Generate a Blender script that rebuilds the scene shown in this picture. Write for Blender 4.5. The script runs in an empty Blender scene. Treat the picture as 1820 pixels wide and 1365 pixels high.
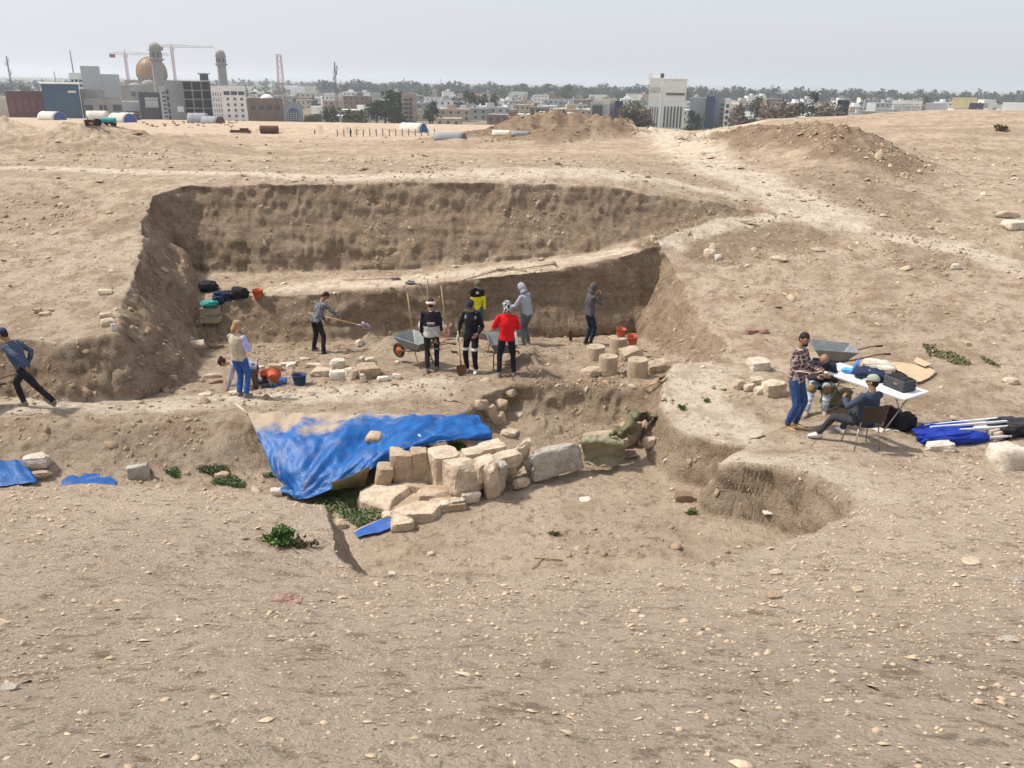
import bpy, bmesh, math, random
import numpy as np
from mathutils import Vector, Matrix, Quaternion
random.seed(7); rng = np.random.default_rng(7)
R = math.radians
scene = bpy.context.scene
COL = scene.collection
# ---------------------------------------------------------------- camera
FPX, HOR, ROLL = 1450.0, 146.0, 0.9
HAZE = 0.00022
PITCH = math.atan((682.5-HOR)/FPX)
_F = Vector((0, math.cos(PITCH), -math.sin(PITCH))); _U = Vector((0, math.sin(PITCH), math.cos(PITCH))); _R = Vector((1, 0, 0))
_r = R(ROLL)
CR = _R*math.cos(_r)+_U*math.sin(_r); CU = _U*math.cos(_r)-_R*math.sin(_r)
cam = bpy.data.cameras.new('camera'); camo = bpy.data.objects.new('camera', cam); COL.objects.link(camo)
m = Matrix((CR, CU, -_F)).transposed().to_4x4(); camo.matrix_world = m
cam.sensor_width = 36; cam.lens = FPX/1820*36; cam.clip_start = 0.1; cam.clip_end = 60000
scene.camera = camo
# ---------------------------------------------------------------- light
SUN_EL, SUN_AZ = 54.0, 280.0       # azimuth clockwise from +Y (view direction)
world = bpy.data.worlds.new('World'); scene.world = world; world.use_nodes = True
nt = world.node_tree; bg = nt.nodes['Background']
sky = nt.nodes.new('ShaderNodeTexSky'); sky.sky_type = 'NISHITA'; sky.sun_disc = False
sky.sun_elevation = R(SUN_EL); sky.sun_rotation = R(SUN_AZ); sky.dust_density = 3.0; sky.air_density = 1.0; sky.ozone_density = 1.0
mixs = nt.nodes.new('ShaderNodeMix'); mixs.data_type = 'RGBA'; mixs.inputs[0].default_value = 0.72
nt.links.new(sky.outputs[0], mixs.inputs[6]); mixs.inputs[7].default_value = (6.1, 6.3, 6.85, 1)   # thin high overcast veil over the whole sky
nt.links.new(mixs.outputs[2], bg.inputs[0]); bg.inputs[1].default_value = 0.110
sl = bpy.data.lights.new('sun', 'SUN'); sl.energy = 4.0; sl.angle = R(4.0); sl.color = (1, .935, .84)
so = bpy.data.objects.new('sun', sl); COL.objects.link(so)
sd = Vector((math.sin(R(SUN_AZ))*math.cos(R(SUN_EL)), math.cos(R(SUN_AZ))*math.cos(R(SUN_EL)), math.sin(R(SUN_EL))))
so.rotation_euler = sd.to_track_quat('Z', 'Y').to_euler(); so.location = (-40, 10, 60)
scene.view_settings.view_transform = 'Standard'; scene.view_settings.look = 'None'
scene.view_settings.gamma = 1; scene.view_settings.exposure = 0.30; scene.view_settings.use_curve_mapping = False
scene.render.engine = 'CYCLES'
scene.cycles.volume_bounces = 1; scene.cycles.max_bounces = 6; scene.cycles.diffuse_bounces = 3
scene.render.resolution_x = 1024; scene.render.resolution_y = 768
# ---------------------------------------------------------------- helpers
def ray(px, py):
    v = _F*FPX+CR*(px-910)-CU*(py-682.5)
    return v/v.y
def at(px, py, y):                       # point of the place at distance y on the sight line
    return ray(px, py)*y
def atz(px, py, z):
    v = ray(px, py); return v*(z/v.z)
def hsh(ix, iy, iz, seed):
    h = (ix.astype(np.int64)*374761393+iy.astype(np.int64)*668265263+iz.astype(np.int64)*2147483647+seed*974634777) & 0xffffffff
    h = ((h ^ (h >> 13))*1274126177) & 0xffffffff
    h = ((h ^ (h >> 16))*2246822519) & 0xffffffff
    return ((h ^ (h >> 15)) & 0xffffff).astype(np.float32)/8388608.0-1.0
def n3(x, y, z, seed=0):
    xi = np.floor(x); yi = np.floor(y); zi = np.floor(z); fx = x-xi; fy = y-yi; fz = z-zi
    fx = fx*fx*(3-2*fx); fy = fy*fy*(3-2*fy); fz = fz*fz*(3-2*fz)
    o = 0
    for a in (0, 1):
        for b in (0, 1):
            for c in (0, 1):
                o = o+hsh(xi+a, yi+b, zi+c, seed)*((fx if a else 1-fx)*(fy if b else 1-fy)*(fz if c else 1-fz))
    return o
def n2(x, y, seed=0):
    xi = np.floor(x); yi = np.floor(y); fx = x-xi; fy = y-yi
    fx = fx*fx*(3-2*fx); fy = fy*fy*(3-2*fy); zi = xi*0
    o = 0
    for a in (0, 1):
        for b in (0, 1):
            o = o+hsh(xi+a, yi+b, zi, seed)*((fx if a else 1-fx)*(fy if b else 1-fy))
    return o
def fbm2(x, y, s, octv=4, seed=0, g=.5):
    o = 0; a = 1.0
    for i in range(octv):
        o = o+a*n2(x/s+i*7.3, y/s+i*3.1, seed+i); s *= .5; a *= g
    return o
def fbm3(x, y, z, s, octv=3, seed=0, g=.55):
    o = 0; a = 1.0
    for i in range(octv):
        o = o+a*n3(x/s+i*7.3, y/s+i*3.1, z/s+i*1.7, seed+i); s *= .5; a *= g
    return o
def sstep(a, b, x):
    t = np.clip((x-a)/(b-a), 0, 1); return t*t*(3-2*t)
# ---- materials
MATS = {}
class N:
    def __init__(s, name, rough=.9, spec=.2):
        s.m = bpy.data.materials.new(name); s.m.use_nodes = True; s.t = s.m.node_tree
        s.b = s.t.nodes['Principled BSDF']; s.b.inputs['Roughness'].default_value = rough; s.b.inputs['Specular IOR Level'].default_value = spec
    def n(s, ty, **k):
        x = s.t.nodes.new(ty)
        for a, v in k.items(): setattr(x, a, v)
        return x
    def l(s, a, b): s.t.links.new(a, b)
    def val(s, x, sock):
        if isinstance(x, (int, float)): sock.default_value = x
        elif isinstance(x, (tuple, list)): sock.default_value = tuple(x)+((1,) if len(x) == 3 and len(sock.default_value) == 4 else ())
        else: s.l(x, sock)
    def noise(s, vec, scale, detail=4, rough=.6, dist=0):
        x = s.n('ShaderNodeTexNoise'); x.inputs['Scale'].default_value = scale; x.inputs['Detail'].default_value = detail
        x.inputs['Roughness'].default_value = rough; x.inputs['Distortion'].default_value = dist
        if vec is not None: s.l(vec, x.inputs['Vector'])
        return x.outputs['Fac']
    def mix(s, f, a, b, mode='MIX'):
        x = s.n('ShaderNodeMix', data_type='RGBA', blend_type=mode); s.val(f, x.inputs[0]); s.val(a, x.inputs[6]); s.val(b, x.inputs[7]); return x.outputs[2]
    def ramp(s, v, a, b, c0=0., c1=1.):
        x = s.n('ShaderNodeMapRange'); x.interpolation_type = 'SMOOTHSTEP'; s.val(v, x.inputs[0])
        for i, q in enumerate((a, b, c0, c1)): x.inputs[i+1].default_value = q
        return x.outputs[0]
    def math(s, op, a, b=0.):
        x = s.n('ShaderNodeMath', operation=op); s.val(a, x.inputs[0]); s.val(b, x.inputs[1]); return x.outputs[0]
    def attr(s, name): return s.n('ShaderNodeAttribute', attribute_name=name).outputs['Fac']
    def pos(s): return s.n('ShaderNodeNewGeometry').outputs['Position']
    def obj(s): return s.n('ShaderNodeTexCoord').outputs['Object']
    def sep(s, v): return s.n('ShaderNodeSeparateXYZ'), v
    def xyz(s, v):
        x = s.n('ShaderNodeSeparateXYZ'); s.l(v, x.inputs[0]); return x.outputs
    def bump(s, h, st=.4, d=.02):
        x = s.n('ShaderNodeBump'); x.inputs['Strength'].default_value = st; x.inputs['Distance'].default_value = d; s.l(h, x.inputs['Height']); s.l(x.outputs[0], s.b.inputs['Normal'])
    def col(s, c): s.val(c, s.b.inputs['Base Color']); return s.m
def mat(name, c, c2=None, sc=6., rough=.85, bump=.25, bs=40., bd=.01, metal=0., spec=.2, detail=5, edge=(.35, .65), rnd=0.):
    """plain mottled material: two tones of noise in object space plus fine relief"""
    if name in MATS: return MATS[name]
    s = N(name, rough, spec); o = s.obj()
    if rnd:
        oi = s.n('ShaderNodeObjectInfo').outputs['Random']; ad = s.n('ShaderNodeVectorMath', operation='ADD'); s.l(o, ad.inputs[0]); s.l(oi, ad.inputs[1]); o = ad.outputs[0]
    c2 = c2 or tuple(v*.8 for v in c)
    cc = s.mix(s.ramp(s.noise(o, sc, detail), *edge), c, c2)
    if rnd:
        cc = s.mix(1.0, cc, s.mix(oi, (1-rnd,)*3, (1+rnd, 1+rnd*.95, 1+rnd*.9)), 'MULTIPLY')
    s.col(cc)
    if bump: s.bump(s.noise(o, bs, 4, .6), bump, bd)
    s.b.inputs['Metallic'].default_value = metal
    MATS[name] = s.m; return s.m
# ---- objects
def link(name, me, m=None, parent=None, smooth=False):
    o = bpy.data.objects.new(name, me); COL.objects.link(o)
    if m is not None:
        for q in (m if isinstance(m, list) else [m]): me.materials.append(q)
    if parent is not None: o.parent = parent
    if smooth: me.shade_smooth()
    return o
def tag(o, label=None, cat=None, group=None, kind=None):
    if label: o['label'] = label
    if cat: o['category'] = cat
    if group: o['group'] = group
    if kind: o['kind'] = kind
    return o
def empty(name, loc, rz=0., label=None, cat=None, group=None, sc=1.):
    o = bpy.data.objects.new(name, None); COL.objects.link(o); o.location = loc; o.rotation_euler = (0, 0, rz); o.scale = (sc,)*3
    return tag(o, label, cat, group)
class MB:
    """collects verts and faces, built as one mesh object"""
    def __init__(s): s.v = []; s.f = []; s.mi = []; s.cur = 0
    def add(s, vs, fs):
        k = len(s.v); s.v += [tuple(v) for v in vs]; s.f += [tuple(i+k for i in f) for f in fs]; s.mi += [s.cur]*len(fs); return s
    def box(s, c, d, M=None, jit=0.):
        vs = [Vector((c[0]+d[0]*(i-.5), c[1]+d[1]*(j-.5), c[2]+d[2]*(k-.5))) for i in (0, 1) for j in (0, 1) for k in (0, 1)]
        if jit: vs = [v+Vector([random.uniform(-jit, jit) for _ in range(3)]) for v in vs]
        if M is not None: vs = [M @ v for v in vs]
        return s.add(vs, [(0, 1, 3, 2), (4, 6, 7, 5), (0, 4, 5, 1), (2, 3, 7, 6), (0, 2, 6, 4), (1, 5, 7, 3)])
    def prism(s, poly, z0, z1):
        n = len(poly)
        return s.add([(x, y, z0) for x, y in poly]+[(x, y, z1) for x, y in poly], [tuple(range(n-1, -1, -1)), tuple(range(n, 2*n))]+[(i, (i+1) % n, n+(i+1) % n, n+i) for i in range(n)])
    def tube(s, pts, rad, n=8, cap=True, flat=None, up=Vector((0, 0, 1))):
        """loft along pts; rad = number or list; an entry may be (a, b) for an oval section (a sideways)"""
        pts = [Vector(p) for p in pts]; rings = []
        if not isinstance(rad, (list,)): rad = [rad]*len(pts)
        prev = None
        for i, p in enumerate(pts):
            t = (pts[min(i+1, len(pts)-1)]-pts[max(i-1, 0)]).normalized()
            ref = prev if prev is not None else (up if abs(t.dot(up)) < .95 else Vector((0, 1, 0)) if abs(t.y) < .9 else Vector((1, 0, 0)))
            a = ref.cross(t)
            if a.length < 1e-4: a = Vector((1, 0, 0)).cross(t)
            a.normalize(); b = t.cross(a).normalized(); prev = b
            ra, rb = rad[i] if isinstance(rad[i], tuple) else (rad[i], rad[i])
            rings.append([p+a*math.cos(2*math.pi*k/n)*ra+b*math.sin(2*math.pi*k/n)*rb for k in range(n)])
        vs = [v for r_ in rings for v in r_]; fs = []
        for i in range(len(pts)-1):
            for k in range(n):
                fs.append((i*n+k, i*n+(k+1) % n, (i+1)*n+(k+1) % n, (i+1)*n+k))
        if cap: fs += [tuple(range(n-1, -1, -1)), tuple(range((len(pts)-1)*n, len(pts)*n))]
        return s.add(vs, fs)
    def lathe(s, prof, n=16, c=(0, 0, 0), M=None, cap=True):
        vs = []
        for r_, z in prof:
            for k in range(n): vs.append(Vector((c[0]+r_*math.cos(2*math.pi*k/n), c[1]+r_*math.sin(2*math.pi*k/n), c[2]+z)))
        if M is not None: vs = [M @ v for v in vs]
        fs = [(i*n+k, i*n+(k+1) % n, (i+1)*n+(k+1) % n, (i+1)*n+k) for i in range(len(prof)-1) for k in range(n)]
        if cap: fs += [tuple(range(n-1, -1, -1)), tuple(range((len(prof)-1)*n, len(prof)*n))]
        return s.add(vs, fs)
    def ball(s, c, r_, n=10, m_=7, M=None):
        if not isinstance(r_, tuple): r_ = (r_,)*3
        vs = []
        for i in range(m_+1):
            a = math.pi*i/m_-math.pi/2
            for k in range(n):
                b = 2*math.pi*k/n; v = Vector((r_[0]*math.cos(a)*math.cos(b), r_[1]*math.cos(a)*math.sin(b), r_[2]*math.sin(a)))
                if M is not None: v = M @ v
                vs.append(v+Vector(c))
        return s.add(vs, [(i*n+k, i*n+(k+1) % n, (i+1)*n+(k+1) % n, (i+1)*n+k) for i in range(m_) for k in range(n)])
    def mesh(s, name):
        me = bpy.data.meshes.new(name); me.from_pydata(s.v, [], s.f)
        if any(s.mi): me.polygons.foreach_set('material_index', s.mi)
        me.update(); return me
    def build(s, name, m=None, parent=None, smooth=False): return link(name, s.mesh(name), m, parent, smooth)
def evald(o):
    """bake modifiers of o into its mesh"""
    dg = bpy.context.evaluated_depsgraph_get(); e = o.evaluated_get(dg); me = bpy.data.meshes.new_from_object(e, depsgraph=dg)
    old = o.data; o.modifiers.clear(); o.data = me; bpy.data.meshes.remove(old); return o
# ================================================================ TERRAIN
class TPS:
    def __init__(s, P, lam=.02):
        P = np.array(P, float); s.x = P[:, 0]; s.y = P[:, 1]; n = len(P)
        K = s.k(s.x[:, None]-s.x, s.y[:, None]-s.y)+lam*np.eye(n)*0.5
        A = np.zeros((n+3, n+3)); A[:n, :n] = K; A[:n, n] = 1; A[:n, n+1] = s.x; A[:n, n+2] = s.y; A[n:, :n] = A[:n, n:].T
        s.w = np.linalg.solve(A, np.concatenate([P[:, 2], np.zeros(3)]))
    def k(s, dx, dy):
        r2 = dx*dx+dy*dy+1e-6; return .5*r2*np.log(r2)/10
    def __call__(s, x, y):
        o = s.w[-3]+s.w[-2]*x+s.w[-1]*y
        for i in range(len(s.x)): o = o+s.w[i]*s.k(x-s.x[i], y-s.y[i])
        return o
def W(px, py, y): v = at(px, py, y); return (v.x, v.y, v.z)
# rim of everything that has been dug away (pixel, pixel, distance)
RIM = [(-260, 612, 15.6), (0, 604, 15.9), (100, 608, 15.8), (205, 590, 16.2), (222, 540, 17.8), (236, 490, 19.6), (250, 400, 23.2), (268, 348, 25.6), (340, 331, 26.3),
       (500, 329, 26.3), (700, 325, 26.3), (900, 323, 26.2), (1010, 328, 26.2), (1100, 336, 26.3), (1200, 350, 26.6), (1290, 362, 27.0), (1355, 374, 27.2), (1330, 388, 26.6),
       (1200, 418, 24.8), (1172, 428, 24.3), (1192, 470, 22.9), (1228, 520, 21.3), (1264, 575, 19.6), (1298, 612, 18.3), (1285, 640, 17.4), (1240, 644, 17.0), (1200, 648, 16.6), (1186, 668, 16.0),
       (1180, 715, 14.9), (1192, 748, 14.1), (1225, 772, 13.5), (1275, 784, 13.2), (1335, 792, 12.9), (1300, 806, 12.5), (1282, 824, 12.1), (1310, 818, 12.0), (1380, 826, 11.7), (1442, 838, 11.3),
       (1490, 862, 10.8), (1530, 892, 10.2), (1524, 914, 9.8), (1470, 936, 9.4), (1400, 962, 8.9), (1290, 992, 8.1), (1150, 1012, 7.4), (1000, 1022, 7.0), (820, 1030, 6.8), (690, 1030, 6.8),
       (614, 1020, 6.98), (600, 985, 7.4), (590, 945, 7.95), (584, 915, 8.45), (566, 900, 8.8), (520, 888, 9.1), (400, 876, 9.3), (200, 861, 9.6), (0, 868, 9.6), (-260, 880, 9.6)]
UC = [W(*p) for p in RIM]+[W(*p) for p in [
    (910, 1365, 1.78), (0, 1365, 1.78), (1820, 1365, 1.8), (910, 1200, 2.95), (0, 1200, 2.95), (1820, 1200, 3.1), (910, 1100, 4.45), (100, 1100, 4.3), (1820, 1090, 5.0), (1400, 1100, 4.9), (300, 980, 6.3), (0, 950, 6.9),
    (1600, 960, 8.6), (1820, 940, 9.2), (1820, 850, 11.2), (1650, 850, 11.2), (1408, 762, 13.45), (1600, 770, 13.1), (1820, 755, 13.6), (1350, 690, 15.4), (1500, 680, 15.7), (1700, 660, 16.0), (1820, 640, 16.3),
    (1400, 600, 18.3), (1600, 570, 18.8), (1820, 540, 19.6), (1350, 480, 22.4), (1500, 450, 23.6), (1700, 430, 24.5), (1820, 400, 26), (1440, 385, 26.8), (1600, 330, 31), (1820, 300, 35), (1500, 300, 33), (1400, 330, 30.5),
    (1300, 270, 40), (1400, 245, 44), (1600, 235, 43), (1820, 205, 50), (1600, 213, 50), (1500, 221, 50), (1400, 217, 52), (1250, 330, 29.5), (1180, 290, 35), (1000, 285, 36), (1000, 262, 45), (700, 300, 32), (700, 262, 45), (400, 300, 31.5), (400, 270, 41), (100, 315, 29),
    (-150, 400, 24), (0, 320, 28), (0, 290, 35), (0, 268, 43), (100, 400, 23.6), (150, 480, 20.0), (0, 500, 19.4), (100, 560, 17.2), (0, 450, 21.3)]]
UC += [(-3, 0, -1.55), (3, 0, -1.6), (0, 0, -1.6), (0, -3, -1.3), (-5, 4, -3.2), (-9, 6, -4.1), (6, 4, -3.4), (10, 6, -4.1)]
Ut = TPS(UC, .01)
FC = [W(*p) for p in [(430, 706, 16.25), (768, 660, 18.0), (900, 668, 17.7), (565, 628, 20.6), (935, 613, 21.6), (1045, 613, 21.5), (1130, 592, 23.1), (800, 592, 23.1), (600, 600, 22.8), (345, 600, 22.7),
    (1230, 645, 18.6), (1060, 660, 18.0), (330, 690, 16.9), (100, 690, 16.2), (40, 725, 14.7), (0, 740, 14.2), (200, 738, 14.5), (440, 738, 14.9), (640, 742, 15.0), (800, 735, 15.3), (860, 700, 16.3), (1000, 688, 16.7), (1180, 690, 16.4), (-200, 745, 14.0), (-200, 700, 15.8)]]
Ft = TPS(FC, .02)
SC = [W(*p) for p in [(1205, 872, 12.9), (1120, 790, 14.6), (1280, 912, 11.85), (1400, 962, 11.0), (1520, 930, 11.0), (1000, 950, 11.2), (1200, 980, 10.5), (930, 860, 13.0), (700, 1000, 10.4), (640, 940, 11.6), (600, 892, 12.9), (430, 850, 13.5), (300, 845, 13.3),
    (150, 845, 13.0), (0, 850, 12.9), (-200, 855, 12.8), (500, 870, 13.2), (1000, 752, 16.35), (1140, 755, 15.9), (920, 750, 16.2), (930, 790, 15.3), (1050, 780, 15.5), (700, 870, 12.7), (850, 880, 12.5)]]
St = TPS(SC, .02)
BC = [W(*p) for p in [(375, 540, 22.4), (500, 528, 22.55), (700, 511, 22.8), (900, 490, 23.0), (1000, 477, 23.1), (1135, 447, 23.3), (1185, 425, 24.3), (345, 500, 24.3), (600, 498, 24.0), (820, 482, 24.1), (1000, 462, 24.3), (1120, 440, 24.5), (1330, 390, 26.4), (1250, 402, 25.6)]]
Bt = TPS(BC, .02)
PF = [(-300, 748, 13.8), (0, 744, 14.1), (200, 738, 14.4), (440, 738, 14.85), (640, 744, 14.9), (800, 738, 15.2), (838, 712, 15.8), (870, 690, 16.4), (900, 684, 16.75), (1000, 688, 16.7), (1100, 690, 16.6), (1180, 692, 16.4), (1400, 690, 16), (1500, 200, 60), (-300, 200, 60)]
PB = [(338, 532, 22.9), (372, 541, 22.4), (420, 534, 22.5), (500, 528, 22.55), (600, 521, 22.65), (700, 511, 22.8), (800, 501, 22.9), (900, 490, 23.0), (1000, 477, 23.1), (1080, 459, 23.2), (1138, 447, 23.25), (1185, 426, 24.0), (1420, 400, 25), (1500, 200, 60), (300, 200, 60)]
def poly(L): return np.array([W(*p)[:2] for p in L])
def sdist(P, x, y):
    """signed distance to a polygon, positive inside"""
    d = np.full(x.shape, 1e9, np.float32); ins = np.zeros(x.shape, bool)
    n = len(P)
    for i in range(n):
        ax, ay = P[i]; bx, by = P[(i+1) % n]; ex, ey = bx-ax, by-ay
        t = np.clip(((x-ax)*ex+(y-ay)*ey)/(ex*ex+ey*ey), 0, 1)
        d = np.minimum(d, np.hypot(x-ax-t*ex, y-ay-t*ey))
        if ay != by:
            c = ((ay > y) != (by > y)) & (x < ex*(y-ay)/(by-ay)+ax); ins ^= c
    return np.where(ins, d, -d)
def idw(L, x, y, p=3):
    a = 0; b = 0
    for (px, py, yy, v) in L:
        q = W(px, py, yy); w = 1/((x-q[0])**2+(y-q[1])**2+.05)**(p/2); a = a+w*v; b = b+w
    return a/b
P1 = poly(RIM); PFp = poly(PF); PBp = poly(PB)
W1 = [(0, 604, 15.9, .5), (180, 592, 16.1, .6), (222, 540, 17.8, 1.6), (250, 400, 23, 1.5), (268, 348, 25.6, 1.0), (500, 329, 26.3, 1.3), (800, 325, 26.3, 1.3), (1010, 328, 26.2, 1.3), (1200, 350, 26.6, .8), (1330, 380, 27, .4),
      (1165, 432, 24, .8), (1190, 470, 22.9, 1.0), (1225, 520, 21.3, 1.15), (1262, 575, 19.6, 1.1), (1285, 640, 17.4, .5), (1200, 648, 16.6, .4), (1180, 715, 14.9, .45), (1225, 772, 13.5, .4), (1300, 806, 12.5, .3), (1380, 826, 11.7, .34), (1530, 900, 10, .3),
      (1400, 962, 8.9, .5), (1000, 1022, 7, .6), (614, 1022, 6.95, .5), (590, 940, 8.0, .45), (500, 885, 9, .7), (200, 861, 9.6, 1.), (0, 868, 9.6, 1.)]
WF = [(0, 744, 14.1, 1.5), (200, 738, 14.4, 1.6), (400, 738, 14.8, 1.6), (500, 742, 14.9, .9), (640, 744, 14.9, .5), (800, 738, 15.2, .4), (838, 712, 15.8, .45), (900, 684, 16.75, .4), (1100, 690, 16.6, .45)]
WB = [(345, 540, 22.5, .8), (500, 528, 22.5, .7), (700, 511, 22.8, .5), (900, 490, 23, .35), (1138, 447, 23.2, .28)]
BUMPS = [  # px, py, distance, height, radius x, radius y : spoil heaps on the far side
    (960, 262, 52, .95, 6, 4.5), (1060, 262, 52, .6, 4.5, 3.5), (1330, 240, 45, .5, 3.6, 3.5), (1410, 254, 41, .55, 3.0, 3.5), (1475, 266, 38, .5, 2.6, 3.2), (1540, 284, 35, .6, 2.2, 3.0), (60, 296, 42, .75, 8, 5), (190, 292, 42, .4, 3.5, 4),
    (1190, 245, 60, .6, 4, 4), (620, 268, 70, .4, 12, 6), (590, 238, 200, 1.6, 22, 14), (440, 250, 110, .6, 16, 9), (1230, 243, 75, .8, 9, 7), (-20, 215, 150, 2.6, 8, 8), (960, 240, 100, .8, 12, 8), (330, 270, 80, .6, 12, 6)]
def far_prof(x, y):
    ys = np.array([0, 45, 60, 90, 130, 180, 240, 300, 350, 375, 450]); zs = np.array([-3.1, -3.35, -4.32, -6.4, -9.0, -11.5, -13.7, -15.5, -16.5, -18.5, -24])
    z = np.interp(y, ys, zs); s = np.clip(x/(y+1e-3), -1, 1)
    return z
def height(x, y, detail=True):
    x = np.asarray(x, np.float32); y = np.asarray(y, np.float32)
    U = Ut(x, y)
    side = np.clip((x-.16*y)/(0.12*y+1), 0, 1); b = sstep(42, 62, y)*(1-side)+sstep(54, 72, y)*side
    fp = far_prof(x, y)
    fp = fp-side*sstep(60, 100, y)*3
    U = np.where(y > 75, fp, U*(1-b)+fp*b)
    for (px, py, d, h, rx, ry) in BUMPS:
        q = W(px, py, d); g = np.exp(-(((x-q[0])/rx)**2+((y-q[1])/ry)**2)**1.3)
        U = U+h*g*(1+.35*n2(x/1.7, y/1.7, 90)+.25*n2(x/.7, y/.9, 91)+.12*n2(x/.3, y/.4, 92))
    lat = np.maximum(0, np.abs(x)-.78*y-2.0)
    near = (y < 30) & (y > 5)
    z = U.copy(); m1 = np.zeros_like(z); mF = np.zeros_like(z); mB = np.zeros_like(z)
    idx = np.nonzero(near)
    if idx[0].size:
        X = x[idx]; Y = y[idx]
        e = .12*n2(X/1.1, Y/1.1, 11)+.06*n2(X/.4, Y/.4, 12)+.035*n2(X/.14, Y/.14, 13)
        F = Ft(X, Y); S = St(X, Y); B = Bt(X, Y)
        # basin of the slab floor is softened at its edge, trench floor lies lower
        t = np.clip(1+(sdist(PFp, X, Y)+e)/idw(WF, X, Y), 0, 1); t = .5*t+.5*t*t*(3-2*t)
        zz = S*(1-t)+F*t; mF_ = t
        t = np.clip(1+(sdist(PBp, X, Y)+e*.8*np.clip((idw(WB, X, Y)-.22)/.4, .08, 1))/idw(WB, X, Y), 0, 1); zz = zz*(1-t)+np.maximum(B, zz)*t; mB_ = t
        w = idw(W1, X, Y); sdv = -sdist(P1, X, Y)+e*np.clip((w-.25)/.4, .08, 1)
        t = np.clip((sdv+w)/w, 0, 1); 
        t = np.clip((t-.5)*1.06+.5, 0, 1)
        z[idx] = zz*(1-t)+U[idx]*t
        m1[idx] = 1-t; mF[idx] = mF_; mB[idx] = mB_
        a = np.zeros_like(z); 
    return z, m1, mF, mB
def rows():
    ys = [-1.5]; 
    while ys[-1] < 470:
        y = ys[-1]
        d = .035 if y < 6 else .032 if y < 27.5 else min(.032+(y-27.5)*.012, 12 if y > 100 else 2)
        ys.append(y+d)
    return np.array(ys)
ys = rows(); NC = 860; us = np.linspace(-1, 1, NC)
Yg = np.repeat(ys[:, None], NC, 1).astype(np.float32); Xg = (us[None, :]*(0.78*np.maximum(ys, 0)+2.4)[:, None]).astype(np.float32)
Zg, m1, mF, mB = height(Xg, Yg)
NR = len(ys)
def normals(X, Y, Z):
    dXr, dYr, dZr = np.gradient(X, axis=0), np.gradient(Y, axis=0), np.gradient(Z, axis=0)
    dXc, dYc, dZc = np.gradient(X, axis=1), np.gradient(Y, axis=1), np.gradient(Z, axis=1)
    nx = dYc*dZr-dZc*dYr; ny = dZc*dXr-dXc*dZr; nz = dXc*dYr-dYc*dXr
    l = np.sqrt(nx*nx+ny*ny+nz*nz)+1e-9; return nx/l, ny/l, nz/l
nx, ny, nz = normals(Xg, Yg, Zg)
WALLM = None
steep = sstep(.25, .75, 1-np.abs(nz)); near = 1-sstep(30, 60, Yg)
# worn trails
def pline(L, X, Y):
    d = np.full(X.shape, 1e9, np.float32); Q = [W(*p) for p in L]
    for a, b in zip(Q[:-1], Q[1:]):
        ex, ey = b[0]-a[0], b[1]-a[1]; t = np.clip(((X-a[0])*ex+(Y-a[1])*ey)/(ex*ex+ey*ey+1e-9), 0, 1); d = np.minimum(d, np.hypot(X-a[0]-t*ex, Y-a[1]-t*ey))
    return d
wob = .35*n2(Xg/1.1, Yg/1.1, 31)+.15*n2(Xg/.3, Yg/.3, 32)
pale = np.zeros_like(Zg)
for L, w in [([(1130, 243, 60), (1200, 258, 46), (1290, 300, 33), (1400, 345, 29), (1445, 376, 27.2)], 1.5), ([(1440, 378, 27), (1380, 384, 26.8), (1330, 392, 26.3), (1190, 424, 24.5)], .42), ([(1200, 262, 44), (1290, 245, 50), (1330, 225, 62)], 1.6), ([(1440, 372, 27.2), (1560, 410, 25.2), (1700, 440, 24), (1820, 480, 22)], .55),
             ([(1190, 420, 24.5), (900, 478, 23.8), (500, 515, 23.4)], .6), ([(-200, 730, 14.6), (40, 722, 14.8), (250, 715, 15.2), (430, 706, 16.2), (640, 700, 16.5), (768, 690, 16.9)], .75), ([(0, 300, 32), (300, 312, 30), (600, 322, 27.5), (900, 320, 27.2), (1290, 345, 28.5)], .8),
             ([(1240, 665, 16.6), (1220, 720, 15), (1300, 760, 13.6)], .8), ([(1310, 818, 12.2), (1450, 835, 11.7), (1560, 890, 10.5)], .5)]:
    d = pline(L, Xg, Yg)+wob*(w*.7); pale = np.maximum(pale, 1-sstep(w*.45, w*1.3, d))
pale *= (1-steep)*(1-sstep(.05, .4, 4*m1*(1-m1)))
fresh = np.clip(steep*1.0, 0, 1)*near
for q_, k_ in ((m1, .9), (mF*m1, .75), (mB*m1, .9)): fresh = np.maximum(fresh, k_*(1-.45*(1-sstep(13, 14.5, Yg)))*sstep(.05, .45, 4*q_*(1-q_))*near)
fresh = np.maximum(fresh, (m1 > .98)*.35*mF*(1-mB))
for (px, py, d, h, rx, ry) in BUMPS[:6]:
    q = W(px, py, d); g = np.exp(-(((Xg-q[0])/rx)**2+((Yg-q[1])/ry)**2)**1.5); fresh = np.maximum(fresh, .95*sstep(.12, .5, g+.2*n2(Xg/1.5, Yg/1.5, 8)))
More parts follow.
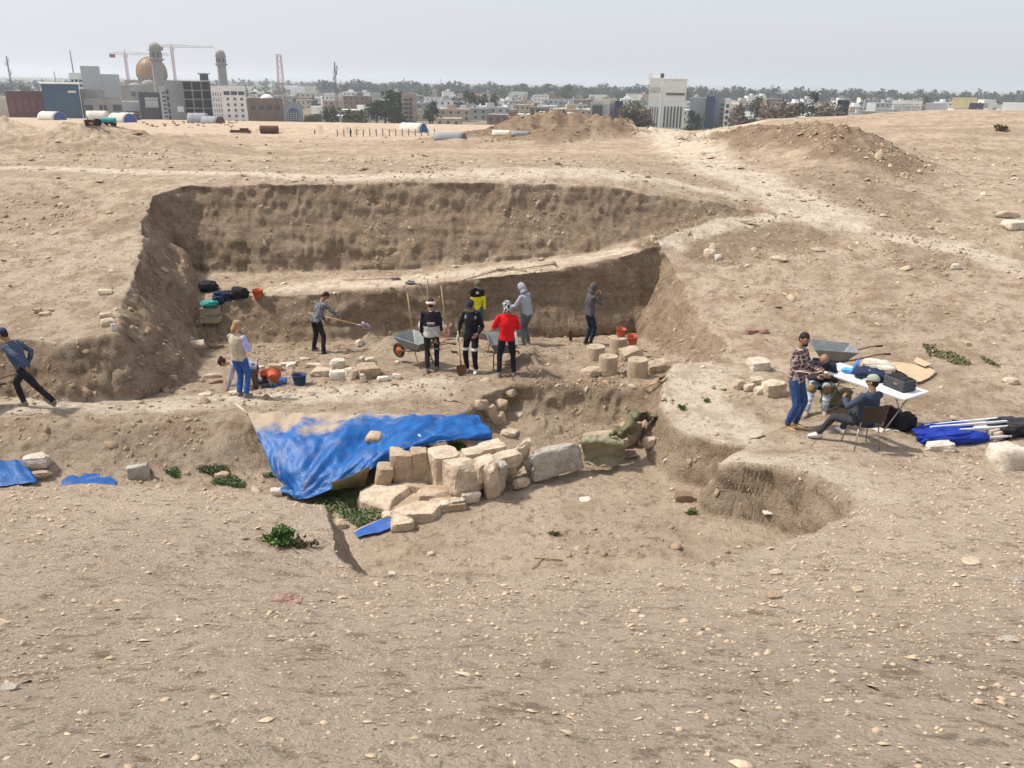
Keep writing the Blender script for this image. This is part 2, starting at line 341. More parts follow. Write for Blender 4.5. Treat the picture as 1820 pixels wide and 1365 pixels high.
for px, py, y, r_, s_ in [(1390, 425, 25.2, 1.6, .75), (1270, 445, 23.9, 1.3, .85), (1320, 420, 25.0, 1.2, .8), (1560, 350, 29, 2.5, .5), (1480, 330, 31, 2.2, .5), (1600, 400, 25.5, 1.5, .4), (1400, 560, 19.5, 1.2, .25), (1650, 455, 23.2, 1.5, .5), (940, 650, 18.6, .8, .9), (1000, 725, 16.3, 2.0, 1.0), (205, 400, 23.3, .8, .5), (190, 500, 19.2, .5, .4), (260, 780, 13.9, 1.8, .4), (1500, 340, 29.5, 2.3, .4), (700, 360, 26, 3, .2), (130, 1095, 4.4, .35, .45), (390, 1132, 4.0, .16, .7), (250, 1075, 4.7, .3, .4), (230, 920, 7.6, .5, .3), (1470, 1310, 2.2, .2, .3), (900, 1180, 3.2, .5, .3), (1650, 700, 14.6, 1.5, .25), (1100, 930, 11.4, 1.0, .35), (1640, 560, 19, 1.4, .35), (60, 380, 24.5, 1.6, .3)]:
    q = W(px, py, y); g = np.exp(-((Xg-q[0])**2+(Yg-q[1])**2)/r_**2); fresh = np.maximum(fresh, s_*sstep(.2, .7, g+.25*n2(Xg/.5, Yg/.5, 9)))
# relief: lumpy ground, crumbled faces
rel = .022*fbm2(Xg, Yg, 1.9, 3, 41)+.016*fbm2(Xg+.5*Yg, Yg-.5*Xg, .33, 3, 44)*near+.007*n2(Xg/.09+3*Yg, Yg/.09, 49)*near
rel += sstep(28, 40, Yg)*(1-pale*.8)*(.07*fbm2(Xg, Yg, 3.5, 3, 141)-.08*np.abs(fbm2(Xg, Yg, 2.2, 2, 147)))
rel += -.03*np.abs(fbm2(Xg-.4*Yg, Yg+.4*Xg, .9, 2, 47))*near
inpit = (m1 > .9)*mF
rel *= 1-.5*np.clip(pale, 0, 1)
lump = np.abs(n2(Xg/.22, Yg/.22, 52))*.06+np.abs(n2(Xg/.10, Yg/.10, 53))*.035
rel += lump*np.clip(fresh, 0, 1)*(1-steep)*near
rel += .5*np.exp(-((Xg-W(940, 655, 18.4)[0])**2/.35+(Yg-18.9)**2/1.8))*(.6+.5*n2(Xg/.25, Yg/.25, 57))
rel += .35*np.exp(-((Xg-W(690, 618, 20.6)[0])**2+(Yg-20.9)**2)/.12)
rel += .35*np.exp(-((Xg-W(650, 605, 21)[0])**2+(Yg-21.6)**2)/.08)
rel += .25*np.exp(-((Xg-W(965, 760, 15.9)[0])**2/.12+(Yg-15.9)**2/.12))
rel += .12*np.exp(-((Xg-W(1060, 775, 15.8)[0])**2/.9+(Yg-15.7)**2/.1))*(.6+.8*n2(Xg/.1, Yg/.1, 58))
Zg = Zg+rel
sel = np.nonzero((steep > .02) & (Yg < 45))
xs, ysl, zs = Xg[sel], Yg[sel], Zg[sel]
dsp = .19*fbm3(xs, ysl, zs*2.2, 2.1, 2, 61)+.065*fbm3(xs+.6*zs, ysl, zs*1.7, .5, 3, 66)-.022*np.abs(n3(xs/.3, ysl/.3, zs/.11, 71))-.04*np.abs(n3(xs/.13, ysl/.13, zs/.07, 72))+.045*n3(xs/1.6, ysl/1.6, zs/.16, 75)+.03*n3(xs/.9+.7*zs, ysl/.9, zs/.09, 76)
dsp = dsp*steep[sel]*.85
Xg[sel] += nx[sel]*dsp; Yg[sel] += ny[sel]*dsp; Zg[sel] += nz[sel]*dsp*.6
me = bpy.data.meshes.new('ground'); nv = NR*NC
co = np.stack([Xg, Yg, Zg], -1).reshape(-1).astype(np.float32)
me.vertices.add(nv); me.vertices.foreach_set('co', co)
ii = (np.arange(NR-1)[:, None]*NC+np.arange(NC-1)[None, :]).reshape(-1)
quad = np.stack([ii, ii+1, ii+NC+1, ii+NC], -1).reshape(-1).astype(np.int32); nq = len(ii)
me.loops.add(nq*4); me.loops.foreach_set('vertex_index', quad)
me.polygons.add(nq); me.polygons.foreach_set('loop_start', np.arange(nq, dtype=np.int32)*4); me.polygons.foreach_set('loop_total', np.full(nq, 4, np.int32))
me.update(); me.validate()
grit = np.clip(1-m1, 0, 1)*(1-sstep(9, 12, Yg-.25*np.abs(Xg)))     # stony slope in front
for nm, arr in (('pale', pale), ('fresh', fresh), ('grit', grit), ('pit', np.clip(m1, 0, 1)*(1-mF))):
    a = me.attributes.new(nm, 'FLOAT', 'POINT'); a.data.foreach_set('value', arr.reshape(-1).astype(np.float32))
s = N('dry_earth', .95, .08); P = s.pos()
big = s.noise(P, .33, 6, .62); med = s.noise(P, 1.7, 8, .7); fine = s.noise(P, 9, 8, .75); vf = s.noise(P, 42, 5, .75)
c = s.mix(s.ramp(big, .43, .57), (.595, .472, .355), (.50, .39, .285))
c = s.mix(s.ramp(med, .48, .62), c, (.41, .295, .20))
c = s.mix(s.math('MULTIPLY', s.ramp(med, .40, .52, 1, 0), .6), c, (.66, .54, .40))
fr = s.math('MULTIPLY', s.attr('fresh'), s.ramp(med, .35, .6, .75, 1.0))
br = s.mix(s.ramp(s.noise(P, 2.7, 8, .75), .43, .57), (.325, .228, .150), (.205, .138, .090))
cs_ = s.n('ShaderNodeCombineXYZ'); s.l(s.math('MULTIPLY', s.xyz(P)[0], .09), cs_.inputs[0]); s.l(s.math('MULTIPLY', s.xyz(P)[1], .45), cs_.inputs[1])
c = s.mix(s.math('MULTIPLY', s.ramp(s.noise(cs_.outputs[0], 1.0, 6, .62), .46, .60), s.ramp(s.xyz(P)[1], 24, 34, 0, .55)), c, (.37, .27, .185))
zz_ = s.xyz(P)[2]; cz = s.n('ShaderNodeCombineXYZ'); s.l(s.math('MULTIPLY', s.xyz(P)[0], .12), cz.inputs[0]); s.l(s.math('MULTIPLY', s.xyz(P)[1], .12), cz.inputs[1]); s.l(s.math('ADD', zz_, s.math('MULTIPLY', med, .35)), cz.inputs[2])
br = s.mix(s.ramp(s.noise(cz.outputs[0], 3.2, 4, .65), .42, .58, 0, .75), br, s.mix(s.ramp(s.xyz(P)[1], 28, 31), (.38, .282, .19), (.23, .155, .10)))
br = s.mix(s.ramp(s.noise(cz.outputs[0], 7.5, 3, .6), .52, .62, 0, .5), br, (.19, .13, .085))
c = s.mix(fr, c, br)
c = s.mix(s.math('MULTIPLY', s.attr('pale'), s.ramp(med, .4, .62, 1., .45)), c, (.80, .685, .54))
c = s.mix(s.math('MULTIPLY', s.attr('grit'), .62), c, (.69, .565, .445))
c = s.mix(s.math('MULTIPLY', s.attr('pit'), .4), c, (.60, .485, .36))
vo = s.n('ShaderNodeTexVoronoi'); vo.inputs['Scale'].default_value = 19; s.l(P, vo.inputs['Vector'])
chip = s.math('MULTIPLY', s.ramp(vo.outputs['Distance'], .16, .26, 1, 0), s.ramp(s.noise(P, 6, 3), .50, .56))
c = s.mix(s.math('MULTIPLY', chip, .8), c, (.66, .58, .47))
vo2 = s.n('ShaderNodeTexVoronoi'); vo2.inputs['Scale'].default_value = 5.5; s.l(P, vo2.inputs['Vector'])
chip2 = s.math('MULTIPLY', s.ramp(vo2.outputs['Distance'], .13, .20, 1, 0), s.ramp(s.noise(P, 1.1, 3), .50, .58))
c = s.mix(s.math('MULTIPLY', chip2, .7), c, (.62, .54, .43))
dk = s.ramp(s.noise(P, 6.5, 8, .78), .53, .63)
c = s.mix(s.math('MULTIPLY', dk, .6), c, (.17, .12, .078))
c = s.mix(s.ramp(vf, .50, .66, 0, .45), c, (.62, .52, .40))
c = s.mix(s.ramp(vf, .36, .47, .40, 0), c, (.20, .145, .095))
sp = s.ramp(s.noise(P, 3.6, 9, .82), .545, .60); sp2 = s.ramp(s.noise(P, 11, 8, .8), .56, .62)
sp = s.math('MULTIPLY', s.math('MAXIMUM', sp, s.math('MULTIPLY', sp2, .8)), s.math('SUBTRACT', 1.0, s.math('MULTIPLY', s.attr('pale'), .8)))
c = s.mix(s.math('MULTIPLY', sp, .7), c, (.24, .165, .108))
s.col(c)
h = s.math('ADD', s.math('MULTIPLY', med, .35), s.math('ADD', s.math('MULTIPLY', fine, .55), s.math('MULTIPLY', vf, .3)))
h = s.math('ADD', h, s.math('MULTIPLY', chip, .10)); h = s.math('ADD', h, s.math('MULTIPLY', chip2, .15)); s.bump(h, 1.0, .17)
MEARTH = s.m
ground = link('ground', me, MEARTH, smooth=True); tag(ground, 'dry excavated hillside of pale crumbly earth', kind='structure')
bpy.context.view_layer.update()
def drop(px, py):
    """where the sight line through a pixel meets the ground"""
    v = ray(px, py).normalized(); ok, loc, n, i = ground.ray_cast(Vector((0, 0, 0)), v)
    return loc if ok else atz(px, py, -22.)
def gz(x, y):
    ok, loc, n, i = ground.ray_cast(Vector((x, y, 30)), Vector((0, 0, -1))); return loc.z if ok else -22.
# plain under the city
mp = MB(); mp.add([(-30000, 300, -22), (30000, 300, -22), (30000, 45000, -22), (-30000, 45000, -22)], [(0, 1, 2, 3)])
s = N('plain_soil', .95, .1); P = s.pos(); s.col(s.mix(s.ramp(s.noise(P, .02, 6), .35, .65), (.26, .22, .165), (.13, .135, .10)))
tag(mp.build('plain', s.m), 'flat dusty plain under the city', kind='structure')

# ---- loose stone and clods lying on the ground
Ng = np.stack(normals(Xg, Yg, Zg), -1)
def scatter(name, prob, count, size, flat, cols, label_mat, seed, sink=.25, cmax=None):
    g = np.random.default_rng(seed); p = prob.reshape(-1).astype(np.float64)
    area = (np.gradient(Yg, axis=0)*np.gradient(Xg, axis=1)).reshape(-1); p = p*np.abs(area); p /= p.sum()
    ix = g.choice(nv, count, p=p)
    X = Xg.reshape(-1)[ix]+g.uniform(-.02, .02, count); Y = Yg.reshape(-1)[ix]; Z = Zg.reshape(-1)[ix]; D = np.maximum(Y, 1)
    sz = size(g, count, D, ix)
    T = np.array([(1, 0, 0), (.2, .95, .1), (-.95, .2, -.1), (-.1, -.95, .1), (.3, .1, .85), (-.35, -.05, .75), (0, 0, -.9)])
    Fc = np.array([(0, 1, 4), (1, 5, 4), (1, 2, 5), (2, 3, 5), (3, 4, 5), (3, 0, 4), (1, 0, 6), (3, 2, 6)])
    V = T[None]*(1+g.uniform(-.35, .35, (count, 7, 3))); V[:, :, 0] *= g.uniform(.8, 1.7, count)[:, None]; V[:, :, 2] *= (flat*g.uniform(.5, 1.5, count))[:, None]
    a = g.uniform(0, 6.28, count); ca, sa = np.cos(a)[:, None], np.sin(a)[:, None]
    x = V[..., 0]*ca-V[..., 1]*sa; y = V[..., 0]*sa+V[..., 1]*ca; z = V[..., 2]
    t1 = g.normal(0, .22, count)[:, None]; z = z+t1*x+g.normal(0, .22, count)[:, None]*y
    n_ = Ng.reshape(-1, 3)[ix]; z = z-np.clip(n_[:, 0]/np.maximum(.4, n_[:, 2]), -.6, .6)[:, None]*x-np.clip(n_[:, 1]/np.maximum(.4, n_[:, 2]), -.6, .6)[:, None]*y; z = z*(1-.3*(n_[:, 2] < .5))[:, None]; x = x*(1-.45*(n_[:, 2] < .6))[:, None]; y = y*(1-.45*(n_[:, 2] < .6))[:, None]
    co = np.stack([x*sz[:, None]+X[:, None], y*sz[:, None]+Y[:, None], z*sz[:, None]+(Z+sz*flat*(.5-sink))[:, None]], -1)
    me = bpy.data.meshes.new(name); me.vertices.add(count*7); me.vertices.foreach_set('co', co.reshape(-1).astype(np.float32))
    q = (Fc[None]+(np.arange(count)*7)[:, None, None]).reshape(-1).astype(np.int32); me.loops.add(len(q)); me.loops.foreach_set('vertex_index', q)
    me.polygons.add(count*8); me.polygons.foreach_set('loop_start', np.arange(count*8, dtype=np.int32)*3); me.polygons.foreach_set('loop_total', np.full(count*8, 3, np.int32)); me.update()
    at_ = me.attributes.new('tone', 'FLOAT', 'POINT'); at_.data.foreach_set('value', np.repeat(g.uniform(0, 1, count), 7).astype(np.float32))
    s = N(name+'_stone', .9, .15); r_ = s.n('ShaderNodeValToRGB'); s.l(s.attr('tone'), r_.inputs[0]); r_.color_ramp.interpolation = 'LINEAR'
    el = r_.color_ramp.elements; el[0].color = cols[0]+(1,); el[1].color = cols[-1]+(1,)
    for i in range(1, len(cols)-1): e = el.new(i/(len(cols)-1)); e.color = cols[i]+(1,)
    s.col(s.mix(s.ramp(s.noise(s.pos(), 30, 5), .4, .6, 0, .4), r_.outputs[0], (.36, .28, .20))); s.bump(s.noise(s.pos(), 80, 4), .5, .01)
    o = link(name, me, s.m); tag(o, label_mat, kind='stuff'); return o
patch = sstep(-.5, .5, fbm2(Xg, Yg, 1.3, 3, 81))
LS = [(.40, .30, .21), (.54, .42, .30), (.60, .475, .345), (.44, .27, .20), (.62, .50, .37), (.50, .385, .28), (.58, .455, .33), (.66, .55, .42), (.56, .44, .32), (.64, .53, .40)]
scatter('gravel', grit*(.25+patch)/(1+.10*np.maximum(Yg,0)**1.2)*(Yg > .9), 64000, lambda g, n, D, ix: np.clip(g.lognormal(0, .65, n)*.0021*(1+.10*D), .002, .030), .38, LS, 'pale stone chips on the near slope', 5)
scatter('pebbles', (1-steep*.6)*(Yg < 40)*(Yg > 7)*(1-mF*m1*.5)*(.15+patch)*(1-grit)*(1+.5*fresh), 26000, lambda g, n, D, ix: np.clip(g.lognormal(0, .75, n)*.011, .005, .10)*(.8+D/40), .55, [(.36, .27, .18), (.46, .36, .25), (.50, .405, .30), (.30, .215, .14), (.64, .56, .45), (.34, .25, .17), (.44, .34, .24), (.40, .30, .21)], 'scattered small stones on the pale earth', 6)
slope_foot = (m1 > .5)*(fresh > .2)
scatter('earth_lumps', grit*(.3+(1-patch))*(Yg > .9)/(1+.10*np.maximum(Yg, 0)**1.2), 26000, lambda g, n, D, ix: np.clip(g.lognormal(0, .6, n)*.0032*(1+.17*D), .002, .035), .7, [(.52, .40, .285), (.60, .47, .34), (.46, .345, .24)], 'small lumps of dry earth on the near slope', 9)
scatter('earth_clods', np.clip(fresh, 0, 1)*(Yg < 60)*(1-grit)*(Yg > 8)*(.1+patch**2), 12000, lambda g, n, D, ix: np.clip(g.lognormal(0, .5, n)*.026, .01, .13), .8, [(.23, .16, .10), (.30, .215, .14), (.36, .265, .18)], 'crumbled brown earth clods below the cut faces', 8)
# ================================================================ PEOPLE
def rot_head(p, c, yaw, pitch, roll=0.):
    return Matrix.Translation(c) @ Matrix.Rotation(yaw, 4, 'Z') @ Matrix.Rotation(-pitch, 4, 'X') @ Matrix.Rotation(roll, 4, 'Y')
def ik(a, t, l1, l2, hint):
    a = Vector(a); t = Vector(t); d = t-a; L = min(d.length, (l1+l2)*.999); n = d.normalized()
    t = a+n*L; x = (l1*l1-l2*l2+L*L)/(2*L); h = math.sqrt(max(0, l1*l1-x*x)); u = Vector(hint)-n*Vector(hint).dot(n); u.normalize()
    return a+n*x+u*h, t
SKIN = mat('skin', (.36, .20, .125), (.30, .16, .10), 20, .6, .1)
SKIN2 = mat('fair_skin', (.52, .32, .23), (.46, .26, .18), 20, .6, .1)
HAIRM = mat('dark_hair', (.014, .011, .009), (.03, .023, .018), 60, .6, .6, 150)
EYEM = mat('eye_dark', (.02, .015, .012), rough=.2, bump=0)
GLOVEM = mat('work_glove', (.30, .45, .42), (.42, .50, .36), 30, .9)
def cloth(name, c, c2=None, **k): return mat(name, c, c2, k.pop('sc', 9), .92, .5, 55, .02, **k)
def noise_disp(me, amp, sc, seed=0, aniso=(1, 1, 1)):
    n = len(me.vertices); co = np.empty(n*3, np.float32); me.vertices.foreach_get('co', co); co = co.reshape(-1, 3)
    no = np.empty(n*3, np.float32); me.vertices.foreach_get('normal', no); no = no.reshape(-1, 3)
    d = fbm3(co[:, 0]*aniso[0], co[:, 1]*aniso[1], co[:, 2]*aniso[2], sc, 2, seed)*amp
    co += no*d[:, None]; me.vertices.foreach_set('co', co.reshape(-1)); me.update()
def remeshed(mb, name, m, parent, vox=.016, smooth=3, wr=0., seed=0, extra=None):
    o = mb.build(name, m, parent, True)
    r = o.modifiers.new('r', 'REMESH'); r.mode = 'VOXEL'; r.voxel_size = vox; r.use_smooth_shade = True
    s_ = o.modifiers.new('s', 'SMOOTH'); s_.iterations = smooth; s_.factor = .5
    par = o.parent; o.parent = None; bpy.context.view_layer.update(); evald(o); o.parent = par
    if wr: noise_disp(o.data, wr, .10, seed, (1, 1, .7))
    if extra:
        bm = bmesh.new(); bm.from_mesh(o.data); t = extra.mesh('t'); bm.from_mesh(t); bm.to_mesh(o.data); bm.free(); bpy.data.meshes.remove(t)
    o.data.shade_smooth(); return o
def hand_mb(mb, wrist, dirv, palm, curl, side, sc=1.):
    """palm and five separate bent fingers; dirv = along the hand, palm = way the palm faces"""
    d = Vector(dirv).normalized(); p = Vector(palm); p = (p-d*p.dot(d)).normalized(); sx = d.cross(p)*side
    w = Vector(wrist)
    def P(a, b, c): return w+(d*a+sx*b+p*c)*sc
    mb.tube([P(-.03, 0, 0), P(.0, 0, 0), P(.045, 0, .004), P(.09, 0, .006)], [(.024*sc, .022*sc), (.027*sc, .021*sc), (.040*sc, .017*sc), (.038*sc, .014*sc)], 8, up=p)
    for i, (b, L, r_) in enumerate([(.030, .070, .0095), (.010, .080, .0100), (-.010, .074, .0095), (-.029, .058, .0085)]):
        pts = [P(.075, b, .004)]; ang = .15; a0, c0 = .09, .006
        for k, f in enumerate((.42, .32, .26)):
            ang += curl*(.75+.15*k); a0 += L*f*math.cos(ang); c0 += L*f*math.sin(ang); pts.append(P(a0, b*(1+.06*k), c0))
        mb.tube(pts, [r_*sc, r_*sc, r_*.9*sc, r_*.7*sc], 6)
    mb.tube([P(.02, .022, .006), P(.045, .044, .018), P(.068, .052, .032), P(.088, .046, .042)], [.013*sc, .0125*sc, .011*sc, .008*sc], 6)
def person(px, py, h, face, label, pose=None, top=None, legs=None, shoes=None, skin=SKIN, head='hair', headm=HAIRM, sleeves=1., bulk=1., gloves=(0, 0), loc=None, group=None, hairm=HAIRM, beard=False, vest=None, vox=.017):
    po = dict(pel=(0, 0, 0), lean=0., side=0., twist=0., hp=0., hy=0., RH=(.24, .12, .78), LH=(-.24, .12, .78), RF=(.11, .0, 0), LF=(-.11, .0, 0), rfy=.15, lfy=-.15, RE=(.4, -1, 0), LE=(-.4, -1, 0),
              RK=(.1, 1, 0), LK=(-.1, 1, 0), curl=.45, RP=(-1, 0, 0), LP=(1, 0, 0), rheel=0., lheel=0., neck=0.)
    po.update(pose or {}); k = h/1.75; h0 = h
    L = Vector(loc) if loc is not None else drop(px, py)
    root = empty('person', L, face, label, 'person', group, k)
    pel = Vector((0, 0, .93))+Vector(po['pel'])
    M = Matrix.Translation(pel) @ Matrix.Rotation(po['twist'], 4, 'Z') @ Matrix.Rotation(po['side'], 4, 'Y') @ Matrix.Rotation(-po['lean'], 4, 'X')
    def T(x, y, z): return M @ Vector((x, y, z))
    def curve(z): return .10*po['lean']*max(0, z)**1.5
    spine = [T(0, curve(z), z) for z in (-.07, .05, .17, .32, .44, .50)]
    dn = po['lean']+po['neck']
    nb = T(0, curve(.54), .54); up = Matrix.Rotation(po['twist'], 3, 'Z') @ Matrix.Rotation(-dn, 3, 'X') @ Vector((0, 0, 1)); fw = Matrix.Rotation(po['twist'], 3, 'Z') @ Matrix.Rotation(-dn, 3, 'X') @ Vector((0, 1, 0))
    nk = nb+up*.06; hc = nb+up*.155+fw*.025
    sh = {1: T(.172, curve(.45), .450), -1: T(-.172, curve(.45), .450)}
    hip = {1: pel+Matrix.Rotation(po['twist']*.5, 3, 'Z') @ Vector((.09, 0, -.03)), -1: pel+Matrix.Rotation(po['twist']*.5, 3, 'Z') @ Vector((-.09, 0, -.03))}
    el, wr, kn, an = {}, {}, {}, {}
    for s_, H, E, Fo, K, hl in ((1, 'RH', 'RE', 'RF', 'RK', 'rheel'), (-1, 'LH', 'LE', 'LF', 'LK', 'lheel')):
        el[s_], wr[s_] = ik(sh[s_], po[H], .29, .26, po[E])
        f = Vector(po[Fo])+Vector((0, 0, .085)); kn[s_], an[s_] = ik(hip[s_], f, .43, .42, po[K])
    # body: one continuous surface, with hands and face features
    b = MB(); tw = [(.15, .10), (.135, .098), (.14, .10), (.165, .11), (.14, .085), (.07, .065)]
    b.tube(spine, tw, 14); b.tube([T(0, curve(.45), .45), nb, nk, hc-up*.05], [.06, .056, .053, .055], 10)
    for s_ in (1, -1):
        b.tube([T(.05*s_, curve(.46), .46), sh[s_], el[s_], el[s_].lerp(wr[s_], .3), wr[s_]], [.05, .054, .040, .040, .026], 9); b.ball(sh[s_], .055)
        b.tube([hip[s_], hip[s_].lerp(kn[s_], .4), kn[s_], kn[s_].lerp(an[s_], .3), an[s_], an[s_]+Vector((0, 0, -.04))], [.085, .078, .055, .056, .036, .036], 9)
    HM = rot_head(None, hc, po['twist']+po['hy'], dn+po['hp'])
    hv = MB(); hv.ball((0, 0, 0), (.074, .093, .115), 16, 12)
    def shape(v):
        x, y, z = v; t = max(0, -z/.115); x *= 1-.28*t*t; y = y*(1-.10*t)+.012*t
        if y > 0: y -= .010*math.exp(-((abs(x)-.032)/.016)**2-((z-.012)/.016)**2)
        return HM @ Vector((x, y, z))
    b.add([shape(v) for v in hv.v], hv.f)
    fx = MB()
    fx.add([HM @ Vector(v) for v in [(-.008, .088, .022), (.008, .088, .022), (-.017, .086, -.024), (.017, .086, -.024), (0, .116, -.018), (0, .096, .02)]], [(0, 2, 4, 5), (5, 4, 3, 1), (2, 3, 4), (0, 5, 1), (0, 1, 3, 2)])
    for s_ in (1, -1): fx.ball(HM @ Vector((.075*s_, -.005, .0)), (.012, .02, .03), 7, 5)
    fx.add([HM @ Vector(v) for v in [(-.024, .084, -.052), (.024, .084, -.052), (0, .098, -.048), (0, .096, -.058)]], [(0, 3, 1, 2), (0, 2, 1, 3)])
    hands = {}
    for s_, P_, gl in ((1, 'RP', gloves[0]), (-1, 'LP', gloves[1])):
        hm_ = MB() if gl else fx
        hand_mb(hm_, wr[s_], (wr[s_]-el[s_]).lerp(Vector((0, 0, -.1)), .15), po[P_], po['curl'], s_, 1.12 if gl else 1.0)
        if gl: hands[s_] = hm_
    body = remeshed(b, 'body', skin, root, vox, 2, extra=fx)
    for s_, hm_ in hands.items(): hm_.build('glove', GLOVEM, root, True)
    for s_ in (1, -1): MB().ball(HM @ Vector((.032*s_, .080, .012)), (.013, .008, .008), 8, 6).build('eye', EYEM, root, True)
    # garments
    sd_ = int(abs(px)) % 97
    if top:
        t = MB(); bk = bulk
        t.tube([spine[0]+Vector((0, 0, .0)), spine[1], spine[2], spine[3], spine[4], spine[5]+up*.03], [(.175*bk, .125*bk), (.160*bk, .120*bk), (.162*bk, .122*bk), (.182*bk, .130*bk), (.158*bk, .105*bk), (.075, .072)], 16)
        for s_ in (1, -1):
            if vest is None or vest == 'under':
                e = el[s_]; w_ = wr[s_] if sleeves >= 1 else e.lerp(wr[s_], sleeves)
                t.tube([T(.06*s_, curve(.44), .44), sh[s_], sh[s_].lerp(e, .5), e, e.lerp(w_, .5), w_], [.055*bk, .064*bk, .060*bk, .055*bk, .050*bk, .042*bk], 10)
                t.ball(sh[s_], .066*bk)
        remeshed(t, 'top', top, root, vox, 3, .010, sd_)
    if vest is not None and vest != 'under': pass
    if legs:
        t = MB(); t.tube([pel+Vector((0, 0, .10)), pel+Vector((0, 0, .0)), pel+Vector((0, -.005, -.09))], [(.128, .090), (.150, .110), (.130, .110)], 14)
        for s_ in (1, -1):
            lg = legs[1] if isinstance(legs, tuple) else 1.
            t.tube([hip[s_]+Vector((0, 0, .02)), hip[s_].lerp(kn[s_], .35), kn[s_], kn[s_].lerp(an[s_], .45), an[s_]+Vector((0, 0, .0))], [.098*lg, .092*lg, .072*lg, .066*lg, .056*lg], 10)
        remeshed(t, 'trousers', legs[0] if isinstance(legs, tuple) else legs, root, vox, 3, .010, sd_+3)
    if shoes:
        for s_, fy, hl, K in ((1, po['rfy'], po['rheel'], 'RK'), (-1, po['lfy'], po['lheel'], 'LK')):
            A = an[s_]; Mx = Matrix.Translation(A) @ Matrix.Rotation(-fy, 4, 'Z') @ Matrix.Rotation(-hl, 4, 'X')
            t = MB(); t.tube([Mx @ Vector(v) for v in [(0, -.075, -.045), (0, -.05, -.04), (0, .02, -.035), (0, .09, -.05), (0, .155, -.062), (0, .18, -.068)]],
                             [(.028, .022), (.040, .044), (.043, .046), (.047, .034), (.040, .022), (.02, .012)], 10, up=Vector((0, 0, 1)))
            t.tube([Mx @ Vector((0, 0, -.03)), Mx @ Vector((0, -.015, .035))], [.045, .042], 10)
            so_ = remeshed(t, 'shoe', shoes, root, .011, 2)
            q = MB(); n = 12; ring = [(.046*math.cos(2*math.pi*i/n)*(1.0 if math.sin(2*math.pi*i/n) > 0 else .85), .05+.132*math.sin(2*math.pi*i/n)) for i in range(n)]
            q.add([Mx @ Vector((x, y, -.087)) for x, y in ring]+[Mx @ Vector((x, y, -.064)) for x, y in ring], [tuple(range(n-1, -1, -1)), tuple(range(n, 2*n))]+[(i, (i+1) % n, n+(i+1) % n, n+i) for i in range(n)])
            q.build('sole', SOLE, so_)
    # head wear
    def sub(fn, name, m_, rem=.011, wr_=.004, par=root):
        t = MB(); fn(t); t.v = [HM @ Vector(v) for v in t.v]; return remeshed(t, name, m_, par, rem, 2, wr_, sd_)
    if head in ('hair', 'cap', 'band', 'band_hair'):
        sub(lambda t: (t.ball((0, -.014, .030), (.080, .096, .100), 14, 10), t.ball((0, -.05, -.01), (.065, .055, .07), 10, 8)), 'hair', hairm, wr_=.007)
    if head == 'longhair':
        sub(lambda t: (t.ball((0, -.012, .022), (.083, .10, .106), 14, 10), t.tube([(0, -.07, .02), (0, -.10, -.08), (0, -.09, -.16)], [(.06, .04), (.06, .035), (.03, .02)], 8)), 'hair', hairm, wr_=.007)
    if head == 'bun':
        sub(lambda t: (t.ball((0, -.012, .025), (.082, .098, .104), 14, 10), t.ball((0, -.09, .09), .042)), 'hair', hairm, wr_=.007)
    if head in ('cap', 'longhair_cap', 'longhair') and headm is not HAIRM:
        c_ = sub(lambda t: t.tube([(0, -.008, .030), (0, -.008, .075), (0, -.012, .115), (0, -.012, .135)], [(.087, .106), (.086, .103), (.062, .075), (.02, .025)], 16), 'cap', headm, .010, .003)
        t = MB(); t.add([(-.07, .06, .038), (-.055, .135, .026), (0, .165, .020), (.055, .135, .026), (.07, .06, .038), (0, .06, .045), (-.07, .06, .030), (-.055, .135, .018), (0, .165, .012), (.055, .135, .018), (.07, .06, .030)],
                        [(0, 1, 2, 5), (5, 2, 3, 4), (6, 10, 9, 8, 7), (0, 6, 7, 1), (1, 7, 8, 2), (2, 8, 9, 3), (3, 9, 10, 4)])
        t.v = [HM @ Vector(v) for v in t.v]; t.build('visor', headm, c_)
    if head == 'hood':
        def f(t): t.ball((0, -.022, .012), (.105, .118, .138), 16, 12); t.tube([(0, -.02, -.06), (0, -.03, -.15)], [(.095, .10), (.12, .10)], 12)
        sub(f, 'hood', headm, .013, .006)
    if head == 'wrap':
        sub(lambda t: (t.ball((0, -.005, .03), (.096, .112, .112), 14, 10), t.tube([(0, -.03, -.03), (0, -.05, -.13)], [(.085, .085), (.10, .08)], 10)), 'headscarf', headm, .012, .012)
    if head == 'band':
        def f(t):
            pts = [(.088*math.cos(a), -.006+.106*math.sin(a), .022+.008*math.sin(3*a)) for a in [i*math.pi/8 for i in range(17)]]; t.tube(pts, [(.026, .030)]*17, 8)
        sub(f, 'headband', headm, .011, .008)
    if beard:
        sub(lambda t: (t.ball((0, .045, -.075), (.050, .046, .040), 10, 8), t.tube([(-.03, .088, -.030), (0, .100, -.028), (.03, .088, -.030)], .008, 6)), 'beard', hairm, .009, .002)
    root['_'] = 1; del root['_']
    info = dict(root=root, T=T, wr=wr, el=el, sh=sh, kn=kn, an=an, pel=pel, k=k, L=L, face=face, spine=spine, HM=HM, hip=hip)
    return info
def wpt(I, v):  # local person point -> world
    return I['L']+Matrix.Rotation(I['face'], 3, 'Z') @ (Vector(v)*I['k'])
SOLE = mat('rubber_sole', (.45, .43, .40), (.25, .24, .22), 30, .8)
BLACKC = cloth('black_cloth', (.016, .016, .019), (.028, .028, .032)); NAVYC = cloth('navy_cloth', (.022, .03, .055), (.035, .045, .075))
DENIM = cloth('blue_denim', (.030, .065, .17), (.045, .095, .23)); DENIM2 = cloth('bright_denim', (.025, .09, .32), (.04, .13, .40)); DENIM3 = cloth('teal_denim', (.045, .11, .16), (.06, .14, .19))
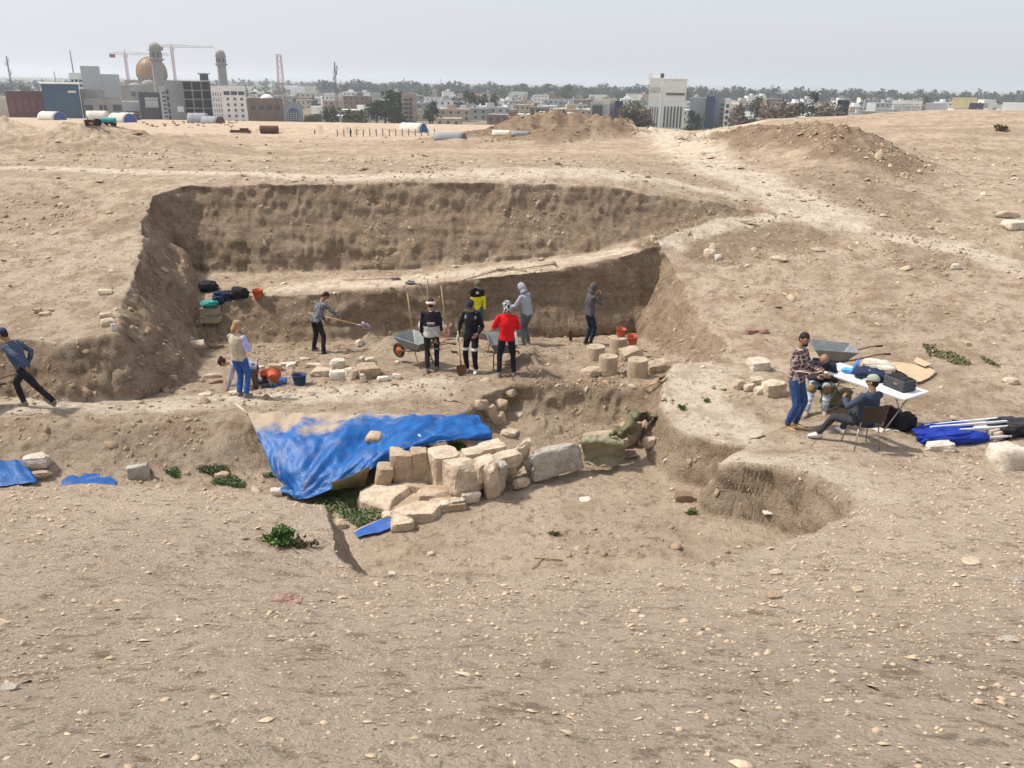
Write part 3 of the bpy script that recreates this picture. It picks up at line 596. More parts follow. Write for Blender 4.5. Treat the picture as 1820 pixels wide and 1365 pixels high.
def bands(name, spec, base, lines=None, rough=.92):
    """cloth printed with blocks: spec = [(zlo, zhi, xabs_max, colour)] in the wearer's frame"""
    s = N(name, rough, .2); x, y, z = s.xyz(s.obj()); c = base; ax = s.math('ABSOLUTE', x)
    for q in spec:
        z0, z1, xm, cc = q[:4]; xmin = q[4] if len(q) > 4 else -1
        k = s.math('MULTIPLY', s.math('MULTIPLY', s.math('GREATER_THAN', z, z0), s.math('LESS_THAN', z, z1)), s.math('MULTIPLY', s.math('LESS_THAN', ax, xm), s.math('GREATER_THAN', ax, xmin)))
        if len(q) > 5: k = s.math('MULTIPLY', k, s.math('LESS_THAN' if q[5] < 0 else 'GREATER_THAN', y, 0.0))
        c = s.mix(k, c, cc)
    nn = s.ramp(s.noise(s.obj(), 12, 5), .4, .6, .82, 1.08); mm = s.n('ShaderNodeMix', data_type='RGBA', blend_type='MULTIPLY'); mm.inputs[0].default_value = 1
    cb = s.n('ShaderNodeCombineColor'); [s.l(nn, cb.inputs[i]) for i in range(3)]; s.val(c, mm.inputs[6]); s.l(cb.outputs[0], mm.inputs[7]); s.col(mm.outputs[2])
    s.bump(s.noise(s.obj(), 55, 4), .5, .02); return s.m
def plaid(name, base, dark, light, sc=11.):
    s = N(name, .92, .2); x, y, z = s.xyz(s.obj())
    def st(v, f, off, w):
        q = s.math('FRACT', s.math('ADD', s.math('MULTIPLY', v, f), off)); return s.math('LESS_THAN', q, w)
    xx = s.math('ADD', x, s.math('MULTIPLY', y, .8))
    c = s.mix(s.math('MULTIPLY', st(xx, sc, .1, .45), .6), base, dark); c = s.mix(s.math('MULTIPLY', st(z, sc, .2, .45), .55), c, dark)
    c = s.mix(s.math('MULTIPLY', st(xx, sc, .8, .16), .75), c, light); c = s.mix(s.math('MULTIPLY', st(z, sc, .85, .16), .75), c, light)
    s.col(c); s.bump(s.noise(s.obj(), 55, 4), .5, .02); return s.m
def speckle(name, a, b_, sc=28):
    s = N(name, .92, .2); s.col(s.mix(s.ramp(s.noise(s.obj(), sc, 1, .5, 1.5), .47, .53), a, b_)); s.bump(s.noise(s.obj(), 70, 4), .5, .02); return s.m
PI = math.pi
# --- the crew, one by one
I_left = person(50, 725, 1.72, PI/2-.05, 'man in navy striped shirt and cap striding left with barrow handles behind him', dict(lean=.32, neck=.10, hp=-.05, RH=(.25, -.02, .86), LH=(-.26, -.30, .95), LE=(-.5, -.6, .6), RF=(.09, .12, 0), LF=(-.09, -.62, .10), lheel=-.75, pel=(0, -.06, -.06), RK=(0, 1, 0), LK=(0, 1, 0), RP=(-1, .3, 0), RE=(.4, -1, .1)),
    plaid('navy_striped_shirt', (.055, .075, .13), (.03, .04, .08), (.16, .20, .28), 26), (BLACKC, .95), mat('taupe_shoe', (.25, .20, .16)), head='cap', headm=cloth('indigo_cap', (.05, .055, .11)), gloves=(1, 0))
I_vest = person(432, 705, 1.68, -.35, 'woman in tan cap, sand coloured vest and bright blue trousers standing with her back turned', dict(RH=(.13, .22, 1.12), LH=(-.02, .26, 1.10), RE=(.5, -.5, -.8), LE=(-.5, -.5, -.8), neck=.22, hp=.1, hy=-.4, RF=(.10, 0, 0), LF=(-.10, .02, 0)),
    bands('vest_and_lilac_sleeves', [(1.0, 1.48, .9, (.42, .47, .80), .19)], (.50, .44, .31)), (DENIM2, 1.05), mat('taupe_shoe', (.25, .20, .16)), skin=SKIN2, head='longhair', headm=cloth('tan_cap', (.40, .29, .20)), hairm=mat('blond_hair', (.42, .28, .12), (.30, .19, .08), 60), bulk=1.08)
I_kneel = person(430, 0, 1.65, PI/2+.2, 'woman in chequered shirt kneeling on all fours beside the vest wearer, brushing the soil', dict(pel=(0, -.35, -.40), lean=1.25, neck=.10, hp=-.3, RH=(.22, .30, .10), LH=(-.26, .26, .08), RE=(.5, -.5, 0), LE=(-.5, -.5, 0), RF=(.14, -.75, .02), LF=(-.14, -.80, .02), RK=(.1, .8, -1), LK=(-.1, .8, -1), rheel=-1.2, lheel=-1.2, curl=.25),
    plaid('grey_chequered_shirt', (.36, .34, .40), (.16, .14, .20), (.60, .58, .62), 17), (cloth('brown_trousers', (.12, .09, .07)), 1.), mat('taupe_shoe', (.25, .20, .16)), skin=SKIN2, head='bun', hairm=mat('auburn_hair', (.07, .03, .022), (.04, .02, .015), 60), loc=drop(418, 690)+Vector((.12, 0, .0)))
I_sweat = person(566, 627, 1.72, -.65, 'bareheaded man in grey patterned sweater stooping over a shovel at the lower wall', dict(lean=.38, neck=.28, hp=.25, twist=-.15, RH=(.42, .60, .86), LH=(-.10, .42, .70), LE=(-.6, -.6, 0), RE=(.8, -.3, -.3), RF=(.26, -.04, 0), LF=(-.26, .06, 0), RP=(-.5, 0, -1), curl=.9),
    speckle('patterned_sweater', (.045, .05, .06), (.26, .27, .30)), (BLACKC, .98), mat('dark_shoe', (.035, .033, .033), (.07, .065, .06)))
I_band = person(768, 660, 1.76, 0.05, 'man with pink headband and black and grey training jacket seen from behind', dict(RH=(.22, .20, .96), LH=(-.24, .20, .90), RE=(.45, -.6, -.9), LE=(-.45, -.6, -.9), RF=(.11, .05, 0), LF=(-.10, -.10, 0), lheel=-.35, neck=.10),
    bands('black_and_grey_jacket', [(.70, 1.115, .19, (.50, .485, .47)), (1.19, 1.225, .09, (.75, .75, .77), -1, -1), (1.155, 1.165, .09, (.55, .55, .57), -1, -1), (1.0, 1.55, .9, (.75, .75, .77), .262), (1.46, 1.6, .10, (.60, .52, .52))], (.018, .019, .028)), (BLACKC, .92), mat('grey_shoe', (.20, .18, .165)), head='band', headm=cloth('pink_band', (.75, .52, .54), (.85, .70, .70), sc=14), bulk=1.06)
I_yel = person(846, 600, 1.74, PI+.3, 'man in camouflage cap and black and yellow sweatshirt rubbing his face behind the barrows', dict(RH=(.02, .16, 1.50), RE=(1, .1, -.5), LH=(-.24, .06, .84), LE=(-.6, -1, 0), lean=.12, neck=.3, hp=.15, RP=(0, -1, 0)),
    bands('black_and_yellow_sweatshirt', [(.7, 1.24, .9, (.80, .72, .035)), (1.24, 1.33, .30, (.80, .72, .035), .235), (1.33, 1.40, .045, (.7, .7, .7), -1, 1)], (.014, .014, .018)), (DENIM3, 1.05), mat('dark_shoe', (.035, .033, .033)), head='cap', headm=speckle('camouflage', (.20, .17, .10), (.10, .12, .06), 22))
I_blk = person(838, 660, 1.75, PI-.25, 'man in dark cap, black tracksuit with white panels and white trainers leaning on a shovel', dict(RH=(.28, .14, .90), LH=(-.20, .20, .98), neck=.28, hp=.2, hy=.1, RF=(.10, .02, 0), LF=(-.12, .04, 0), RP=(-1, .2, 0)),
    bands('black_track_top', [(1.30, 1.37, .14, (.35, .36, .38), .10, 1)], (.016, .018, .026)), (bands('black_track_pants', [(.56, .62, .9, (.62, .63, .66))], (.016, .015, .022)), .95), mat('white_shoe', (.78, .77, .75), (.60, .59, .57)), head='cap', headm=cloth('slate_cap', (.028, .035, .05)), gloves=(1, 0))
I_lg = person(936, 613, 1.74, .95, 'man in light grey hooded sweatshirt and grey trousers shovelling beside the red shirt', dict(lean=.22, neck=.2, hp=.15, RH=(.12, .50, .98), LH=(-.16, .46, 1.06), RE=(.6, -.6, -.5), LE=(-.6, -.6, -.4), RF=(.10, .02, 0), LF=(-.10, .02, 0)),
    cloth('light_grey_fleece', (.36, .385, .43), (.31, .33, .37)), (cloth('steel_grey_trousers', (.125, .135, .165), (.10, .11, .13)), 1.08), mat('grey_shoe', (.20, .18, .165)), head='hood', headm=cloth('light_grey_fleece', (.36, .385, .43)), bulk=1.05)
I_red = person(900, 669, 1.76, .05, 'man in bright red shirt and checked headscarf standing with his back turned at a barrow', dict(RH=(.10, .26, 1.16), LH=(-.14, .26, 1.20), RE=(.7, -.4, -.7), LE=(-.7, -.4, -.7), RF=(.17, -.03, 0), LF=(-.17, .02, 0), neck=.12),
    cloth('red_shirt', (.72, .012, .016), (.62, .010, .014)), (bands('black_striped_pants', [(0.0, .95, .9, (.5, .5, .52), .232)], (.018, .018, .026)), .98), mat('grey_shoe', (.20, .18, .165)), head='wrap', headm=speckle('checked_scarf', (.012, .012, .014), (.62, .62, .64), 26), bulk=1.05)
I_dk = person(1045, 613, 1.74, -PI/2+.3, 'man in charcoal hooded sweatshirt standing alone by the trench corner, hand raised to his face', dict(RH=(.06, .27, 1.42), RE=(.4, .4, -1), LH=(-.12, .22, 1.34), LE=(-.3, .5, -1), neck=.22, hp=.2, RF=(.09, .03, 0), LF=(-.09, -.03, 0), lean=.05, RP=(-1, 0, 0)),
    cloth('charcoal_fleece', (.105, .10, .108), (.085, .08, .088)), (cloth('midnight_jeans', (.014, .018, .035), (.03, .036, .06)), 1.), mat('dark_shoe', (.035, .033, .033)), head='hood', headm=cloth('charcoal_fleece', (.105, .10, .108)), bulk=1.05)
I_pl = person(1403, 760, 1.80, -2.35, 'bearded man in brown and white plaid shirt and blue jeans standing by the table', dict(RH=(.14, .30, 1.12), LH=(-.10, .34, 1.14), RE=(.45, -.6, -.9), LE=(-.45, -.6, -.9), RF=(.10, .0, 0), LF=(-.10, .04, 0), neck=.10, hp=.02, hy=-.35, RP=(-.4, 0, 1), curl=.6),
    plaid('plaid_shirt', (.17, .075, .065), (.055, .03, .035), (.62, .58, .56), 12.5), (DENIM, 1.0), mat('tan_suede', (.42, .25, .10), (.50, .33, .16), 20), beard=True, bulk=1.02, vox=.015)
SEAT = dict(pel=(0, -.22, -.44), lean=-.04, RF=(.13, .28, 0), LF=(-.13, .30, 0))
I_bald = person(1451, 728, 1.74, 2.75, 'bald seated man in dark jacket and pale jeans looking down at his phone', dict(SEAT, lean=.42, neck=.45, hp=.35, RH=(.06, .30, .74), LH=(-.14, .32, .78), RE=(.5, -.5, -.8), LE=(-.5, -.5, -.8), RF=(.16, .36, 0), LF=(-.14, .20, 0), curl=.6),
    cloth('ink_jacket', (.018, .022, .036), (.03, .035, .05)), (bands('pale_torn_jeans', [(.30, .34, .9, (.75, .76, .78)), (.22, .25, .9, (.75, .76, .78))], (.36, .47, .55)), 1.05), mat('sand_shoe', (.36, .29, .22)), head='bald', bulk=1.12)
I_cap = person(1512, 785, 1.74, .35, 'man in pale green cap and slate blue sweater seated on the brown chair', dict(SEAT, lean=-.10, neck=.15, hy=.5, RH=(.22, .25, .62), LH=(-.22, .08, .80), RE=(1, -.6, -.2), LE=(-1, -.5, -.9), RF=(.12, .36, 0), LF=(-.42, .34, 0), LK=(-.5, .8, .3), curl=.7, lfy=-.7, lheel=.15),
    cloth('slate_sweater', (.042, .058, .095), (.055, .07, .11)), (cloth('grey_slacks', (.045, .050, .058)), .98), mat('white_shoe', (.78, .77, .75)), head='cap', headm=cloth('sage_cap', (.30, .35, .27), (.38, .43, .33), sc=14), bulk=1.05)
# ================================================================ STONE, CLOTH, TOOLS
def rockmesh(w, d, h, seed, box=.7, rough=.07, cuts=5, n=7):
    """weathered block: cube grid pulled towards an ellipsoid, chipped by planes, roughened"""
    g = np.random.default_rng(seed); idx = {}; V = []; F = []
    def vid(p):
        k = tuple(np.round(p, 5))
        if k not in idx: idx[k] = len(V); V.append(p)
        return idx[k]
    t = np.linspace(-1, 1, n)
    for ax in range(3):
        for sg in (-1, 1):
            for i in range(n-1):
                for j in range(n-1):
                    q = []
                    for a, b in ((i, j), (i+1, j), (i+1, j+1), (i, j+1)):
                        p = np.zeros(3); p[ax] = sg; p[(ax+1) % 3] = t[a]; p[(ax+2) % 3] = t[b]; q.append(vid(p))
                    F.append(tuple(q if sg > 0 else q[::-1]))
    P = np.array(V); S_ = P/np.linalg.norm(P, axis=1)[:, None]; P = P*box+S_*(1-box)*1.15
    for _ in range(cuts):
        nn = g.normal(0, 1, 3); nn /= np.linalg.norm(nn); dd = g.uniform(.78, 1.05)*(np.abs(nn).sum()*box*.82+(1-box)); k = P @ nn-dd; P = P-np.where(k > 0, k, 0)[:, None]*nn
    nz_ = fbm3(P[:, 0]+seed*3.1, P[:, 1]+seed, P[:, 2], .9, 3, seed % 50, .6); P = P*(1+rough*nz_)[:, None]
    P += g.normal(0, rough*.12, P.shape)
    return P*np.array([w/2, d/2, h/2]), F
def mk_stone(name, base, c2, dirt=(.36, .27, .185), amt=.5, sc=3.):
    s = N(name, .9, .15); o = s.pos(); c = s.mix(s.ramp(s.noise(o, sc, 7, .7), .44, .56), base, c2)
    up = s.xyz(s.n('ShaderNodeNewGeometry').outputs['Normal'])[2]
    c = s.mix(s.math('MULTIPLY', s.ramp(s.noise(o, sc*2.3, 7, .75), .47, .60), amt), c, dirt)
    c = s.mix(s.ramp(s.noise(o, 34, 6, .75), .50, .64, 0, .5), c, tuple(v*1.2 for v in base)); c = s.mix(s.ramp(s.noise(o, 25, 6, .75), .38, .47, .55, 0), c, tuple(v*.5 for v in base))
    s.col(c); h = s.math('ADD', s.noise(o, 12, 8, .7), s.math('MULTIPLY', s.noise(o, 60, 5, .7), .4)); s.bump(h, .8, .05); return s.m
LIME = mk_stone('limestone', (.68, .56, .43), (.52, .41, .30), amt=.5); TANST = mk_stone('tan_stone', (.56, .435, .315), (.42, .32, .22), amt=.5); WHITE = mk_stone('white_stone', (.74, .68, .58), (.58, .50, .40), amt=.35); GREYM = mk_stone('grey_marble', (.47, .435, .375), (.33, .305, .265), (.60, .52, .42), .55)
BROWNST = mk_stone('brown_stone', (.36, .255, .165), (.27, .185, .12)); REDB = mk_stone('red_brick', (.36, .20, .155), (.26, .14, .11), (.6, .5, .42), .5, 9.)
def rock(name, p, w, d, h, rz=0., m=None, seed=None, box=.7, rough=.07, cuts=5, n=7, label=None, cat='stone', group=None, tilt=(0, 0), sink=.25, parent=None, smooth=False):
    seed = seed if seed is not None else random.randrange(9999)
    P, F = rockmesh(w, d, h, seed, box, rough, cuts, n)
    me = bpy.data.meshes.new(name); me.from_pydata(P.tolist(), [], F); me.update()
    o = link(name, me, m or LIME, parent, smooth); o.location = Vector(p)+Vector((0, 0, h*(.5-sink))); o.rotation_euler = (tilt[0], tilt[1], rz)
    return tag(o, label, cat if label else None, group)
# ---- the stone platform in the middle
def tops(px, py, z, w, d, h, rz, label, name='stone_block', m=None, box=.93, rough=.055, tilt=(0, 0), cuts=8, cat='stone block', group='squared blocks of the excavated stone platform', n=8):
    p = atz(px, py, z); o = rock(name, (p.x, p.y, z-h), w, d, h, rz, m, None, box, rough, cuts, n, label, cat, group, tilt, 0.); return o
random.seed(11)
_atz = atz
tops(712, 802, -6.02, .37, .40, .62, .12, 'upright block at the left end of the upper course, just under the tarp edge', m=TANST)
tops(747, 799, -6.00, .34, .40, .60, .08, 'upright block second from the left in the upper course under the tarp', m=TANST)
tops(790, 803, -6.00, .52, .50, .58, .55, 'square pale block jutting out beneath the rounded stone on the tarp')
tops(826, 819, -6.02, .62, .48, .60, .62, 'largest squared block with a bright top in the middle of the platform')
tops(862, 815, -6.02, .50, .36, .34, .62, 'low block joined behind the largest squared block', m=LIME)
tops(842, 800, -6.04, .42, .30, .28, .45, 'small cracked flagstone beside the tuft of grass on the platform', box=.8)
tops(868, 790, -6.05, .55, .40, .25, .45, 'broad flagstone at the right corner of the blue tarp')
tops(897, 806, -6.08, .60, .30, .25, .60, 'long flagstone next to the leaning upright slab', box=.85)
tops(846, 810, -6.2, .9, .8, .5, .5, 'worn packing stone showing in the joints between the flagstones', box=.75, m=TANST)
tops(683, 826, -6.22, .34, .35, .40, .1, 'small rounded block in shade at the left end of the upper course', box=.6, m=TANST)
tops(686, 870, -6.50, .84, .66, .50, -.55, 'large flat slab at the lower left corner over the green plants', m=LIME, n=10)
tops(738, 856, -6.50, .52, .36, .30, -.3, 'flat slab at the foot of the upper course', box=.8, m=TANST)
tops(772, 870, -6.50, .60, .42, .28, .15, 'rounded flat slab in front of the jutting square block', box=.6, m=TANST)
tops(742, 902, -6.52, .88, .42, .34, .12, 'long front slab at the lower edge of the platform')
tops(795, 890, -6.54, .60, .34, .24, .25, 'half buried slab behind the white broken edge stones', m=TANST, box=.75)
tops(730, 880, -6.62, 1.3, .9, .30, .1, 'dusty bedding stone under the lower slabs', m=TANST, box=.8)
for i, (px, py, w, h, rz) in enumerate([(792, 903, .20, .14, .2), (812, 898, .24, .16, .4), (836, 889, .34, .18, .45), (768, 908, .18, .10, .1)]):
    rock('edge_stone', atz(px, py, -6.62), w, .12, h, rz, WHITE, 40+i, .7, .12, 6, 6, ['white broken edge stone left of the middle one', 'white broken edge stone in the middle of the front edge', 'longest white broken edge stone at the right', 'smallest white broken edge stone at the left end'][i], 'stone', 'white broken edge stones along the front of the platform', (.2, .1), .2)
rock('standing_stone', atz(872, 878, -6.62), .34, .26, .62, .7, LIME, 52, .7, .10, 7, 8, 'tall pointed stone leaning in front of the platform blocks', 'stone', None, (.12, -.15), .1)
rock('standing_stone', atz(886, 868, -6.60), .20, .30, .56, .5, GREYM, 53, .75, .10, 7, 8, 'dark sided stone slab standing behind the tall pointed stone', 'stone', None, (.1, .1), .1)
rock('stone_stub', atz(905, 850, -6.60), .21, .24, .32, .4, TANST, 54, .6, .05, 4, 7, 'small round topped stone stub between platform and grey slab', 'stone', None, (0, 0), .05)
rock('standing_slab', atz(925, 836, -6.60), .14, .50, .62, -.5, LIME, 55, .85, .06, 5, 8, 'thin pale slab leaning upright beside the small round topped stub', 'stone', None, (.0, .25), .05)
rock('edge_stone', atz(925, 862, -6.62), .30, .16, .16, .7, LIME, 56, .6, .12, 6, 6, 'low ragged stone at the foot of the grey slab', 'stone', None, (0, 0), .2)
gs = rock('marble_slab', (atz(985, 838, -6.62)), 1.08, .28, .50, .56, GREYM, 61, .82, .11, 7, 12, 'long grey and white marble slab standing on edge', 'stone slab', None, (-.05, -.02), .05)
for px, py, w, d, h, rz, z, l in [(1150, 770, .46, .34, .26, .3, -6.72, 'lower of two brown blocks under the green cloth end by the terrace wall'), (1150, 750, .36, .28, .22, .4, -6.5, 'upper of two brown blocks under the green cloth end by the terrace wall'), (1155, 792, .24, .2, .18, .3, None, 'pale broken stone lying below the two brown blocks'), (1138, 792, .14, .12, .10, 1.3, None, 'tiny brown stone left of the pale broken stone')]:
    p = atz(px, py+8, z) if z else drop(px, py); rock('stone_block', p, w, d, h, rz, TANST if z else LIME, None, .85 if z else .65, .05, 5, 7, l, 'stone', None, (0, 0), .1)
for i, (px, py, w, h, rz) in enumerate([(890, 722, .30, .22, .6), (884, 748, .34, .26, .4), (853, 722, .34, .20, .2), (905, 700, .22, .16, .9), (868, 735, .30, .26, .9), (905, 770, .36, .12, -.4)]):
    rock('wall_stone', drop(px, py), w, .28, h, rz, [TANST, LIME][i == 5], 70+i, .7, .10, 6, 7, ['brown stone jutting from the earth stub above the tarp corner', 'angular stone low in the earth stub beside the tarp corner', 'white speckled stone on top of the earth stub', 'topmost stone of the earth stub near the red shirt', 'stone wedged in the middle of the earth stub', 'flat pale stone at the foot of the earth stub'][i], 'stone', 'stones bedded in the earth stub', (random.uniform(-.3, .3), random.uniform(-.3, .3)), .35)
# ---- white rubble row on the working floor
RUB = [(572, 668, .52, .30, .24, .1, 'long low white block at the left of the rubble row'), (603, 672, .42, .30, .26, .15, 'squarish white block right of the long low block'), (600, 653, .34, .28, .26, .5, 'angular white block on top of the rubble row'), (625, 672, .28, .26, .30, .9, 'white stone in the middle front of the rubble row'),
       (655, 668, .50, .42, .40, .3, 'biggest grey brown boulder at the right end of the rubble row'), (640, 655, .24, .16, .36, 1.2, 'white upright shard behind the biggest boulder'), (646, 679, .12, .20, .24, .1, 'thin white shard standing in front of the biggest boulder'), (680, 676, .24, .16, .12, .3, 'small white stone just right of the biggest boulder'), (706, 672, .22, .14, .13, -.3, 'last small white stone towards the men'),
       (560, 652, .40, .22, .10, .1, 'flat pale stone behind the long low block'), (518, 650, .26, .2, .10, .3, 'flat pale stone in front of the stooping man'), (540, 640, .18, .14, .08, .3, 'little pale stone at the stooping man feet'), (488, 658, .30, .22, .20, .4, 'white stone behind the tipped orange buckets'), (462, 660, .28, .22, .18, .1, 'white stone right behind the vest wearer'), (503, 650, .2, .14, .1, .3, 'thin pale stone between buckets and stooping man'),
       (655, 645, .3, .2, .14, .3, 'pale stone below the soil heap'), (640, 612, .2, .16, .16, .6, 'small round stone beside the pointed soil heap'), (706, 645, .1, .1, .06, 0, 'pebble sized white stone right of the soil heap')]
for i, (px, py, w, d, h, rz, l) in enumerate(RUB): rock('rubble_stone', drop(px, py), w, d, h, rz, TANST if i == 4 else WHITE if i % 3 else LIME, 100+i, .72, .10, 6, 7, l, 'stone', 'pale rubble stones on the working floor', (random.uniform(-.15, .15), random.uniform(-.15, .15)), .2)
for i, (px, py, w, d, h, rz, m_, l) in enumerate([(344, 617, .55, .26, .20, .1, LIME, 'long pale stone lying against the left pit wall'), (384, 617, .40, .2, .12, .1, BROWNST, 'low brown stone right of the long pale stone at the left pit wall'), (378, 670, .42, .14, .10, .5, LIME, 'flat split stone left of the kneeling woman'), (384, 680, .30, .10, .08, .5, BROWNST, 'dark narrow stone below the flat split stone'), (308, 675, .18, .12, .14, 0, TANST, 'small stone at the foot of the left pit wall'),
    (420, 700, .3, .2, .1, .1, WHITE, 'pale stone under the kneeling woman hand'), (365, 702, .25, .2, .06, .1, WHITE, 'crumbly white stone at the edge of the path'), (188, 522, .30, .2, .12, .1, LIME, 'flat stone high on the left terrace'), (68, 555, .14, .14, .12, .2, TANST, 'leftmost of three little stones on the left terrace'), (80, 560, .24, .14, .08, .2, TANST, 'flat middle one of three little stones on the left terrace'), (90, 553, .12, .1, .08, .2, LIME, 'rightmost of three little stones on the left terrace'),
    (188, 565, .28, .16, .14, .3, LIME, 'upper stone at the left terrace edge'), (192, 577, .26, .18, .16, .5, LIME, 'middle stone at the left terrace edge'), (204, 586, .14, .12, .16, .5, WHITE, 'lowest whitish stone at the left terrace edge'), (68, 826, .44, .3, .24, .1, WHITE, 'big pale boulder weighing down the leftmost tarp'), (72, 848, .36, .22, .14, .1, TANST, 'flat crumbly stone below the big pale boulder on the left'), (248, 850, .38, .26, .36, .2, GREYM, 'grey pyramid shaped stone in the left trench'),
    (492, 879, .22, .16, .14, .2, WHITE, 'white stone at the lower tip of the big tarp'), (606, 938, .18, .16, .16, .2, TANST, 'small stone at the left end of the little blue sheet'), (693, 920, .26, .18, .12, .3, LIME, 'flat stone on the upper end of the little blue sheet'), (714, 938, .38, .26, .20, .2, LIME, 'larger stone on the right end of the little blue sheet'), (698, 1022, .12, .1, .05, .2, WHITE, 'thin white shard at the near rim of the pit floor'),
    (765, 987, .10, .08, .07, .2, WHITE, 'small white pebble alone on the slab floor'), (395, 850, .25, .2, .14, 0, TANST, 'brown stone among the weeds in the left trench'), (1348, 655, .44, .34, .26, .2, WHITE, 'white topped block on the terrace above the stone pile'),
    (1312, 690, .22, .2, .22, .3, LIME, 'leftmost upright stone of the small pile on the terrace'), (1330, 693, .26, .2, .18, .5, LIME, 'rounded stone at the centre of the small pile on the terrace'), (1352, 698, .28, .2, .15, .2, LIME, 'lowest front stone of the small pile on the terrace'), (1345, 682, .28, .2, .16, .1, LIME, 'rear stone of the small pile on the terrace'), (1374, 700, .42, .34, .32, .15, LIME, 'large square block at the right of the small pile on the terrace'),
    (1560, 658, .62, .44, .22, -.25, WHITE, 'large flat pale slab behind the white table'), (1670, 800, .42, .28, .17, 0, WHITE, 'pale oblong stone in front of the folded blue gazebo'), (1768, 778, .26, .2, .20, .4, LIME, 'round stone resting against the gazebo poles'), (1792, 828, .62, .46, .46, .1, WHITE, 'big cream boulder at the right edge of the picture'),
    (1805, 405, .9, .5, .28, .3, WHITE, 'long white block on the right slope edge'), (1790, 385, .7, .4, .2, .3, LIME, 'flat slabs remains above the long white block'), (1328, 397, .5, .26, .16, -.3, LIME, 'oblong stone beside the worn trail on the slope'), (1262, 457, .32, .3, .3, .3, LIME, 'rounded stone on the brow of the right pit wall'), (1275, 460, .2, .2, .16, .3, WHITE, 'small stone touching the rounded stone on the brow'), (1384, 463, .42, .24, .16, -.4, LIME, 'oblong stone in the middle of the right slope'), (1698, 477, .24, .22, .18, 0, WHITE, 'lone white stone on the right slope'),
    (1335, 592, .36, .18, .14, .4, REDB, 'reddish broken slab on the slope above the terrace'), (1357, 592, .22, .16, .14, 0, REDB, 'red and white brick fragment beside the reddish broken slab'), (1795, 680, .26, .2, .12, 0, LIME, 'half buried stone right of the table'), (1720, 614, .16, .14, .1, .1, TANST, 'brown stone on the slope behind the cardboard'), (1375, 1063, .12, .1, .08, .2, TANST, 'grey brown stone on the near slope right of centre'), (1725, 1002, .16, .12, .07, 0, LIME, 'pale stone on the near slope far right'),
    (1378, 1020, .12, .08, .05, .2, LIME, 'small flat stone near the buttress on the near slope'), (1524, 1052, .1, .07, .05, .2, LIME, 'small flat stone on the near slope below the buttress'), (1466, 1008, .09, .08, .06, .2, BROWNST, 'dark little stone on the near slope by the buttress'), (18, 1226, .06, .045, .025, .2, GREYM, 'dark grey pebble at the left of the near slope'), (1795, 1137, .10, .06, .025, .2, GREYM, 'flat grey pebble at the right of the near slope'), (1808, 1032, .14, .08, .04, .2, GREYM, 'dark flat stone at the right edge of the near slope'),
    (1040, 888, .2, .14, .03, .2, WHITE, 'thin chip on the slab floor below the grey slab'), (1215, 890, .3, .2, .2, 0, BROWNST, 'earthy stone beside the weed in the terrace corner'), (1365, 912, .16, .1, .03, 0, WHITE, 'thin pale flake in front of the buttress face')]):
    rock('stone', drop(px, py), w, d, h, rz, m_, 200+i, .6, .09, 6, 8 if w > .4 else 6, l, 'stone', None, (random.uniform(-.12, .12), random.uniform(-.12, .12)), .2, smooth=(w > .5 and px > 1700))
brk = drop(513, 1070)
for i in range(5): rock('brick_fragment', gzv if False else Vector((brk.x+[-.07, 0, .07, .03, -.03][i], brk.y+[0, .01, 0, -.04, .05][i], brk.z)), .09, .06, .03, i*.8, REDB, 300+i, .8, .08, 4, 5, ['leftmost', 'middle', 'rightmost', 'nearest', 'farthest'][i]+' of the red brick fragments lying on the near slope', 'brick fragment', 'red brick fragments on the near slope', (.1, .1), .1)
# loose scatter of singled pale stones on slope, terrace and floor
# ---- column drums
def drum(px, py, r_, h, lab, tilt=(0, 0), taper=.96, seed=1):
    p = drop(px, py); g = random.Random(seed); prof = [(r_*.97, -.06), (r_*1.0, .02), (r_*.99, h*.35), (r_*taper*1.01, h*.75), (r_*taper, h-.025), (r_*taper*.975, h-.004), (r_*taper*.93, h), (r_*taper*.86, h-.012), (r_*.45, h-.018), (.035, h-.016), (.03, h-.05)]
    mb = MB(); mb.lathe(prof, 36); me = mb.mesh('drum'); n = len(me.vertices); co = np.empty(n*3, np.float32); me.vertices.foreach_get('co', co); co = co.reshape(-1, 3)
    f = 1+.035*fbm3(co[:, 0]*1.+seed, co[:, 1], co[:, 2], .28, 3, seed); co[:, :2] *= f[:, None]; co[:, 2] += .012*fbm2(co[:, 0]+seed, co[:, 1], .15, 2, seed); me.vertices.foreach_set('co', co.reshape(-1)); me.update()
    o = link('column_drum', me, DRUMM, None, True); o.location = p; o.rotation_euler = (tilt[0], tilt[1], g.uniform(0, 6)); return tag(o, lab, 'column drum', 'stone column drums in the trench corner')
DRUMM = mk_stone('drum_limestone', (.52, .42, .305), (.43, .335, .235), (.36, .27, .185), .4, 5.)
drum(1058, 640, .238, .37, 'leftmost drum with a broad pale top, nearest the charcoal hooded man', seed=2)
drum(1098, 630, .235, .46, 'rear drum carrying an orange bucket', seed=3)
drum(1080, 664, .222, .43, 'front left drum with a crisp pale rim', seed=4)
drum(1132, 668, .238, .41, 'front right drum beside the hollow broken one', seed=5)
for px, py, w, d, h, l, sd_ in [(1120, 640, .50, .36, .36, 'tilted broken drum with an orange bucket on it', 5), (1162, 660, .38, .30, .30, 'hollow broken drum half sunk right of the front drums', 6), (1180, 660, .34, .3, .32, 'last broken drum against the terrace bank', 7), (1050, 668, .42, .30, .22, 'flat pointed slab lying left of the front drums', 8)]:
    rock('broken_drum', drop(px, py), w, d, h, .3, DRUMM, 400+sd_, .75, .08, 6, 8, l, 'broken drum', None, (.1, -.18), .15)
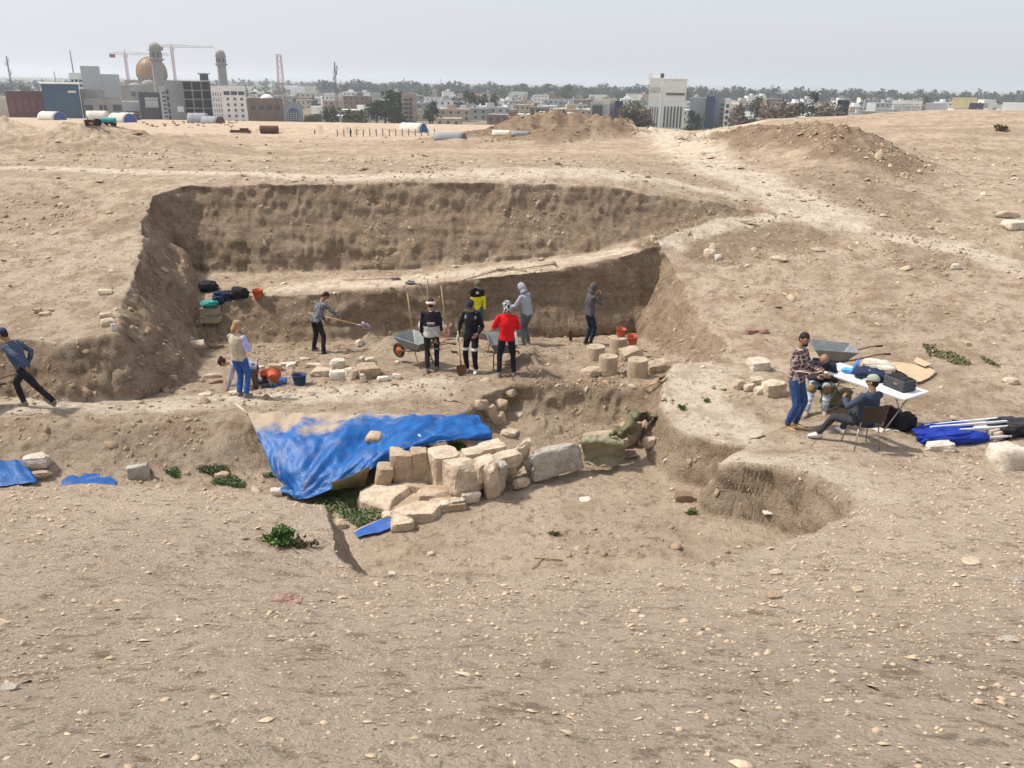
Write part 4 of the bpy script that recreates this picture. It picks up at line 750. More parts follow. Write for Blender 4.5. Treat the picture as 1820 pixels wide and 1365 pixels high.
# ---- tarps and cloth
def sheet(name, rows_, mat_, label, cat, dirt=None, fold=.03, res=7, seed=3, thick=.004, z=False, parent=None, folddir=(1, 4)):
    """cloth surface through a net of points in the place, with creases"""
    G = np.array([[tuple(atz(*q) if z else at(*q)) for q in r_] for r_ in rows_]); nr, nc = G.shape[:2]
    def cr(A, ax, res):
        A = np.moveaxis(A, ax, 0); n = len(A); out = []
        for i in range(n-1):
            p0, p1, p2, p3 = A[max(i-1, 0)], A[i], A[i+1], A[min(i+2, n-1)]
            for k in range(res):
                t = k/res; out.append(.5*((2*p1)+(-p0+p2)*t+(2*p0-5*p1+4*p2-p3)*t*t+(-p0+3*p1-3*p2+p3)*t**3))
        out.append(A[-1]); return np.moveaxis(np.array(out), 0, ax)
    S_ = cr(cr(G, 0, res), 1, res); a, b = S_.shape[:2]
    du = np.gradient(S_, axis=1); dv = np.gradient(S_, axis=0); nn = np.cross(du, dv); nn /= np.linalg.norm(nn, axis=2)[:, :, None]+1e-9
    nn *= np.sign(nn[:, :, 2:3]+1e-6)
    u, v = np.meshgrid(np.linspace(0, nc-1, b), np.linspace(0, nr-1, a))
    w = fbm2(u*folddir[0]*1.0+.3*v, v/folddir[1], .45, 3, seed)*.7+(.5-np.abs(n2(u*2.2+.5*v, v*.45, seed+9)))*.6+.45*(.4-np.abs(n2(u*5+.8*v, v*.9, seed+19)))+.30*(.4-np.abs(n2(u*9-1.6*v, v*.8, seed+29)))+.15*n2(u*16+v*2, v*2.2, seed+39)
    S_ = S_+nn*(w*fold)[:, :, None]
    vs = S_.reshape(-1, 3); mb = MB(); fs = [(i*b+j, i*b+j+1, (i+1)*b+j+1, (i+1)*b+j) for i in range(a-1) for j in range(b-1)]
    me = bpy.data.meshes.new(name); me.from_pydata(vs.tolist(), [], fs); me.update()
    at_ = me.attributes.new('v', 'FLOAT', 'POINT'); at_.data.foreach_set('value', (v/(nr-1)).reshape(-1).astype(np.float32)); at_ = me.attributes.new('u', 'FLOAT', 'POINT'); at_.data.foreach_set('value', (u/(nc-1)).reshape(-1).astype(np.float32))
    o = link(name, me, mat_, parent, True); md = o.modifiers.new('t', 'SOLIDIFY'); md.thickness = thick; md.offset = 0
    if label: tag(o, label, cat)
    return o
def tarp_mat(name, blue, blue2, dirt_v, dirtc=(.40, .31, .22)):
    s = N(name, .5, .35); P = s.pos(); c = s.mix(s.ramp(s.noise(P, 3, 5, .6), .4, .6), blue, blue2)
    u, v = s.attr('u'), s.attr('v'); nn = s.noise(P, 1.6, 7, .65); n_f = s.noise(P, 8, 7, .7)
    k = s.ramp(s.math('ADD', s.math('ADD', v, s.math('MULTIPLY', u, .42)), s.math('MULTIPLY', nn, .6)), dirt_v, dirt_v+.16, 1, 0)
    k = s.math('MULTIPLY', k, s.ramp(n_f, .28, .50, .5, 1.))
    spots = s.math('MULTIPLY', s.ramp(s.noise(P, 2.3, 6, .7), .56, .66), .18)
    k = s.math('MAXIMUM', k, s.math('MAXIMUM', spots, s.ramp(n_f, .55, .75, 0, .12)))
    s.col(s.mix(k, c, dirtc)); s.l(s.ramp(k, 0, 1, .42, .95), s.b.inputs['Roughness']); s.bump(s.noise(P, 26, 6, .6), .5, .02); return s.m
TARP = tarp_mat('blue_tarpaulin', (.002, .105, .36), (.002, .075, .28), .50)
sheet('tarpaulin', [[(440, 737, 14.95), (530, 735, 15.05), (640, 737, 15.1), (735, 740, 15.0), (795, 738, 15.0), (850, 742, 14.9)],
    [(450, 757, 14.45), (540, 762, 14.2), (635, 764, 14.2), (722, 754, 14.3), (790, 750, 14.4), (860, 756, 14.4)],
    [(464, 788, 13.95), (548, 795, 13.65), (632, 783, 13.75), (715, 766, 13.85), (790, 762, 13.95), (870, 765, 14.0)],
    [(482, 826, 13.5), (535, 842, 13.1), (622, 822, 13.2), (700, 796, 13.35), (785, 778, 13.45), (874, 773, 13.7)],
    [(497, 856, 13.2), (536, 872, 12.85), (618, 842, 13.0), (688, 808, 13.15), (775, 783, 13.3), (874, 778, 13.55)],
    [(505, 870, 13.1), (545, 888, 12.7), (622, 856, 12.9), (686, 820, 13.1), (772, 787, 13.25), (872, 783, 13.5)]], TARP, 'large bright blue tarpaulin coated with dust, draped over the stone platform', 'tarpaulin', fold=.085, res=18)
TARP2 = tarp_mat('blue_tarpaulin_clean', (.003, .10, .34), (.002, .075, .27), .40)
sheet('tarpaulin', [[(-90, 812, 13.0), (-20, 814, 13.1), (40, 822, 13.1)], [(-90, 850, 12.5), (-10, 840, 12.7), (62, 850, 12.75)], [(-100, 880, 12.2), (-10, 866, 12.4), (66, 858, 12.6)]], TARP2, 'blue tarpaulin at the left edge of the trench held down by a boulder', 'tarpaulin', fold=.04, res=12, seed=5)
sheet('tarpaulin', [[(100, 852, 13.0), (125, 838, 13.2), (155, 836, 13.25), (185, 842, 13.15), (208, 856, 12.9)], [(92, 868, 12.6), (125, 855, 12.8), (155, 850, 12.9), (185, 856, 12.8), (205, 866, 12.6)], [(80, 885, 12.2), (120, 875, 12.3), (155, 875, 12.3), (185, 875, 12.3), (205, 878, 12.3)]], TARP2, 'small domed blue tarpaulin showing behind the near mound', 'tarpaulin', fold=.02, res=10, seed=6)
TARP3 = tarp_mat('faded_blue_sheet', (.02, .085, .33), (.03, .11, .37), .42)
q0 = drop(640, 940)
def on(px, py, up=.03): p = drop(px, py); return p+Vector((0, 0, up))
def gsheet(name, pts, m_, label, cat, up=.025, fold=.012, res=8, seed=1, thick=.003, parent=None):
    """cloth lying on the ground: points are dropped onto it"""
    rows_ = [[(px, py, (drop(px, py).y)) for px, py in r_] for r_ in pts]
    o = sheet(name, rows_, m_, label, cat, fold=fold, res=res, seed=seed, thick=thick, parent=parent); n = len(o.data.vertices)
    for v in o.data.vertices:
        g_ = gz(v.co.x, v.co.y)+up*.6
        if v.co.z < g_: v.co.z = g_
    o.location.z += up*.4; return o
gsheet('plastic_sheet', [[(628, 948), (660, 934), (700, 922), (722, 918)], [(632, 955), (665, 942), (705, 930), (728, 930)], [(636, 960), (668, 952), (705, 940), (726, 936)]], TARP3, 'narrow blue plastic sheet pinned by two stones on the slab floor', 'plastic sheet', up=.05)
CANV = mat('green_canvas', (.30, .285, .19), (.225, .215, .135), 5, .95, .7, 60, .02)
CANV2 = mat('olive_canvas', (.20, .185, .105), (.13, .12, .07), 5, .95, .7, 60, .02)
sheet('canvas_cloth', [[(1034, 776, -6.10), (1060, 772, -6.10), (1085, 774, -6.08), (1108, 780, -6.12)], [(1034, 788, -6.16), (1062, 784, -6.14), (1088, 786, -6.14), (1111, 792, -6.2)], [(1036, 806, -6.42), (1065, 806, -6.42), (1090, 806, -6.42), (1112, 802, -6.42)], [(1038, 818, -6.57), (1066, 822, -6.58), (1092, 820, -6.57), (1110, 812, -6.55)], [(1048, 826, -6.60), (1072, 831, -6.60), (1094, 827, -6.60), (1106, 820, -6.59)]], CANV, 'pale green canvas cloth hanging over the wall beside the grey slab', 'cloth', z=True, fold=.05, res=10, seed=8, thick=.006)
sheet('canvas_cloth', [[(1090, 768, -6.05), (1112, 748, -5.98), (1130, 728, -5.95), (1150, 733, -6.0), (1168, 738, -6.08)], [(1086, 776, -6.08), (1118, 758, -5.95), (1136, 735, -5.92), (1154, 738, -5.98), (1170, 746, -6.1)], [(1100, 780, -6.25), (1122, 772, -6.20), (1133, 755, -6.2), (1150, 744, -6.1), (1168, 752, -6.2)]], CANV2, 'crumpled olive canvas strip trailing over the small brown blocks', 'cloth', z=True, fold=.11, res=9, seed=12, thick=.01)
rock('wall_footing', atz(1075, 808, -6.62), .80, .40, .45, .35, TANST, 77, .85, .05, 4, 8, 'brown stone footing hidden under the pale green canvas cloth', 'stone', None, (0, 0), .05)
rock('wall_footing', atz(1120, 785, -6.62), .55, .30, .45, .6, TANST, 78, .85, .05, 4, 8, 'brown stone footing under the olive canvas strip', 'stone', None, (0, 0), .05)
SACK = mat('sacking', (.36, .30, .20), (.28, .23, .15), 6, .95, .6, 70, .01)
sheet('sacking_curtain', [[(590, 858, -6.30), (625, 845, -6.30), (660, 826, -6.28)], [(590, 866, -6.6), (625, 858, -6.6), (652, 848, -6.55)], [(588, 872, -6.82), (622, 868, -6.80), (648, 864, -6.78)]], SACK, 'brown sacking hanging below the edge of the big tarp', 'cloth', z=True, fold=.015, res=8, seed=14)
for px, py, w, d, h, y, l, m_ in [(666, 783, .30, .26, .16, 13.7, 'rounded stone weighing down the middle of the big tarp', TANST), (743, 779, .16, .10, .09, 13.65, 'small pale stone on the right part of the big tarp', WHITE), (779, 792, .30, .18, .13, 13.35, 'oval white stone at the tarp edge above the jutting block', WHITE), (773, 777, .11, .08, .06, 13.6, 'tiny stone just above the oval white stone', WHITE)]:
    rock('weight_stone', at(px, py, y), w, d, h, -.15, m_, 500+px, .45, .07, 4, 7, l, 'stone', 'stones weighing down the big tarp', (.25, 0), .15, smooth=True)
# ---- tools
WOOD = mat('pale_wood', (.50, .36, .20), (.40, .27, .14), 14, .7, .3, 50); WOODD = mat('weathered_wood', (.36, .25, .15), (.28, .19, .11), 14, .8, .3, 50)
STEEL = mat('worn_steel', (.30, .29, .28), (.22, .19, .17), 20, .45, .3, 60, .005, .6, .5); RUST = mat('rusty_steel', (.20, .10, .055), (.12, .065, .04), 30, .8, .5, 80, .01, .2)
def align(o, a, b, roll=0.):
    """local +Z runs from a to b"""
    a = Vector(a); b = Vector(b); q = (b-a).to_track_quat('Z', 'Y'); o.rotation_mode = 'QUATERNION'; o.rotation_quaternion = q @ Quaternion((0, 0, 1), roll); o.location = a; return o
def shovel(a, b, bladec, label, roll=0., bl=.30, wood=WOOD, blade_hidden=False, group='long handled shovels'):
    """blade tip at a, handle end at b"""
    L = (Vector(b)-Vector(a)).length; r_ = empty('shovel', (0, 0, 0), 0, label, 'shovel', group)
    MB().tube([(0, 0, bl*.75), (0, 0, L*.6), (0, 0, L)], [.018, .017, .0165], 8).build('handle', wood, r_, True)
    mb = MB(); n = 7; vs = []; prof = [(0, .015), (.05, .07), (.11, .105), (.2, .12), (.27, .118), (.30, .10)]
    for z, hw in prof:
        for i in range(n): t = i/(n-1)*2-1; vs.append((t*hw, .035*(t*t)-.02+.06*z, z))
    mb.add(vs, [(j*n+i, j*n+i+1, (j+1)*n+i+1, (j+1)*n+i) for j in range(len(prof)-1) for i in range(n-1)])
    o = mb.build('blade', bladec, r_, True); md = o.modifiers.new('s', 'SOLIDIFY'); md.thickness = .004
    MB().tube([(0, .0, .24), (0, .0, .40)], [.024, .021], 8).build('socket', bladec, r_, True)
    align(r_, a, b, roll); return r_
def pick(a, b, label, roll=0., wood=WOODD):
    """head at a, handle end at b"""
    L = (Vector(b)-Vector(a)).length; r_ = empty('pickaxe', (0, 0, 0), 0, label, 'pickaxe', 'picks lying on the upper ledge')
    MB().tube([(0, 0, -.05), (0, 0, L*.5), (0, 0, L)], [(.022, .030), .018, .019], 8).build('handle', wood, r_, True)
    MB().tube([(-.26, 0, -.07), (-.14, 0, -.015), (0, 0, 0), (.14, 0, -.015), (.25, 0, -.06)], [(.006, .008), (.015, .018), (.028, .030), (.020, .018), (.006, .032)], 8).build('head', RUST, r_, True)
    align(r_, a, b, roll); return r_
PURP = mat('purple_blade', (.23, .045, .20), (.50, .46, .48), 9, .5, .2, 60); ORNG = mat('orange_blade', (.62, .12, .035), (.62, .60, .57), 9, .5, .2, 60); DKB = mat('dark_blade', (.04, .045, .06), (.09, .09, .10), 9, .5, .2, 60)
def up(p, z): return Vector(p)+Vector((0, 0, z))
def stand(px, py, pxt, pyt, label, c, dy=.0, **k):
    a = drop(px, py); b = at(pxt, pyt, a.y+dy); return shovel(up(a, -.06), b, c, label, **k)
stand(737, 612, 724, 522, 'shovel standing left of the headband man, handle leaning left', DKB, .1)
stand(762, 618, 760, 496, 'tall shovel standing behind the headband man with its handle above his head', DKB, .0, wood=WOODD)
a = drop(795, 603); shovel(up(a, .02), at(784, 508, a.y+.15), ORNG, 'orange bladed shovel standing right of the headband man')
a = wpt(I_sweat, (.0, 0, 0)); b_ = drop(660, 596)
shovel(at(661, 583, I_sweat['L'].y+.25), at(548, 556, I_sweat['L'].y+.55), PURP, 'purple bladed shovel held out level by the stooping man', roll=1.2)
w_ = wpt(I_blk, I_blk['wr'][1]); shovel(drop(821, 668)+Vector((0, 0, -.05)), w_+Vector((.0, 0, .10)), RUST, 'short shovel the man in the black tracksuit leans on')
a = drop(1014, 606); shovel(up(a, -.02), at(1011, 567, a.y+.05), RUST, 'spade leaning on the wall left of the charcoal hooded man', wood=WOODD)
for a, b_, c, l in [((712, 497), (608, 499), PURP, 'purple bladed shovel lying on the upper ledge'), ((720, 505), (748, 507), DKB, 'short dark bladed shovel lying on the ledge edge')]:
    shovel(up(drop(*a), .04), up(drop(*b_), .04), c, l, roll=.2, group=None)
for a, b_, l in [((888, 482), (823, 500), 'pickaxe lying aslant on the ledge above the camouflage cap'), ((905, 480), (936, 484), 'short pickaxe in the middle of the upper ledge'), ((985, 472), (925, 480), 'long pickaxe at the right of the upper ledge')]:
    pick(up(drop(*a), .05), up(drop(*b_), .04), l)
shovel(up(drop(1196, 668), -.02), up(drop(1142, 692), .04), RUST, 'pole handled tool lying against the terrace bank', roll=.5, wood=WOOD, group=None)
def stick(a, b_, r_, label, m_, cat='stick'):
    o = MB().tube([up(drop(*a), r_), up(drop(*a), r_).lerp(up(drop(*b_), r_), .5)+Vector((0, 0, .004)), up(drop(*b_), r_)], [r_, r_*.95, r_*.8], 7).build('stick', m_, None, True); return tag(o, label, cat)
stick((420, 720), (440, 737), .022, 'pale wooden batten at the upper corner of the big tarp', mat('bare_batten', (.62, .52, .38)))
s = N('scale_bar', .6, .3); zz_ = s.math('FRACT', s.math('MULTIPLY', s.xyz(s.pos())[0], 4.0)); s.col(s.mix(s.math('GREATER_THAN', zz_, .5), (.03, .03, .03), (.5, .35, .25)))
stick((790, 712), (820, 716), .016, 'dark banded measuring rod lying on the earth above the tarp', s.m, 'measuring rod')
stick((950, 992), (1000, 997), .012, 'thin dark twig on the slab floor', WOODD); stick((945, 1012), (968, 992), .009, 'second thin twig crossing towards the near rim', WOODD)
# ---- buckets
def bucket(p, r_, h, m_, label, tilt=(0, 0, 0), group='builder buckets', sc=1.):
    root = empty('bucket', p, 0, label, 'bucket', group); root.rotation_euler = tilt
    mb = MB(); mb.lathe([(r_*.72, 0), (r_*.80, h*.3), (r_*.98, h*.96), (r_*1.06, h*.965), (r_*1.06, h), (r_*.95, h), (r_*.78, h*.3), (r_*.68, .02), (.01, .02)], 20, cap=False); mb.lathe([(.002, 0), (r_*.72, 0)], 20, cap=False)
    mb.build('shell', m_, root, True)
    pts = [(r_*1.06*math.cos(t), r_*.25*math.sin(t)-.02, h*.97+.0+.02*math.sin(t)) for t in [math.pi*i/8 for i in range(9)]]
    MB().tube(pts, .005, 5).build('handle', RUST, root, True); return root
OB = mat('orange_plastic', (.50, .11, .05), (.40, .085, .04), 12, .55, .2, 50); BB = mat('dark_blue_plastic', (.02, .05, .13), (.03, .065, .15), 12, .5, .2, 50)
bucket(drop(459, 530), .155, .25, OB, 'orange bucket standing on the ledge right of the bags')
bucket(drop(533, 684), .165, .25, BB, 'dark blue bucket left of the white rubble', group=None)
p = drop(480, 680); bucket(up(p, .02), .19, .26, OB, 'upright orange bucket behind the vest wearer', (0.1, -.1, 0)); bucket(up(drop(482, 690), .14)+Vector((0, .18, .0)), .17, .28, OB, 'orange bucket tipped on its side with its base towards the camera', (-1.45, .3, .3))
bucket(up(drop(1098, 630), .46)+Vector((.05, .15, 0)), .13, .20, OB, 'orange bucket standing on the rear drum', (.05, .12, 0)); bucket(up(drop(1124, 636), .34)+Vector((0, .12, 0)), .14, .22, OB, 'orange bucket tilted on the broken drum', (.1, -.2, .4))
gsheet('plastic_sheet', [[(452, 672), (480, 672), (510, 672)], [(450, 684), (480, 690), (508, 682)]], TARP2, 'scrap of blue plastic under the tipped orange buckets', 'plastic sheet', up=.02)
# ---- wheelbarrows
TRAY = mat('galvanised_tray', (.19, .21, .215), (.27, .275, .27), 6, .5, .2, 40, .005, .3, .4); FRAME = mat('brown_frame', (.14, .085, .055), (.20, .12, .08), 20, .7); TYRE = mat('tyre', (.03, .03, .03), (.07, .06, .05), 20, .9); ORIM = mat('orange_rim', (.62, .16, .035), (.50, .12, .03), 20, .6)
def barrow(p, rz, label, tilt=0., load=False, roll=0., group='wheelbarrows on the dig'):
    """wheel towards +Y, handles towards -Y"""
    r_ = empty('wheelbarrow', p, rz, label, 'wheelbarrow', group)
    if tilt or roll: r_.rotation_euler = (tilt, roll, rz)
    o_ = [(-.33, -.42, .62), (.33, -.42, .62), (.36, .48, .66), (-.36, .48, .66), (-.17, -.20, .34), (.17, -.20, .34), (.16, .22, .34), (-.16, .22, .34)]
    mb = MB(); mb.add(o_, [(4, 5, 6, 7), (0, 1, 5, 4), (1, 2, 6, 5), (2, 3, 7, 6), (3, 0, 4, 7)])
    t = mb.build('tray', TRAY, r_); bv = t.modifiers.new('b', 'BEVEL'); bv.width = .03; bv.segments = 2; md = t.modifiers.new('s', 'SOLIDIFY'); md.thickness = .012; md.offset = 1
    rim = [Vector(q) for q in o_[:4]]; mr = MB()
    for i in range(4): mr.tube([rim[i], rim[(i+1) % 4]], .012, 6)
    mr.build('rim', TRAY, t)
    for s_ in (1, -1): MB().tube([(.04*s_, .62, .20), (.18*s_, .10, .32), (.24*s_, -.35, .44), (.27*s_, -.80, .60), (.27*s_, -1.0, .62)], .017, 7).build('shaft', FRAME, r_, True); MB().tube([(.27*s_, -.90, .61), (.27*s_, -1.03, .622)], .022, 7).build('grip', TYRE, r_, True)
    for s_ in (1, -1): MB().tube([(.22*s_, -.15, .38), (.24*s_, -.30, .02), (.24*s_, -.36, .0)], .015, 6).build('leg', FRAME, r_, True)
    MB().tube([(-.24, -.28, .10), (.24, -.28, .10)], .012, 6).build('brace', FRAME, r_, True)
    w = MB(); n = 20
    for k in range(n):
        pass
    pts = [(0, .62+.155*math.cos(a), .19+.155*math.sin(a)) for a in [2*math.pi*i/n for i in range(n+1)]]
    ty = MB().tube(pts, .036, 8, cap=False).build('wheel', TYRE, r_, True)
    M_ = Matrix.Translation((0, .62, .19)) @ Matrix.Rotation(PI/2, 4, 'Y'); MB().lathe([(.01, -.03), (.04, -.03), (.05, -.012), (.12, -.012), (.125, .0), (.12, .012), (.05, .012), (.04, .03), (.01, .03)], 16, M=M_).build('wheel_disc', ORIM, ty, True)
    if load:
        P, F = rockmesh(.56, .7, .3, 33, .5, .12, 2, 8); m2 = MB(); m2.add([(x, y+.02, z+.60) for x, y, z in P], F); m2.build('soil_load', mat('barrow_soil', (.26, .18, .115), (.20, .135, .085), 9), r_, True)
    return r_
p = wpt(I_band, (0, 0, 0)); barrow(p+Vector((-.42, .60, 0)), .9, 'grey wheelbarrow with orange wheel left of the headband man', group='wheelbarrows on the dig')
barrow(drop(893, 652)+Vector((.0, .15, 0)), .1, 'empty wheelbarrow held by the man in the red shirt', )
barrow(drop(868, 625)+Vector((.02, .1, 0)), -.8, 'loaded wheelbarrow between the black tracksuit and the light grey hood', load=True)
wl = wpt(I_left, I_left['wr'][1]); barrow(Vector((I_left['L'].x-1.15, I_left['L'].y-.05, I_left['L'].z)), PI/2, 'wheelbarrow at the left edge pushed by the man in the striped shirt', group=None)
tp = drop(1492, 686); barrow(Vector((tp.x, tp.y+.55, gz(tp.x, tp.y+.55)+.02)), 1.45, 'grey wheelbarrow parked behind the white table', group=None)
# ================================================================ CAMP: TABLE, CHAIRS, BAGS, GAZEBO
WPL = mat('white_plastic', (.80, .80, .80), (.74, .74, .74), 4, .45, .1, 30, .004, 0, .4); CHR = mat('chrome_tube', (.42, .41, .40), (.30, .29, .28), 10, .35, .1, 30, .004, .8, .5)
zt = I_cap['L'].z+.76
c_ = [atz(1475, 665, zt), atz(1583, 700, zt), atz(1622, 686, zt), atz(1515, 650, zt)]
mid = sum(c_, Vector())/4; ax = ((c_[1]+c_[2])-(c_[0]+c_[3])); ang = math.atan2(ax.y, ax.x); TL = 1.80; TW = .72
tb = empty('folding_table', (mid.x, mid.y, zt-.76), ang, 'white folding table with crossed metal legs holding bags and a blue bottle', 'table')
t = MB(); t.box((0, 0, .745), (TL, TW, .03)); o = t.build('table_top', WPL, tb); bv = o.modifiers.new('b', 'BEVEL'); bv.width = .012; bv.segments = 3
t = MB(); [t.tube([(-TL/2+.03, s_*(TW/2-.02), .722), (TL/2-.03, s_*(TW/2-.02), .722)], .014, 6) for s_ in (1, -1)]; t.build('edge_rail', WPL, o)
for s_ in (1, -1):
    for q in (1, -1): MB().tube([(s_*(TL/2-.22)+q*.012, -q*.30, .725), (s_*(TL/2-.30)+q*.012, q*.30, .02)], .0135, 8).build('leg', CHR, tb, True)
    MB().tube([(s_*(TL/2-.30), -.33, .016), (s_*(TL/2-.30), .33, .016)], .014, 8).build('foot_bar', CHR, tb, True)
def T2(u, v, z=.76): return tb.location+Matrix.Rotation(ang, 3, 'Z') @ Vector((u*TL/2, v*TW/2, z))
def chair(p, rz, m_, label):
    r_ = empty('stacking_chair', p, rz, label, 'chair', 'moulded chairs at the table')
    def shell(rows_, name, th=.012):
        n = len(rows_[0]); mb = MB(); mb.add([q for r in rows_ for q in r], [(j*n+i, j*n+i+1, (j+1)*n+i+1, (j+1)*n+i) for j in range(len(rows_)-1) for i in range(n-1)])
        o = mb.build(name, m_, r_, True); md = o.modifiers.new('s', 'SOLIDIFY'); md.thickness = th; md.offset = 0; su = o.modifiers.new('u', 'SUBSURF'); su.levels = 1; su.render_levels = 1; return o
    xs_ = [-.22, -.15, 0, .15, .22]
    shell([[(x*(.95 if y > .1 else 1), y, .45-.03*(1-(x/.22)**2)-(.03 if y > .2 else 0)) for x in xs_] for y in (-.20, -.1, .05, .18, .24)], 'seat')
    bk = shell([[(x, -.22-.16*(z-.50)-.03*(1-(x/.22)**2), z) for x in xs_] for z in (.54, .60, .70, .80, .86)], 'backrest')
    for s_ in (1, -1):
        for q in (1, -1): MB().tube([(s_*.17, q*.15, .43), (s_*.225, q*.22, .0)], .011, 7).build('leg', CHR, r_, True)
        MB().tube([(s_*.17, -.16, .42), (s_*.19, -.215, .48), (s_*.195, -.25, .70)], .011, 7).build('back_support', CHR, r_, True)
    return r_
BRN = mat('brown_plastic', (.022, .014, .011), (.03, .02, .015), 8, .35, .05, 30, .003, 0, .5)
pw = wpt(I_cap, (0, -.22, 0)); chair(pw+Vector((.0, .0, 0)), .12, BRN, 'dark brown moulded chair under the man in the pale green cap')
f = Matrix.Rotation(I_bald['face'], 3, 'Z'); chair(I_bald['L']+f @ Vector((0, -.22, 0)), I_bald['face'], BRN, 'dark moulded chair under the bald man')
# phones and kneepads
def phone(I, s_=1, label=''):
    p = wpt(I, I['wr'][s_]+(I['wr'][s_]-I['el'][s_]).normalized()*.10+Vector((0, .0, .03))); mb = MB(); mb.box((0, 0, 0), (.075, .15, .009)); o = mb.build('phone', mat('phone_glass', (.55, .58, .62), (.5, .52, .56), rough=.15, bump=0), None); bv = o.modifiers.new('b', 'BEVEL'); bv.width = .004; o.location = p; o.rotation_euler = (.5, 0, I['face']); return tag(o, label, 'phone')
phone(I_pl, 1, 'pale phone in the hand of the man in the plaid shirt'); phone(I_bald, 1, 'phone in the hand of the bald seated man')
for s_ in (1, -1):
    K = I_bald['kn'][s_]; mb = MB(); mb.ball(K+Vector((0, .01, -.01)), (.085, .085, .10), 12, 8); o = mb.build('knee_pad', mat('tan_pad', (.22, .15, .07), (.17, .11, .05)), I_bald['root'], True)
# bags and clothes: soft lumps shaped by noise
def soft(name, p, dims, m_, label, cat='bag', rz=0., seed=1, amp=.16, box=.55, n=12, tilt=(0, 0), parts=None, sc=.55):
    P, F = rockmesh(2, 2, 2, seed, box, 0, 0, n); P = P*(1+amp*fbm3(P[:, 0]+seed, P[:, 1], P[:, 2], sc, 3, seed))[:, None]; P[:, 2] = np.maximum(P[:, 2], -.85); P = P*np.array(dims)/2
    root = empty(name, Vector(p)+Vector((0, 0, dims[2]*.42)), rz, label, cat); root.rotation_euler = (tilt[0], tilt[1], rz)
    me = bpy.data.meshes.new('body'); me.from_pydata(P.tolist(), [], F); me.update(); link('shell', me, m_, root, True); return root
NAVYB = mat('navy_fabric', (.018, .024, .06), (.03, .038, .085), 9, .9, .5, 60); BLKB = mat('black_fabric', (.014, .014, .017), (.03, .03, .034), 9, .85, .5, 60); GRYB = mat('grey_nylon', (.05, .052, .062), (.075, .078, .09), 9, .7, .4, 60)
b1 = soft('clothes_bundle', T2(-.05, .18), (.52, .36, .17), NAVYB, 'navy jacket bundled on the table behind the blue bottle', 'jacket', ang+.3, 21, .30, .35)
b2 = soft('shoulder_bag', T2(.58, .10), (.46, .30, .22), GRYB, 'dark grey camera bag with small orange label on the right of the table', 'bag', ang-.15, 22, .06, .8)
MB().box((.05, -.155, .03), (.07, .012, .03)).build('label_patch', mat('orange_patch', (.5, .17, .08), rough=.6), b2)
MB().tube([(-.20, .05, .05), (-.28, .12, .10), (-.20, .2, .06), (0, .18, .02)], (.014), 6).build('strap', BLKB, b2, True)
MB().box((0, 0, .112), (.36, .24, .02)).build('flap', BLKB, b2)
MB().tube([(-.22, -.06, .02), (-.02, -.09, .10), (.22, -.05, .0)], .010, 6).build('cuff', mat('pale_trim', (.6, .6, .62)), b1, True)
bp = T2(-.42, .05); bt = empty('water_bottle', bp, .3, 'blue plastic water bottle leaning on the table', 'bottle'); bt.rotation_euler = (.0, .25, 0)
s = N('blue_clear_plastic', .15, .5); s.b.inputs['Transmission Weight'].default_value = .6; s.col((.12, .35, .85))
MB().lathe([(.042, 0), (.045, .02), (.043, .08), (.045, .14), (.044, .20), (.018, .255), (.016, .28)], 16).build('shell', s.m, bt, True); MB().lathe([(.018, .28), (.018, .305)], 12).build('cap', mat('blue_cap', (.05, .12, .6)), bt)
soft('plastic_bag', T2(-.50, -.05), (.22, .16, .08), mat('blue_bag', (.08, .32, .85), (.2, .5, .9), 9, .4), 'crumpled light blue plastic bag at the foot of the bottle', 'plastic bag', 0, 23, .4, .3, 8)
for u, v, l in [(.10, -.55, 'small taupe object near the front edge of the table'), (.22, -.50, 'second little object near the front edge of the table')]:
    mb = MB(); mb.box((0, 0, .012), (.10, .05, .02), jit=.004); o = mb.build('small_tool', mat('taupe_tool', (.35, .30, .25))); o.location = T2(u, v, .762); o.rotation_euler = (0, 0, ang+.5); tag(o, l, 'tool')
soft('backpack', T2(.42, .25, .0), (.46, .34, .34), mat('maroon_fabric', (.05, .012, .022), (.015, .012, .016), 6, .9), 'maroon and black backpack on the ground under the table', 'backpack', .4, 24, .2, .5)
soft('backpack', T2(.72, .55, .0), (.34, .3, .3), BLKB, 'black bag on the ground beyond the table legs', 'bag', .4, 26, .2, .5)
soft('rucksack', T2(-.85, .55, .0), (.5, .36, .34), mat('khaki_fabric', (.22, .20, .13), (.16, .145, .09), 6, .9), 'khaki rucksack on the ground behind the bald man chair', 'rucksack', .2, 25, .2, .5)
mb = MB(); mb.box((0, 0, .01), (.5, .3, .015)); o = mb.build('paper_folder', mat('pale_paper', (.68, .63, .55))); o.location = T2(.62, -.3, 0); o.rotation_euler = (0, .05, .4); tag(o, 'pale folder lying flat under the right end of the table', 'folder')
CARD = mat('cardboard', (.52, .39, .26), (.46, .34, .22), 5, .9, .2, 60)
gsheet('cardboard_sheet', [[(1575, 648), (1620, 650), (1665, 664)], [(1590, 660), (1625, 665), (1650, 676)], [(1612, 672), (1618, 678), (1628, 684)]], CARD, 'flattened brown cardboard sheet on the ground behind the table', 'cardboard', up=.05, fold=.01, thick=.006)
gsheet('cardboard_sheet', [[(1628, 643), (1655, 655)], [(1622, 650), (1642, 660)]], CARD, 'small folded cardboard flap beyond the big sheet', 'cardboard', up=.10, fold=.01, thick=.01)
